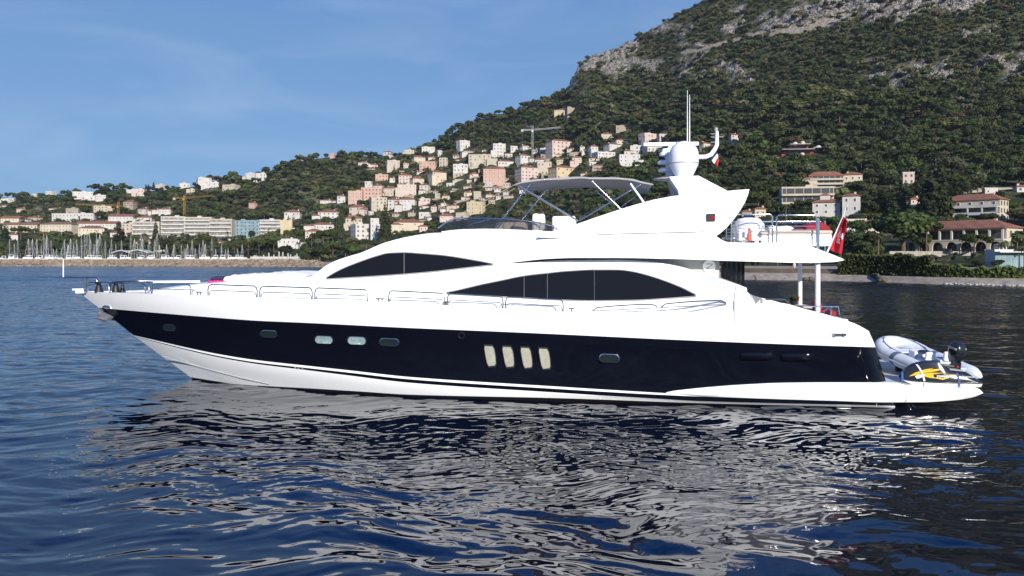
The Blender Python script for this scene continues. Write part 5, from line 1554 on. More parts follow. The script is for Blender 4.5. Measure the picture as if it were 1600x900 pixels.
# --- village slope
V = [(444, 468, 327, 345, 'w', 'h', 'white villa with a red pointed roof above the plain end block'), (497, 520, 311, 318, 'w', 'h', 'low white house with pink roof below the pink hotel'), (524, 539, 304, 317, 'w', 'h', 'white house with red roof left of the pink hotel'),
     (495, 530, 327, 342, 'w', 'h', 'wide white house with red roof below the low pink roofed one'), (484, 521, 347, 360, 'w', 'h', 'white house with red roof near the shore pines'), (473, 504, 357, 372, 'r', 'h', 'rose house with red roof near the shore pines'),
     (536, 565, 336, 356, 'b', 'h', 'beige house with red roof between two tall conifers'), (545, 572, 319, 337, 'r', 'h', 'rose house in front of the pink hotel'), (574, 604, 309, 330, 'b', 'f', 'beige stone house with arches right of the pink hotel'),
     (543, 593, 351, 379, 'w', 'f', 'large white house left of the tallest conifer'), (577, 592, 342, 379, 'w', 'f', 'white tower joined to the large white house'), (599, 621, 290, 311, 'b', 'h', 'beige house with red roof, upper right of the pink hotel'),
     (606, 622, 309, 328, 'w', 'h', 'white house with red roof beside the tallest conifer'), (585, 606, 273, 283, 'p', 'f', 'salmon pink bungalow on the upper slope'), (558, 575, 251, 263, 'w', 'h', 'small white house with pink roof near the crest'),
     (576, 590, 255, 265, 'r', 'h', 'small rose house near the crest'), (601, 624, 251, 270, 'b', 'f', 'beige flat roofed house below the crest villa'), (599, 613, 235, 247, 'w', 'h', 'white villa with red roof standing on the skyline'),
     (515, 523, 240, 247, 'p', 'f', 'tiny orange hut on the skyline among pines'), (631, 647, 235, 246, 'b', 'f', 'beige house just below the skyline'), (642, 664, 242, 258, 'c', 'h', 'cream house with red roof below the skyline'),
     (659, 679, 230, 242, 'w', 'f', 'white block house with flat roof on the skyline'), (712, 734, 220, 236, 'w', 'f', 'white house high on the slope left of the white cube'), (718, 742, 233, 244, 'w', 'h', 'white house with red roof below its taller white neighbour'),
     (768, 790, 225, 245, 'w', 'f', 'plain white cube house high on the slope'), (774, 803, 249, 259, 'w', 'h', 'low white house with red roof below the white cube'), (805, 829, 239, 261, 'w', 'h', 'tall white house with red roof at the foot of the white crane'),
     (732, 768, 242, 262, 'b', 'f', 'house with blue glazing and pale roof terraces'), (755, 790, 259, 290, 'p', 'h', 'large salmon pink villa with red roof'), (804, 841, 257, 282, 'r', 'h', 'pale rose villa with red roof right of the salmon one'),
     (835, 862, 254, 273, 'b', 'f', 'beige block between the rose villa and the yellow mansion'), (852, 896, 216, 243, 'r', 'h', 'very large pale rose mansion right of the white crane'), (856, 904, 257, 280, 'y', 'h', 'long yellow mansion with red roof above the bimini'),
     (836, 856, 246, 257, 'w', 'h', 'small white house with red roof behind the white crane foot'), (870, 882, 247, 256, 'y', 'h', 'small yellow house behind the yellow mansion'), (894, 910, 243, 258, 'r', 'h', 'rose house right of the yellow mansion'),
     (655, 682, 253, 268, 'p', 'f', 'salmon terraced house left of the cream tower house'), (686, 699, 247, 262, 'c', 'f', 'narrow cream house between two salmon and cream villas'), (667, 697, 265, 289, 'c', 'h', 'tall cream villa with curved gable in mid slope'),
     (707, 731, 257, 275, 'w', 'f', 'white house with ragged walls in mid slope'), (620, 643, 270, 287, 'r', 'h', 'rose house with red roof left of the cream villa'), (639, 662, 275, 292, 'c', 'h', 'cream house with red roof below the rose house'),
     (583, 600, 287, 300, 'r', 'h', 'rose house above the right wing of the pink hotel'), (618, 650, 289, 309, 'r', 'f', 'rose and white block with tall windows'), (606, 626, 309, 327, 'w', 'h', 'white house with red roof above the shore conifer'),
     (624, 649, 307, 329, 'w', 'h', 'tall white house with red roof right of the conifer'), (655, 672, 286, 302, 'w', 'h', 'white house with dark carport'), (610, 663, 342, 361, 'c', 'h', 'long cream hotel with red roof just above the yacht bow roof'),
     (653, 668, 351, 362, 'r', 'h', 'small rose house right of the long cream hotel'), (685, 708, 333, 348, 'r', 'h', 'rose house with red roof left of the flybridge windscreen'), (729, 758, 316, 335, 'y', 'f', 'yellow terraced house behind the guy lines'),
     (712, 732, 333, 344, 'b', 'f', 'low beige terrace house above the windscreen'), (919, 935, 226, 241, 'w', 'h', 'small white cottage with grey roof'), (926, 962, 238, 248, 'w', 'f', 'long low white house right of the cottage'),
     (937, 956, 206, 217, 'b', 'h', 'beige house high in the woods'), (956, 981, 216, 226, 'c', 'h', 'cream house with red roof high on the slope'), (944, 972, 222, 233, 'w', 'h', 'white house with red roof below the cream one'),
     (968, 1001, 242, 260, 'w', 'f', 'white house left of the radar scanner'), (975, 990, 233, 245, 'w', 'h', 'white gabled house above its flat roofed neighbour'), (985, 1008, 228, 240, 'w', 'f', 'white flat roofed house behind the radar scanner'),
     (999, 1027, 209, 223, 'r', 'f', 'rose terraced block above the radar scanner'), (1027, 1042, 210, 218, 'r', 'f', 'small rose annexe of the terraced block'), (1007, 1041, 224, 237, 'w', 'f', 'modern house with dark glass behind the radar scanner'),
     (866, 891, 168, 180, 'y', 'h', 'lone ochre house high on the mountain slope'), (1094, 1111, 221, 233, 'c', 'h', 'cream house in the woods right of the dome'), (1140, 1155, 208, 222, 'r', 'h', 'small rose house in the dark woods right of the aerials'),
     (960, 985, 197, 205, 't', 'f', 'tan ruin high in the woods'), (883, 902, 168, 176, 't', 'f', 'stone hut on the terraces high on the mountain')]
for a in V: house(*a[:6], a[6], GV)
# more of the village: small pale houses half hidden among the trees
for k in range(120):
    for tries in range(40):
        u = hrng.uniform(575, 935); lo = float(np.interp(u, [575, 640, 720, 800, 935], [262, 250, 238, 236, 232])); hi_ = float(np.interp(u, [575, 680, 760, 935], [372, 345, 322, 268]))
        v = hrng.uniform(lo, hi_); w_ = hrng.uniform(8, 18); h_ = hrng.uniform(5, 11)
        if all(not (a - 1 < u + w_ / 2 and u - w_ / 2 < b + 1 and c - 1 < v and v - h_ < d + 2) for a, b, c, d, _ in HOUSES): break
    else: continue
    wl_ = hrng.choice('wwrcb'); 
    house(u - w_/2, u + w_/2, v - h_, v, wl_, hrng.choice('hhf'), {'w': 'small white house half hidden among village trees', 'r': 'small rose house half hidden among village trees', 'c': 'small cream house half hidden among village trees', 'b': 'small beige house half hidden among village trees'}[wl_], 'small houses among the village trees')
# dry stone terrace walls between the gardens
for k in range(34):
    u = hrng.uniform(590, 980); lo = float(np.interp(u, [590, 720, 800, 980], [280, 250, 235, 240])); v = hrng.uniform(lo, float(np.interp(u, [590, 760, 980], [365, 330, 300]))); w_ = hrng.uniform(18, 46)
    Y = depth(u, v); tl = hrng.uniform(-1.5, 1.5)
    mb = MB(); a = W(u - w_/2, v - 2.4 + tl, Y); b = W(u + w_/2, v - 2.4 - tl, Y + hrng.uniform(-6, 6))
    c = a.lerp(b, .5); mb.loft([[p - c + Vector((0, dy, dz)) for dy, dz in ((0, -4), (0, 0), (5, 0), (5, -4))] for p in (a, b)], 0)
    o = mb.build('garden_terrace', M['plaster_tan']); o.location = c
    tag(o, 'low tan garden terrace wall between village trees', 'wall', 'garden terrace walls in the village')
# the pink hotel
house(543, 566, 299, 322, 'p', 'f', 'left lower half of the salmon pink hotel', GV, yaw=R(4), big=True, floors=4)
house(563, 596, 294, 317, 'p', 'f', 'right taller half of the salmon pink hotel', GV, yaw=R(4), big=True, floors=4)

# --- right: villas and terraces near the yacht's stern
def flat_block(name, u0, u1, v0, v1, floors, label, roof=True, setback=0.0):
    r_, L, D, hh = house(u0, u1, v0, v1, 'b', 'h' if roof else 'f', label, 'terraced apartments on the right hand slope', yaw=R(-10), dep=0.4, win=False, name=name, cat='apartments', chim=False)
    fh = hh / floors
    for j in range(floors):
        mb = MB(); mb.box((0, -D/2 - .03, fh * j + fh * .6), (L * .97, .1, fh * .62)); g = mb.build('glazing', M['win_dark'], r_)
        mb = MB(); mb.box((0, -D/2 - .9, fh * j + .1), (L * 1.0, 1.9, .25)); mb.box((0, -D/2 - 1.8, fh * j + .5), (L, .15, .9)); mb.build('balcony', M['plaster_beige'], r_)
        for k in range(6):
            mb = MB(); mb.box((-L/2 + L * (k + .5) / 6, -D/2 - .1, fh * j + fh * .5), (.25, .3, fh * .95)); mb.build('pier', M['plaster_beige'], r_)
flat_block('apartment_block', 1266, 1320, 267, 296, 3, 'beige terraced apartments with red roof, upper of the two')
flat_block('apartment_block', 1224, 1306, 293, 319, 2, 'wide beige terraced apartments, lower of the two', roof=False)
house(1320, 1352, 268, 284, 'c', 'h', 'cream villa half hidden behind trees right of terraced apartments', yaw=R(-20))
house(1412, 1431, 270, 288, 'r', 'f', 'old rose tower house high in the woods on the right', yaw=R(-15), big=True)
house(1424, 1440, 308, 320, 'r', 'h', 'small house with bright red roof left of the palm', yaw=R(-10))
r_, L, D, hh = house(1273, 1322, 308, 346, 'w', 'h', 'white villa with red hipped roof left of its own tower', yaw=R(-24), big=True, name='villa', cat='villa', floors=3)
mb = MB(); mb.box((-L * .05, 0, hh + 1.6), (L * .36, D * .5, 3.2)); mb.build('upper_storey', M['plaster_white'], r_)
mb = MB(); x, y = L * .21, D * .29; mb.add([(-x - L*.05, -y, hh + 3.2), (x - L*.05, -y, hh + 3.2), (x - L*.05, y, hh + 3.2), (-x - L*.05, y, hh + 3.2), (-L*.05, 0, hh + 4.6)], [(0, 3, 2, 1), (0, 1, 4), (1, 2, 4), (2, 3, 4), (3, 0, 4)]); mb.build('upper_roof', M['tiles_red'], r_)
house(1319, 1351, 301, 346, 'w', 'h', 'square white tower with red pyramid roof beside the white villa', yaw=R(-28), big=True, name='villa_tower', cat='tower', floors=3, dep=.9)
house(1324, 1352, 344, 366, 'w', 'f', 'low white house behind the red ensign', yaw=R(-10))
house(1350, 1376, 343, 366, 'r', 'h', 'small rose house with red roof behind the red ensign', yaw=R(-8))
house(1180, 1198, 323, 342, 'c', 'h', 'small cream house seen over the flybridge rail', yaw=R(-8))
house(1160, 1176, 328, 340, 'b', 'h', 'beige house just behind the tip of the radar arch', yaw=R(-8))
house(1590, 1612, 288, 300, 'w', 'h', 'white house cut by the right edge of the photo', yaw=R(-8))
house(1540, 1560, 295, 303, 'w', 'f', 'small white roof terrace above the balcony villa', yaw=R(-8))
# balcony villa
r_, L, D, hh = house(1492, 1574, 302, 347, 'c', 'h', 'cream villa with two rows of dark loggias and a red roof', yaw=R(-50), big=True, name='villa', cat='villa', floors=3, dep=.42, win=False)
fh = hh / 3
for j in range(2):
    mb = MB(); mb.box((0, -D/2 - .05, fh * j + fh * .5), (L * .95, .12, fh * .8)); mb.build('loggia_glazing', M['win_dark'], r_)
    mb = MB(); mb.box((0, -D/2 - 1.3, fh * (j + 1) - .1), (L, 2.6, .3)); mb.box((0, -D/2 - 2.5, fh * (j + 1) + .4), (L, .15, .8)); mb.build('balcony', M['plaster_white'], r_)
    for k in range(5):
        mb = MB(); mb.box((-L/2 + .3 + (L - .6) * k / 4, -D/2 - 2.4, fh * j + fh * .5), (.45, .45, fh)); mb.build('column', M['plaster_white'], r_)
for i in range(5): add_window(r_, -L/2 + L * (i + .5) / 5, -D/2 - .03, fh * 2.5, 0, 1.2, 1.1, True)
for j in range(3):
    for i in range(3): add_window(r_, L/2 + .03, -D/2 + D * (i + .5) / 3, fh * (j + .5), R(90), 1.1, 1.2, True, SHUT)
# arcaded villa at the shore
r_, L, D, hh = house(1453, 1590, 343, 394, 'c', 'h', 'large cream shore villa with arcade below and gallery above, red roof', yaw=R(-53), big=True, name='villa', cat='villa', floors=2, dep=.39, win=False)
fh = hh / 2
mb = MB(); mb.box((0, -D/2 - .04, fh * 1.45), (L * .96, .1, fh * .66)); mb.build('gallery_glazing', M['win_dark'], r_)
mb = MB(); mb.box((0, -D/2 - 1.2, hh - .15), (L + .8, 2.4, .3)); mb.build('gallery_eaves', M['tiles_brown'], r_)
mb = MB(); mb.box((0, -D/2 - 1.1, fh), (L, 2.2, .35)); mb.build('gallery_floor', M['plaster_white'], r_)
for k in range(9):
    mb = MB(); mb.box((-L/2 + .3 + (L - .6) * k / 8, -D/2 - 1.9, fh * 1.5), (.5, .5, fh * .95)); mb.build('column', M['plaster_white'], r_)
nA = 7; wA = L / nA
for k in range(nA):
    cx = -L/2 + wA * (k + .5); r0 = wA * .38; hs_ = fh * .42
    arc = [(cx - wA/2, 0), (cx - r0, 0), (cx - r0, hs_)] + [(cx - r0 * math.cos(t), hs_ + r0 * math.sin(t)) for t in lin(0, math.pi, 11)[1:-1]] + [(cx + r0, hs_), (cx + r0, 0), (cx + wA/2, 0), (cx + wA/2, fh - .2), (cx - wA/2, fh - .2)]
    mb = MB(); mb.slab([(x, -D/2 - 2.1, z) for x, z in arc], [(x, -D/2 - 1.6, z) for x, z in arc]); mb.build('arch', M['plaster_cream'], r_)
mb = MB(); mb.box((0, -D/2 - .05, fh * .45), (L * .96, .12, fh * .8)); mb.build('arcade_doors', M['win_dark'], r_)
for j in range(2):
    for i in range(2): add_window(r_, L/2 + .03, -D/2 + D * (i + .5) / 2, fh * (j + .5), R(90), 1.2, 1.2, True, SHUT)
# glazed pavilion, right edge
r_, L, D, hh = house(1552, 1616, 393, 419, 'w', 'f', 'low white pavilion with pale glass doors at the right edge', yaw=R(4), name='pavilion', cat='pavilion', dep=.4, win=False)
for k in range(7):
    mb = MB(); mb.box((-L/2 + L * (k + .5) / 7, -D/2 - .04, hh * .45), (L / 7 * .88, .08, hh * .8)); mb.build('glass_door', M['glass_blue'], r_)
mb = MB(); mb.box((0, -D/2 - .8, hh * .97), (L, 1.8, .2)); mb.build('canopy', M['win_frame'], r_)

# red house with white domes, in the dark woods
def at(u, v, dz=0): Y = depth(u, v); p = W(u, v, Y); return p
p = at(1252, 246)
rd = empty('terraced_house', p, R(-6)); tag(rd, 'red stepped house with white bubble windows and dome roofs in the woods', 'house')
k_ = p.y / F
HOUSES.append((1224, 1288, 216, 236, p.y))
M['house_red'] = mat('house_red', (0.27, 0.022, 0.016), 0.7)
for i, (a, b, z0, z1, dy) in enumerate(((-30, 16, -12, 11, 0), (-16, 12, 8, 20, 3), (18, 36, 0, 14, 2))):
    mb = MB(); mb.box(((a + b) / 2 * k_, dy + 4, (z0 + z1) / 2 * k_), ((b - a) * k_, 8, (z1 - z0) * k_)); mb.build('wall', M['house_red'], rd)
    mb = MB(); mb.box(((a + b) / 2 * k_, dy - .5, (z1 + .6) * k_), ((b - a + 3) * k_, 9.4, .35)); mb.build('roof', M['roof_flat'], rd)
    mb = MB(); mb.box(((a + b) / 2 * k_, dy - .06, (z1 - 3.2) * k_), ((b - a - 3) * k_, .1, 3.4 * k_)); mb.build('glazing', M['win_dark'], rd)
for (x, z, r0) in ((-17, 3, 3.6), (-8, 4, 3.6), (1, 5, 3.6), (-8, 22, 4), (3, 23, 4), (27, 16, 4.2), (26, 4, 3)):
    mb = MB(); mb.lathe([(r0 * k_ * math.cos(t), r0 * k_ * .8 * math.sin(t)) for t in lin(-1.2, 1.5, 9)], (x * k_, -.5 if z < 12 else 2, z * k_), 16); mb.build('dome', M['plaster_white'], rd, smooth=50)

# cranes
def crane(ub, vt, vbm, ua, vj, m, label, ucj=None):
    Y = depth(ub, vbm) - 4
    o = empty('tower_crane', W(ub, vbm, Y)); tag(o, label, 'crane')
    HOUSES.append((ub - 3, ub + 3, vt, vbm - 8, Y)); HOUSES.append((min(ua, ub), max(ua, ub), vj - 2, vj + 2, Y))
    k = Y / F; hh = (vbm - vt) * k; zj = (vbm - vj) * k
    def lattice(name, a, b, w):
        mb = MB(); a = Vector(a); b = Vector(b); d = (b - a); n = max(int(d.length / (w * 1.6)), 3)
        x = Vector((0, 1, 0)); y = d.normalized().cross(x)
        cs = [(x + y) * w/2, (x - y) * w/2, (-x - y) * w/2, (-x + y) * w/2]
        for c in cs: mb.tube([a + c, b + c], .08, 4)
        for i in range(n):
            f, g = i / n, (i + 1) / n
            for q in range(4): mb.tube([a + d * f + cs[q], a + d * g + cs[(q + 1) % 4]], .07, 3)
        return mb.build(name, m, o)
    lattice('tower', (0, 0, -6), (0, 0, hh), 1.5)
    lattice('jib', (0, 0, zj), ((ua - ub) * k, 0, zj + (1.5 if ua < ub else 2.5)), 1.1)
    s_ = -1 if ua > ub else 1
    lattice('counter_jib', (0, 0, zj), (s_ * 11, 0, zj), 1.1)
    mb = MB(); mb.box((s_ * 10, 0, zj - .8), (2.4, 1.2, 2)); mb.build('counterweight', M['roof_flat'], o)
    mb = MB(); mb.box((0, -1.2, zj - 1.5), (1.6, 1.6, 2)); mb.build('cab', m, o)
yc = mat('crane_yellow', (0.38, 0.20, 0.05), 0.6); gc = mat('crane_grey', (0.50, 0.52, 0.54), 0.6)
crane(185, 315, 340, 118, 321.5, yc, 'yellow tower crane with its long jib pointing left')
crane(288, 305, 341, 332, 309.5, yc, 'yellow tower crane behind the apartments with its jib pointing right')
crane(832, 196, 256, 876, 203, gc, 'tall pale grey tower crane among the upper village houses')

# ================================================================== breakwater, marina
def boulders(name, pts, n, r0, r1, m, seed):
    r = np.random.default_rng(seed)
    bm = bmesh.new(); bmesh.ops.create_icosphere(bm, subdivisions=1, radius=1)
    bv = np.array([v.co[:] for v in bm.verts]); bf = np.array([[v.index for v in f.verts] for f in bm.faces]); bm.free()
    V_, F_ = [], []
    for k in range(n):
        c = pts(r)
        s = r.uniform(r0, r1)
        v = bv * (1 + r.normal(0, .16, (len(bv), 1))) * np.array([s * r.uniform(.8, 1.5), s * r.uniform(.7, 1.2), s * r.uniform(.5, .85)])
        t = r.uniform(0, 6.28); ca, sa = math.cos(t), math.sin(t)
        v = v @ np.array([[ca, sa, 0], [-sa, ca, 0], [0, 0, 1]])
        V_.append(v + c); F_.append(bf + k * len(bv))
    o = fast_mesh(name, np.concatenate(V_), np.concatenate(F_)); o.data.materials.append(m)
    return tag(o, kind='stuff')
M['armour_stone'] = mat('armour_stone', (0.20, 0.155, 0.108), 0.9, vary=0.5, vscale=0.5, bump=0.6, bscale=2)
us = lin(-60, 515, 60); mb = MB(); rings = []
for u in us:
    Yb = bw_u(u); x = (u - U0) / F
    e = min(1, (516 - u) / 18); hz = 0.3 + 3.0 * e
    rings.append([Vector((x * Yb, Yb, -1)), Vector((x * (Yb + 6), Yb + 6, hz)), Vector((x * (Yb + 10), Yb + 10, hz)), Vector((x * (Yb + 15), Yb + 15, -1))])
mb.loft(rings, 0); bo = mb.build('breakwater', M['armour_stone'], None); tag(bo, 'long rocky breakwater in front of the marina masts', 'breakwater')
mb = MB(); rings = []
for u in lin(-60, 470, 40):
    Yb = bw_u(u) + 8.5; x = (u - U0) / F
    rings.append([Vector((x * (Yb + d), Yb + d, z)) for d, z in ((-.6, 3.0), (-.6, 4.15), (.5, 4.15), (.5, 3.0))])
mb.loft(rings, 0); mb.build('parapet', mat('pale_concrete', (0.36, 0.32, 0.27), 0.9, vary=.15, vscale=.2), bo)
def bpts(r):
    u = r.uniform(-60, 515); f = r.uniform(0, 1); Yb = bw_u(u) + 6.2 * f - .4; e = min(1, (516 - u) / 18)
    return np.array([(u - U0) / F * Yb, Yb, -.1 + (.3 + 3.0 * e) * f])
boulders('breakwater_rocks', bpts, 2600, .55, 1.15, M['armour_stone'], 5)

# sailing boats behind it
def boat_parts(L, mast_h):
    root = empty('sailing_boat'); hb = 1.1
    mb = MB(); rings = []
    for x, w_, z in ((-L*.5, L*.11, .0), (-L*.25, L*.15, -.1), (L*.1, L*.15, -.15), (L*.35, L*.08, -.05), (L*.5, .03, .35)):
        rings.append([Vector((x, w_, hb)), Vector((x, w_ * .8, .3 + z * .3)), Vector((x, 0, z - .1)), Vector((x, -w_ * .8, .3 + z * .3)), Vector((x, -w_, hb)), Vector((x, 0, hb + .06))])
    mb.loft(rings, 0); mb.build('hull', M['white_plastic'], root, smooth=40)
    mb = MB(); mb.box((L*.03, 0, hb + .3), (L*.38, L*.17, .55)); mb.build('cabin', M['white_plastic'], root)
    mb = MB(); mb.tube([(L*.08, 0, .8), (L*.08, 0, mast_h)], [.10, .07], 6); mb.tube([(L*.08, -.9, mast_h*.62), (L*.08, .9, mast_h*.62)], .05, 4); ms = mb.build('mast', M['alu'], root)
    mb = MB(); mb.tube([(L*.08, 0, 2.2), (-L*.38, 0, 2.3)], .17, 6); mb.build('boom', M['sail_cover'], root)
    mb = MB()
    for q in ((L*.48, 0, 1.3), (-L*.48, 0, 1.3), (L*.05, L*.14, 1.1), (L*.05, -L*.14, 1.1)): mb.tube([q, (L*.08, 0, mast_h - .2)], .025, 3)
    mb.build('rigging', M['alu'], root)
    return root
M['alu'] = mat('alu', (0.46, 0.47, 0.46), 0.4, metal=0.2); M['sail_cover'] = mat('sail_cover', (0.03, 0.05, 0.12), 0.8)
def copy_tree(o, parent=None):
    c = o.copy(); COL.objects.link(c)
    if parent: c.parent = parent
    for ch in list(o.children): copy_tree(ch, c)
    return c
protos = [boat_parts(9, 12.5), boat_parts(11, 15.5), boat_parts(13, 18.5), boat_parts(8, 10)]
GS = 'sailing boats moored behind the breakwater'
used_p = [False] * 4
brng = random.Random(4)
mast_px = [13, 21, 27, 47, 52, 57, 59, 64, 67, 74, 75, 79, 84, 87, 95, 100, 103, 106, 108, 112, 115, 118, 120, 126, 127, 131, 134, 139, 142, 146, 150, 154, 158, 166, 171, 174, 180, 190, 203, 212, 215, 220, 225, 233, 242, 246, 250, 262, 270, 273, 283, 287, 290, 294, 301, 306, 311, 318, 322, 330, 338, 346, 352, 357, 371, 379]
for u in mast_px:
    k = brng.choice((0, 1, 1, 2, 0, 3)) if u < 260 else brng.choice((0, 0, 1, 3))
    if u in (75, 127): k = 2
    if u > 335: k = brng.choice((0, 3))
    Y = bw_u(u) + brng.uniform(24, 62)
    o = protos[k] if not used_p[k] else copy_tree(protos[k]); used_p[k] = True
    o.location = ((u - U0) / F * Y, Y, 0.0); o.rotation_euler = (R(brng.uniform(-1.5, 1.5)), 0, R(90 + brng.uniform(-14, 14)) * brng.choice((1, -1)))
    if u == 75: lab = 'sailing boat with the tallest pale mast of the left marina cluster'
    elif u in (13, 21, 27): lab = 'sailing boat with a bare mast left of the dense mast cluster'
    else: lab = ['white sailing boat with a short bare mast behind the breakwater', 'white sailing boat with a tall bare mast behind the breakwater', 'white sailing boat with a very tall mast behind the breakwater', 'small white sailing boat behind the breakwater'][k]
    tag(o, lab, 'sailing boat', GS)
# motor boats and the quay
mb = MB(); rings = []
for u in lin(-80, 545, 50):
    Yb = shore(u) - 8; x = (u - U0) / F
    rings.append([Vector((x * (Yb + d), Yb + d, z)) for d, z in ((0, -1), (0, 1.6), (40, 2.2), (40, -1))])
mb.loft(rings, 0); q = mb.build('quay', mat('quay_concrete', (0.30, 0.285, 0.255), .9, vary=.15, vscale=.2)); tag(q, kind='structure')
def motor_boat():
    root = empty('motor_boat'); L = 13
    mb = MB(); rings = []
    for x, w_, z in ((-L*.5, 1.9, 1.3), (-L*.1, 2.1, 1.5), (L*.25, 1.7, 1.8), (L*.5, .05, 2.3)):
        rings.append([Vector((x, w_, z)), Vector((x, w_ * .8, 0)), Vector((x, -w_ * .8, 0)), Vector((x, -w_, z))])
    mb.loft(rings, 0); mb.build('hull', M['white_plastic'], root, smooth=40)
    mb = MB(); mb.loft([[Vector((x, y, z)) for x, y in ((-3.5 + i * .3, 1.6), (2.8 - i * 1.6, 1.5), (2.8 - i * 1.6, -1.5), (-3.5 + i * .3, -1.6))] for i, z in ((0, 1.4), (1, 3.4))], 0); cb = mb.build('cabin', M['white_plastic'], root)
    mb = MB(); mb.box((-.6, 0, 2.7), (4.6, 3.25, .6)); mb.build('cabin_window', M['tinted_glass'], cb)
    mb = MB(); mb.box((-1.6, 0, 3.8), (3.0, 2.6, .8)); mb.tube([(-2.6, 1.1, 3.8), (-2.9, 1.1, 5.2), (-2.9, -1.1, 5.2), (-2.6, -1.1, 3.8)], .12, 6); mb.build('flybridge', M['white_plastic'], root)
    return root
mo = motor_boat()
for i, u in enumerate(lin(2, 398, 34)):
    Y = bw_u(u) + brng.uniform(20, 30)
    o = mo if i == 0 else copy_tree(mo)
    o.location = ((u + brng.uniform(-4, 4) - U0) / F * Y, Y, .2 + brng.uniform(.1, .7)); o.rotation_euler = (0, 0, R(brng.choice((60, 90, 120, 250, 270))))
    tag(o, 'white motor boat with flybridge moored just behind the breakwater', 'motor boat', 'motor boats behind the breakwater')
# curved white awning hall among the masts
Y = bw_u(208) + 34; o = empty('marina_canopy', W(208, 400, Y)); tag(o, 'white curved open canopy hall among the marina masts', 'canopy')
k = Y / F
for a, b, hgt in ((-28, 2, 8), (-4, 28, 9)):
    mb = MB(); rings = [[Vector((x * k, y, (hgt - 6 * abs((x - (a + b) / 2) / (b - a)) ** 1.5 * 2.0) * k + dz)) for x in lin(a, b, 12)] for y, dz in ((-5, 0), (5, 0), (5, .4), (-5, .4))]
    mb.loft(list(map(list, zip(*rings))), 0); mb.build('arched_roof', M['plaster_white'], o, smooth=40)
for x in (-26, -14, -1, 12, 26):
    mb = MB(); mb.tube([(x * k, -4.5, -4), (x * k, -4.5, 3.5 * k)], .12, 6); mb.build('support_post', M['alu'], o)
for i, u in enumerate((398, 412, 420, 428, 436, 442, 450, 454, 461, 464)):
    Y = bw_u(u) + 16; hgt = brng.uniform(5.5, 8)
    o = empty('mooring_pile', ((u - U0) / F * Y, Y, 0)); tag(o, 'pale round mooring pile at the right end of the marina', 'pile', 'mooring piles at the right end of the marina')
    mb = MB(); mb.lathe([(.32, -1), (.32, hgt - .4), (.05, hgt)], n=10); mb.build('pile_shaft', M['plaster_white'], o)
Y = bw_u(430) + 18; o = empty('pontoon', W(430, 401, Y)); tag(o, 'low white floating pontoon between the mooring piles', 'pontoon'); mb = MB(); mb.box((0, 0, -1.5), (75 * Y / F, 3, 3.0)); mb.build('deck', M['plaster_white'], o)

# ================================================================== right shore: beach, walls, hedge, stairs
M['shingle'] = mat('shingle', (0.27, 0.23, 0.18), .95, vary=.3, vscale=.8, bump=.8, bscale=3)
mb = MB(); us = lin(1010, 1800, 60); rings = []
for u in us:
    Yb = shore(u); x = (u - U0) / F
    rings.append([Vector((x * (Yb + d), Yb + d, z)) for d, z in ((-9, -.9), (-2.8, -.02), (-.8, 1.1), (2, 1.5), (14, 2.15), (30, 2.6), (30, -1), (-9, -1.4))])
mb.loft(rings, 0); b_ = mb.build('beach', M['shingle'], None, smooth=40); tag(b_, kind='structure')
def beachpts(r):
    u = r.uniform(1470, 1700); d = abs(r.normal(0, 3)); Yb = shore(u) - 3 + d; return np.array([(u - U0) / F * Yb, Yb, .0 + d * .11])
boulders('shore_stones', beachpts, 900, .12, .42, mat('pale_stone', (.34, .31, .27), .9, vary=.3, vscale=.7), 8)
for i, (u, n, s) in enumerate(((1265, 9, .9), (1380, 10, .95))):
    Yb = shore(u) - 2
    o = boulders('shore_rock', lambda r: np.array([(u - U0) / F * Yb + r.normal(0, .9), Yb + r.normal(0, .5), .25]), n, s * .5, s, mat('dark_rock', (.10, .075, .05), .9, vary=.4, vscale=1), 30 + i)
    del o['kind']; tag(o, ['brown rock outcrop at the water edge behind the white posts', 'brown rock outcrop at the water edge right of the white posts'][i], 'rock')
def wall_run(name, u0, u1, v0, v1, Yf, m, label, th=1.0, cat='wall'):
    mb = MB(); rings = []
    for u in lin(u0, u1, 12):
        Y = Yf(u); a = W(u, v0(u) if callable(v0) else v0, Y); b = W(u, v1(u) if callable(v1) else v1, Y)
        rings.append([Vector((a.x, Y, b.z - 2)), a, Vector((a.x, Y + th, a.z)), Vector((a.x, Y + th, b.z - 2))])
    mb.loft(rings, 0); o = mb.build(name, m); tag(o, label, cat); return o
wall_run('sea_wall', 1390, 1520, 392.5, 418, lambda u: depth(1455, 400), M['stone_wall'], 'tall grey stone terrace wall below the arcaded villa')
wall_run('terrace_wall', 1500, 1680, lambda u: 418, lambda u: 424, lambda u: shore(u) + 26, M['stone_wall'], 'low stone terrace wall above the clipped hedge on the right')
wall_run('garden_wall', 1480, 1620, 293, 303, lambda u: depth(1550, 300) + 4, M['stone_wall'], 'long grey garden wall above the balcony villa')
wall_run('shore_wall', 1120, 1505, lambda u: np.interp(u, [1120, 1320, 1500], [419, 421, 425]), lambda u: np.interp(u, [1120, 1320, 1500], [428, 431, 436]), lambda u: shore(u) + 1.5, mat('earth_bank', (.10, .075, .055), .95, vary=.3, vscale=.8, bump=.6), 'brown earth bank behind the beach seen under the overhang', th=6, cat='bank')
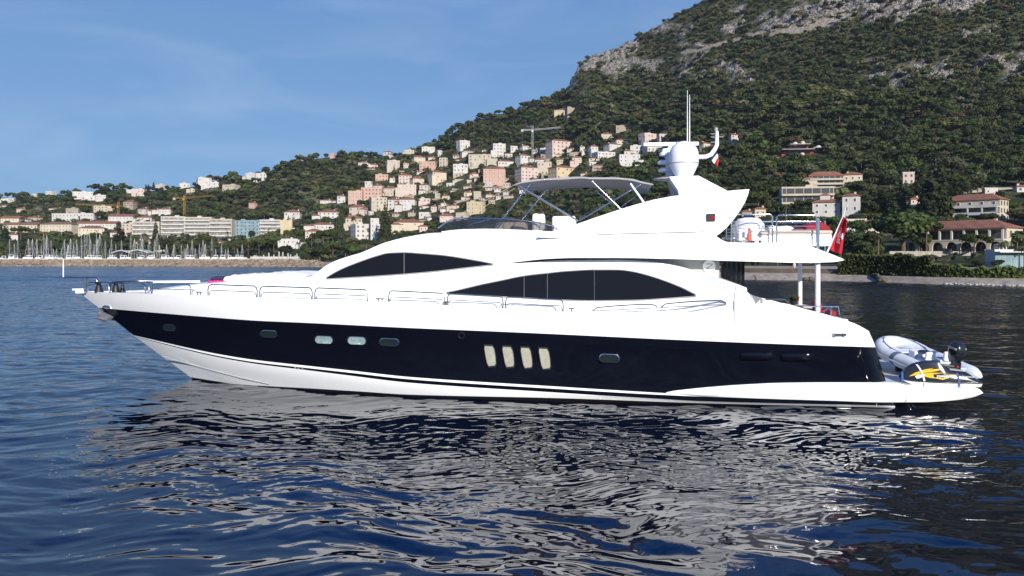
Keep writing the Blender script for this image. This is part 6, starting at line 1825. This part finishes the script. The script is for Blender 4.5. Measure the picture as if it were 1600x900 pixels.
# stairs up to the villa
Ys_ = depth(1455, 400) - 6
o = empty('stone_stairs', W(1450, 417, Ys_)); tag(o, 'long diagonal stone stairway against the terrace wall', 'stairs'); k = Ys_ / F
mb = MB(); n = 22
for i in range(n):
    x = (8 + 55 * i / n) * k; z = (24 * i / n) * k
    mb.box((x, 0, (z - 3) / 2), (55 / n * k * 1.001, 3, z + 3))
mb.build('steps', M['stone_wall'], o)
for y in (-1.5, 1.5):
    mb = MB(); mb.tube([(8 * k, y, .9), (63 * k, y, 24 * k + .9)], .05, 5); mb.build('handrail', M['dark_trim'], o)
o = empty('shore_pillar', W(1241, 424, shore(1241) + 20)); tag(o, 'small white statue like post on the bank under the overhang', 'post')
mb = MB(); mb.lathe([(.3, -1), (.35, .5), (.2, .8), (.42, 1.4), (.25, 2.0), (.05, 2.2)], n=10); mb.build('shaft', M['plaster_white'], o)
# ================================================================== trees
def sphere_dirs(r, n):
    d = r.normal(0, 1, (n, 3)); return d / np.linalg.norm(d, axis=1, keepdims=True)
def quads_from(r, c, nrm, size, aspect=1.0):
    """leaf cards: centres, normals, half sizes -> (n,4,3)"""
    n = len(c)
    t = np.cross(nrm, r.normal(0, 1, (n, 3))); t /= np.linalg.norm(t, axis=1, keepdims=True) + 1e-9
    b = np.cross(nrm, t)
    s = size[:, None]
    k = r.uniform(.6, 1.3, (n, 4, 1))
    return np.stack([c + (-t * aspect - b) * s * k[:, 0], c + (t * aspect - b * .7) * s * k[:, 1], c + (t * aspect * .8 + b) * s * k[:, 2], c + (-t * aspect + b * .8) * s * k[:, 3]], 1)
def crown(kind, r, n, leaf):
    """unit tree: height 1, foot at the origin"""
    if kind in ('pine', 'broad', 'olive'):
        nc = {'pine': 11, 'broad': 12, 'olive': 9}[kind]
        zc, rz_, rx = {'pine': (.56, .40, .42), 'broad': (.52, .40, .47), 'olive': (.48, .38, .50)}[kind]
        d = sphere_dirs(r, nc); d[:, 2] = np.abs(d[:, 2]) * 1.1 - .35
        cc = d * np.array([rx, rx, rz_]) * r.uniform(.55, 1.0, (nc, 1)) * .75; cc[:, 2] += zc
        cr_ = r.uniform(.12, .22, nc)
    elif kind == 'umbrella':
        nc = 14
        a = r.uniform(0, 6.28, nc); q = np.sqrt(r.uniform(0, 1, nc)) * .46
        cc = np.stack([q * np.cos(a), q * np.sin(a), .84 - .25 * (q / .46) ** 2 * .5 + r.normal(0, .02, nc)], 1); cr_ = r.uniform(.10, .16, nc)
    elif kind == 'cypress':
        nc = 12; z = np.linspace(.12, .93, nc); cc = np.stack([r.normal(0, .012, nc), r.normal(0, .012, nc), z], 1); cr_ = .085 * np.sqrt(np.clip(1 - z, .05, 1)) * 1.25 + .01
    elif kind == 'conifer':
        cs, rs = [], []
        for z in np.linspace(.16, .97, 13):
            R0 = .23 * (1 - z) ** .8 + .015
            m_ = max(3, int(7 * (1 - z)) + 2); a0 = r.uniform(0, 6)
            for k in range(m_):
                a = a0 + 6.283 * k / m_ + r.normal(0, .15); cs.append((R0 * .65 * math.cos(a), R0 * .65 * math.sin(a), z - R0 * .12)); rs.append(R0 * .42)
        cc = np.array(cs); cr_ = np.array(rs); nc = len(cc)
    elif kind == 'palm':
        Q = []
        nf = 26
        for k in range(nf):
            a = 6.283 * k / nf + r.normal(0, .2); up = r.uniform(-.2, 1.2)
            L = r.uniform(.22, .30); prev = np.array([0, 0, .80]); dirh = np.array([math.cos(a), math.sin(a), 0]); side = np.array([-math.sin(a), math.cos(a), 0])
            for s in range(5):
                f = (s + 1) / 5; ang = up - 1.7 * f * .9
                nx_ = prev + (dirh * math.cos(ang) + np.array([0, 0, math.sin(ang)])) * L / 5
                w0, w1 = .035 * (1 - .6 * abs(s / 5 - .4)), .035 * (1 - .6 * abs(f - .4)) * (1 if s < 4 else .2)
                for sg in (1, -1):
                    Q.append([prev, nx_, nx_ + side * w1 * sg - np.array([0, 0, .02]), prev + side * w0 * sg - np.array([0, 0, .02])])
                prev = nx_
        return np.array(Q)
    elif kind == 'shrub':
        nc = 8; d = sphere_dirs(r, nc); cc = d * np.array([.45, .45, .25]) * .7; cc[:, 2] += .42; cr_ = r.uniform(.22, .36, nc)
    w = cr_ ** 2; idx = r.choice(nc, n, p=w / w.sum())
    d = sphere_dirs(r, n); flip = (d[:, 2] < -.2) & (r.uniform(0, 1, n) < .65); d[flip, 2] *= -1
    fl = .62 if kind == 'umbrella' else .8 if kind in ('conifer',) else .85
    c = cc[idx] + d * np.array([1, 1, fl]) * (cr_[idx] * r.uniform(.70, 1.12, n))[:, None]
    nrm = d + r.normal(0, .45, (n, 3)); nrm /= np.linalg.norm(nrm, axis=1, keepdims=True)
    return quads_from(r, c, nrm, leaf * r.uniform(.6, 1.35, n))
def trunk_quads(kind, n=5):
    pts = {'pine': [(0, 0, -.08, .028), (.01, 0, .3, .022), (-.01, .01, .62, .010)], 'broad': [(0, 0, -.08, .035), (.01, 0, .25, .026), (0, .01, .6, .010)], 'olive': [(0, 0, -.08, .04), (0, 0, .3, .03), (.02, 0, .6, .012)],
           'umbrella': [(0, 0, -.05, .028), (.015, 0, .4, .022), (0, .01, .80, .014)], 'cypress': [(0, 0, -.05, .02), (0, 0, .3, .016), (0, 0, .8, .006)], 'conifer': [(0, 0, -.05, .026), (0, 0, .4, .018), (0, 0, .97, .004)],
           'palm': [(0, 0, -.05, .030), (.012, 0, .4, .022), (0, 0, .80, .024)], 'shrub': [(0, 0, -.1, .05), (0, 0, .2, .04), (0, 0, .4, .02)]}[kind]
    rings = [np.array([(x + q * math.cos(6.283 * k / n), y + q * math.sin(6.283 * k / n), z) for k in range(n)]) for x, y, z, q in pts]
    Q = []
    for a, b in zip(rings[:-1], rings[1:]):
        for k in range(n): Q.append([a[k], a[(k + 1) % n], b[(k + 1) % n], b[k]])
    if kind in ('pine', 'broad', 'umbrella', 'olive'):     # limbs
        z0 = .62 if kind == 'umbrella' else .32
        for k in range(5):
            a = 6.283 * k / 5 + .4; s = np.array([-math.sin(a), math.cos(a), 0]) * .009
            p = np.array([0, 0, z0 - .03 * k * .5]); e = np.array([.26 * math.cos(a), .26 * math.sin(a), .80 if kind == 'umbrella' else .62])
            up = np.array([0, 0, .012])
            Q.append([p - s, p + s, e + s * .5, e - s * .5]); Q.append([p - up, p + up, e + up * .5, e - up * .5])
    return np.array(Q)

COLS = {'pine': (0.032, 0.044, 0.017), 'broad': (0.052, 0.070, 0.022), 'olive': (0.080, 0.090, 0.048), 'umbrella': (0.044, 0.064, 0.018), 'cypress': (0.018, 0.034, 0.014), 'conifer': (0.034, 0.044, 0.020), 'palm': (0.07, 0.085, 0.030), 'shrub': (0.066, 0.070, 0.028)}
COLS = {k: tuple(1.22 * q * t for q, t in zip(c, (1.06, 1.0, .92))) for k, c in COLS.items()}
def leaf_material(name, col=None):
    m = bpy.data.materials.new(name); m.use_nodes = True
    n = m.node_tree.nodes; l = m.node_tree.links; b = n['Principled BSDF']
    b.inputs['Roughness'].default_value = 0.7; b.inputs['Specular IOR Level'].default_value = 0.2
    hs = n.new('ShaderNodeHueSaturation'); l.new(hs.outputs[0], b.inputs['Base Color'])
    tl = n.new('ShaderNodeBsdfTranslucent'); l.new(hs.outputs[0], tl.inputs['Color'])
    ms = n.new('ShaderNodeMixShader'); ms.inputs[0].default_value = 0.35
    l.new(b.outputs[0], ms.inputs[1]); l.new(tl.outputs[0], ms.inputs[2]); l.new(ms.outputs[0], n['Material Output'].inputs['Surface'])
    tc = n.new('ShaderNodeTexCoord'); nz = n.new('ShaderNodeTexNoise'); nz.inputs['Scale'].default_value = 0.45 if col is None else 9; nz.inputs['Detail'].default_value = 3
    l.new(tc.outputs['Object'], nz.inputs['Vector'])
    mr = n.new('ShaderNodeMapRange'); mr.inputs['From Min'].default_value = .3; mr.inputs['From Max'].default_value = .7; mr.inputs['To Min'].default_value = .7; mr.inputs['To Max'].default_value = 1.35
    l.new(nz.outputs[0], mr.inputs['Value'])
    if col is None:
        a = n.new('ShaderNodeAttribute'); a.attribute_name = 'leafcol'; l.new(a.outputs['Color'], hs.inputs['Color']); l.new(mr.outputs[0], hs.inputs['Value'])
    else:
        hs.inputs['Color'].default_value = (*col, 1)
        oi = n.new('ShaderNodeObjectInfo'); m2 = n.new('ShaderNodeMapRange'); m2.inputs['To Min'].default_value = .65; m2.inputs['To Max'].default_value = 1.4
        l.new(oi.outputs['Random'], m2.inputs['Value']); mu = n.new('ShaderNodeMath'); mu.operation = 'MULTIPLY'
        l.new(mr.outputs[0], mu.inputs[0]); l.new(m2.outputs[0], mu.inputs[1]); l.new(mu.outputs[0], hs.inputs['Value'])
        m3 = n.new('ShaderNodeMapRange'); m3.inputs['To Min'].default_value = .485; m3.inputs['To Max'].default_value = .52; l.new(oi.outputs['Random'], m3.inputs['Value']); l.new(m3.outputs[0], hs.inputs['Hue'])
    return m
BARK = mat('bark', (0.10, 0.075, 0.055), 0.9)
LEAFM = {k: leaf_material('foliage_' + k, c) for k, c in COLS.items()}
NHI = {'pine': 1500, 'broad': 1700, 'olive': 1200, 'umbrella': 2600, 'cypress': 800, 'conifer': 2200, 'palm': 0, 'shrub': 800}
LHI = {'pine': .030, 'broad': .032, 'olive': .032, 'umbrella': .022, 'cypress': .020, 'conifer': .022, 'palm': 0, 'shrub': .05}
HI = {}
trng = np.random.default_rng(99)
def hi_mesh(kind, k):
    key = (kind, k)
    if key not in HI:
        q = crown(kind, np.random.default_rng(hash(kind) % 1 + k * 17 + len(kind)), NHI[kind], LHI[kind])
        o = fast_mesh('crown', q.reshape(-1, 3), np.arange(len(q) * 4).reshape(-1, 4)); o.data.materials.append(LEAFM[kind]); cm = o.data; bpy.data.objects.remove(o)
        q = trunk_quads(kind, 8)
        o = fast_mesh('trunk', q.reshape(-1, 3), np.arange(len(q) * 4).reshape(-1, 4)); o.data.materials.append(BARK); tm_ = o.data; bpy.data.objects.remove(o)
        HI[key] = (cm, tm_)
    return HI[key]
NAMES = {'pine': 'pine_tree', 'broad': 'broadleaf_tree', 'olive': 'olive_tree', 'umbrella': 'umbrella_pine', 'cypress': 'cypress_tree', 'conifer': 'conifer_tree', 'palm': 'palm_tree', 'shrub': 'shrub'}
def tree(kind, loc, h, label, group, wx=1.0, k=None, leaf=None):
    k = int(trng.integers(0, 4)) if k is None else k
    cm, tm_ = hi_mesh(kind, k)
    r_ = bpy.data.objects.new(NAMES[kind], None); COL.objects.link(r_); r_.location = loc; r_.rotation_euler = (0, 0, float(trng.uniform(0, 6.28))); r_.scale = (h * wx, h * wx, h)
    tag(r_, label, NAMES[kind].replace('_', ' '), group)
    if leaf: cm = cm.copy(); cm.materials[0] = leaf
    for nm, d in (('trunk', tm_), ('crown', cm)):
        o = bpy.data.objects.new(nm, d); COL.objects.link(o); o.parent = r_
    return r_
PLACED = []
def tree_px(kind, u, v0, v1, label, group=None, wpx=None, Y=None, wx=None, leaf=None):
    """a tree whose foot shows at v1 and top at v0"""
    Y = Y or depth(u, v1); h = (v1 - v0) / F * Y * 1.02
    nat = {'pine': .9, 'broad': 1.05, 'olive': 1.15, 'umbrella': 1.15, 'cypress': .2, 'conifer': .48, 'palm': .55, 'shrub': 1.3}[kind]
    wx = wx or ((wpx / F * Y) / (h * nat) if wpx else 1.0)
    tree(kind, W(u, v1, Y), h, label, group, wx, None, leaf)
    PLACED.append((u, v1, Y, (wpx or (v1 - v0) * nat)))
    HOUSES.append((u - (wpx or 10) * .3, u + (wpx or 10) * .3, v0 + 2, v0 + (v1 - v0) * .6, Y))
# trees that stand out
tree_px('broad', 1412, 322, 400, 'broad bright green round tree left of the arcaded villa', wpx=125, Y=depth(1412, 394) - 14, leaf=leaf_material('foliage_bright', (0.070, 0.090, 0.026)))
tree_px('umbrella', 1523, 362, 412, 'smaller umbrella pine leaning in front of the arcaded villa', wpx=54, Y=depth(1523, 392) - 12)
for u in (1376, 1448, 1350): tree_px('umbrella', u, 335 + (u % 7), 398, 'umbrella pine crowded around the broad green tree by the stone wall', 'umbrella pines by the stone wall', wpx=58)
tree_px('conifer', 1462, 245, 348, 'tall tiered dark conifer left of the balcony villa', wpx=62, leaf=leaf_material('foliage_araucaria', (0.040, 0.056, 0.022)))
tree_px('conifer', 1403, 285, 345, 'dark conifer behind the broad umbrella pine', wpx=44)
tree_px('palm', 1447, 300, 338, 'palm tree right of the small bright red roof', wpx=22); tree_px('palm', 1483, 310, 350, 'palm tree left of the balcony villa', wpx=22)
tree_px('palm', 1228, 315, 345, 'palm tree behind the flybridge rail', wpx=22)
for u, v in ((1372, 360), (1590, 362), (1570, 372), (1601, 380)): tree_px('palm', u, v, v + 36, 'palm tree in the gardens by the shore on the right', 'palms in the right shore gardens', wpx=26, Y=shore(u) + 45)
tree_px('conifer', 602, 315, 385, 'tallest dark tiered conifer in the town, right of the white tower', wpx=26); tree_px('conifer', 531, 327, 379, 'dark tiered conifer left of the large white house', wpx=20); tree_px('conifer', 243, 345, 393, 'dark conifer in front of the rose apartments', wpx=17)
tree_px('cypress', 8, 350, 390, 'dark cypress at the left edge behind the marina', wpx=13); tree_px('cypress', 187, 355, 396, 'dark pointed cypress among the marina masts', wpx=20)
for u in (228, 232): tree_px('cypress', u, 288, 303, 'cypress, one of the pair on the left crest', 'pair of cypresses on the left crest', wpx=4.5)
tree_px('conifer', 240, 283, 298, 'thin conifer on the left crest right of the cypress pair', wpx=6)
tree_px('umbrella', 32, 352, 384, 'wide umbrella pine left of the marina masts', wpx=34)
for u, v in ((447, 359), (460, 362), (468, 365), (487, 362), (520, 358), (553, 350), (568, 350), (576, 352), (583, 352), (552, 335)): tree_px('palm', u, v, v + 26, 'palm tree in the gardens near the shore pines', 'palms near the shore pines', wpx=11)
GM = 'round trees behind the marina'
for u in list(range(4, 60, 9)) + list(range(70, 250, 8)) + list(range(256, 420, 9)):
    d = trng.uniform(-1, 1); v1 = 401 - abs(trng.normal(0, 3))
    tree_px(['broad', 'pine', 'broad', 'umbrella'][int(trng.integers(0, 4))], u + d * 3, v1 - trng.uniform(18, 29), v1, 'round dark green tree in the row behind the marina masts', GM, wpx=trng.uniform(17, 26))
GP = 'bushy trees on the point right of the marina'
for u, v0, v1, w in ((428, 366, 402, 30), (405, 372, 402, 26), (388, 376, 402, 26), (468, 390, 411, 36), (488, 386, 411, 34), (505, 358, 398, 44), (520, 372, 405, 36), (540, 372, 402, 38), (556, 378, 404, 34), (500, 378, 411, 30), (572, 372, 396, 34), (590, 376, 395, 30), (478, 394, 413, 26), (445, 380, 405, 30)):
    tree_px(['broad', 'umbrella', 'pine'][int(trng.integers(0, 3))], u, v0, v1, 'bushy green tree on the low point right of the marina', GP, wpx=w)
GD = 'dark trees below the villas behind the stern'
for u, v0, v1, w in ((1335, 352, 410, 46), (1360, 358, 412, 44), (1345, 370, 414, 40), (1366, 376, 412, 36), (1585, 378, 414, 40), (1560, 405, 420, 26), (1528, 404, 419, 22), (1610, 372, 418, 46), (1545, 330, 352, 34), (1510, 335, 362, 34), (1585, 325, 350, 40), (1470, 340, 372, 34), (1575, 310, 335, 36)):
    tree_px(['pine', 'broad'][int(trng.integers(0, 2))], u, v0, v1, 'dark bushy tree below the villas behind the yacht stern', GD, wpx=w, Y=max(depth(u, v1), shore(u) + 34))
# clipped hedge and scrub along the right shore
def hedge(name, u0, u1, v0, v1, dY, col, label, n=5200):
    r = np.random.default_rng(int(u0)); u = r.uniform(u0, u1, n); f = r.uniform(0, 1, n); Y = np.array([shore(a) for a in u]) + dY
    top = v0 + (fbm(u / 9, u * 0, 3) - .5) * 12
    v = top + (v1 - top) * f ** 1.4
    yy = Y + r.uniform(0, 3.4, n) * (1 - .3 * f)
    c = np.stack([(u - U0) / F * yy, yy, H + (V0 - v) / F * Y], 1)
    nrm = r.normal(0, .6, (n, 3)) + np.array([0, -.6, .6]); nrm /= np.linalg.norm(nrm, axis=1, keepdims=True)
    q = quads_from(r, c, nrm, r.uniform(.12, .34, n))
    o = fast_mesh(name, q.reshape(-1, 3), np.arange(n * 4).reshape(-1, 4)); o.data.materials.append(leaf_material('leaf_' + name, col)); tag(o, label, 'hedge'); return o
hedge('clipped_hedge', 1310, 1456, 399, 430, 0, (0.085, 0.095, 0.03), 'tall olive green hedge along the beach right of the stern', 9000)
hedge('clipped_hedge', 1445, 1500, 415, 435, 0, (0.085, 0.095, 0.03), 'lower left part of the hedge under the stone stairs', 4000)
hedge('clipped_hedge', 1500, 1700, 419, 438, 0, (0.085, 0.10, 0.03), 'low clipped hedge along the beach at the right edge', 8000)
for u in (1130, 1150, 1172, 1195, 1215, 1232): tree_px(['palm', 'umbrella', 'pine'][u % 3], u, 398, 424, 'dark shore tree seen under the flybridge overhang', 'shore trees seen under the overhang', wpx=26, Y=shore(u) + 32)

# ---------------- the wooded hillside: many trees, the largest as single trees, the rest one wood
cand = []
r = np.random.default_rng(5)
cell = {}
def in_town(u, v):
    if u < 470: return v > 318 and v > skyl(u) + 12
    if u < 920: return v > np.interp(u, [470, 600, 800, 920], [270, 252, 226, 215])
    return False
def try_tree(u, v, px):
    g = 26
    cu, cv = int(u // g), int(v // g)
    for a in (cu-2, cu-1, cu, cu+1, cu+2):
        for b in (cv-1, cv, cv+1):
            for (x, y, q) in cell.get((a, b), ()):
                if ((x - u) / (px + q)) ** 2 + ((y - v) / ((px + q) * .62)) ** 2 < SPC ** 2: return False
    cell.setdefault((cu, cv), []).append((u, v, px)); return True
SPC = 0.245
N = 125000
UU = r.uniform(-330, 1680, N); VV = r.uniform(-60, 415, N)
RK = rock_mask(UU, VV); SCm = scree_mask(UU, VV)
for i in range(N):
    u, v = UU[i], VV[i]
    sk = skyl(u)
    if v < sk + 1 or v > vbase(u) - (4 if u < 560 else 9): continue
    if u > 1120 and v > 398: continue
    Y = depth(u, v)
    town = in_town(u, v)
    if RK[i] > .10 and r.uniform() < .90: continue
    if u > 840 and v < 150 and r.uniform() < .35: continue
    if SCm[i] > .3 and r.uniform() < .93: continue
    high = u > 840 and v < 150
    hm = r.uniform(6.0, 12.5) if not high else r.uniform(2.5, 8.5)
    if u > 1100 and v > 180: hm *= r.uniform(.8, 1.15)
    if town: hm *= r.uniform(.45, .95)
    px = hm * 1.0 / Y * F
    if town and r.uniform() < .04: continue
    if not try_tree(u, v, px): continue
    vt = v - hm / Y * F
    bad = False
    for (a, b, c, d, hy) in HOUSES:
        if Y < hy + 6 and a - px * .22 < u < b + px * .22 and vt < d and v > c: bad = True; break
        if abs(Y - hy) < 9 and a < u < b and c < v < d + 6: bad = True; break
    if bad: continue
    if town: kind = r.choice(['broad', 'olive', 'pine', 'shrub', 'cypress', 'broad', 'olive'])
    elif high: kind = r.choice(['shrub', 'olive', 'pine', 'shrub', 'broad'])
    else: kind = r.choice(['pine', 'pine', 'broad', 'olive', 'pine', 'broad', 'pine', 'umbrella'])
    if kind == 'cypress': hm *= 1.2
    if kind == 'shrub': hm *= .55
    cand.append((px * (1 if kind != 'cypress' else .6), u, v, Y, hm, kind, town, high))
# true ground height under each tree
cu = np.array([c[1] for c in cand]); cv = np.array([c[2] for c in cand])
sh = np.interp(cu, TU, TSH); sk_ = np.interp(cu, TU, TSK); vb_ = V0 + (H - 1.2) / sh * F
X_, Y_, Z_, _, _ = terrain_point(cu, (vb_ - cv) / (vb_ - sk_))
order = np.argsort([-c[0] for c in cand])
NBIG = max(0, 300 - len(PLACED))
vis = [i for i in order if 0 <= cand[i][1] <= 1600 and cand[i][2] > 8]
big_ids = set(vis[:NBIG])
def zone(u, v, kind):
    if u < 470: return 'on the far left hill'
    if u < 930: return 'among the village houses'
    if v < 150: return 'on the rocky upper mountain'
    return 'on the wooded slope at right' if u > 1110 else 'on the wooded slope behind the mast'
DESC = {'pine': 'dark green bushy pine', 'broad': 'mid green round tree', 'olive': 'grey green spreading tree', 'umbrella': 'flat topped umbrella pine', 'shrub': 'low olive green bush', 'cypress': 'thin dark cypress'}
for i in big_ids:
    px, u, v, Y, hm, kind, town, high = cand[i]
    tree(kind, (X_[i], Y_[i], Z_[i] - .3), hm, DESC[kind] + ' ' + zone(u, v, kind), 'trees ' + zone(u, v, kind), float(r.uniform(.9, 1.25)))
# the rest
LOW = {}
for kind in ('pine', 'broad', 'olive', 'umbrella', 'cypress', 'shrub'):
    for k in range(5):
        rr = np.random.default_rng(k * 7 + 1)
        n = {'cypress': 60, 'shrub': 120}.get(kind, 230)
        lf = {'pine': .074, 'broad': .078, 'olive': .078, 'umbrella': .068, 'cypress': .045, 'shrub': .13}[kind]
        LOW[kind, k] = (crown(kind, rr, n, lf), trunk_quads(kind, 4)[:8])
CO, CC = [], []
PT = np.clip((fbm(cu / 45.0, cv / 22.0, 4) - .47) * 4, 0, 1)     # drier, paler patches of the wood
for i in order:
    if i in big_ids: continue
    px, u, v, Y, hm, kind, town, high = cand[i]
    q, t = LOW[kind, int(r.integers(0, 5))]
    a = r.uniform(0, 6.28); ca, sa = math.cos(a), math.sin(a)
    Rm = np.array([[ca, sa, 0], [-sa, ca, 0], [0, 0, 1]])
    wx = r.uniform(.95, 1.35)
    for arr, tr in ((q, False), (t, True)):
        P = (arr.reshape(-1, 3) * np.array([hm * wx, hm * wx, hm])) @ Rm + np.array([X_[i], Y_[i], Z_[i] - .3])
        CO.append(P)
        c = np.array((.10, .08, .06)) if tr else np.array(COLS[kind]) * r.uniform(.72, 1.3) * np.array([r.uniform(.82, 1.15), 1, r.uniform(.8, 1.2)]) * (np.array([1, 1, 1]) * (1 - PT[i]) + np.array([1.4, 1.3, 1.2]) * PT[i])
        if not tr and r.uniform() < .02: c = np.array((.12, .085, .04)) * r.uniform(.7, 1.1)
        CC.append(np.repeat(np.append(c, 1)[None], len(arr), 0))
CO = np.concatenate(CO); CC = np.concatenate(CC)
wood = fast_mesh('woodland', CO, np.arange(len(CO)).reshape(-1, 4))
at_ = wood.data.attributes.new('leafcol', 'FLOAT_COLOR', 'FACE'); at_.data.foreach_set('color', CC.astype(np.float32).ravel())
wood.data.materials.append(leaf_material('foliage_wood')); tag(wood, kind='stuff')
print('TREES', len(cand), 'single', len(big_ids) + len(PLACED), 'quads', len(CO) // 4)
# ================================================================== sea air: thin even haze round the whole scene
mb = MB(); mb.box((0, 1000, 234), (4900, 2900, 492))
hz = mb.build('haze', [], None)
hm_ = bpy.data.materials.new('haze_air'); hm_.use_nodes = True
n = hm_.node_tree.nodes; n.remove(n['Principled BSDF'])
pv = n.new('ShaderNodeVolumePrincipled')
pv.inputs['Density'].default_value = 0.00005; pv.inputs['Color'].default_value = (.82, .90, 1, 1); pv.inputs['Anisotropy'].default_value = 0.2
hm_.node_tree.links.new(pv.outputs[0], n['Material Output'].inputs['Volume'])
hz.data.materials.append(hm_); tag(hz, kind='stuff')
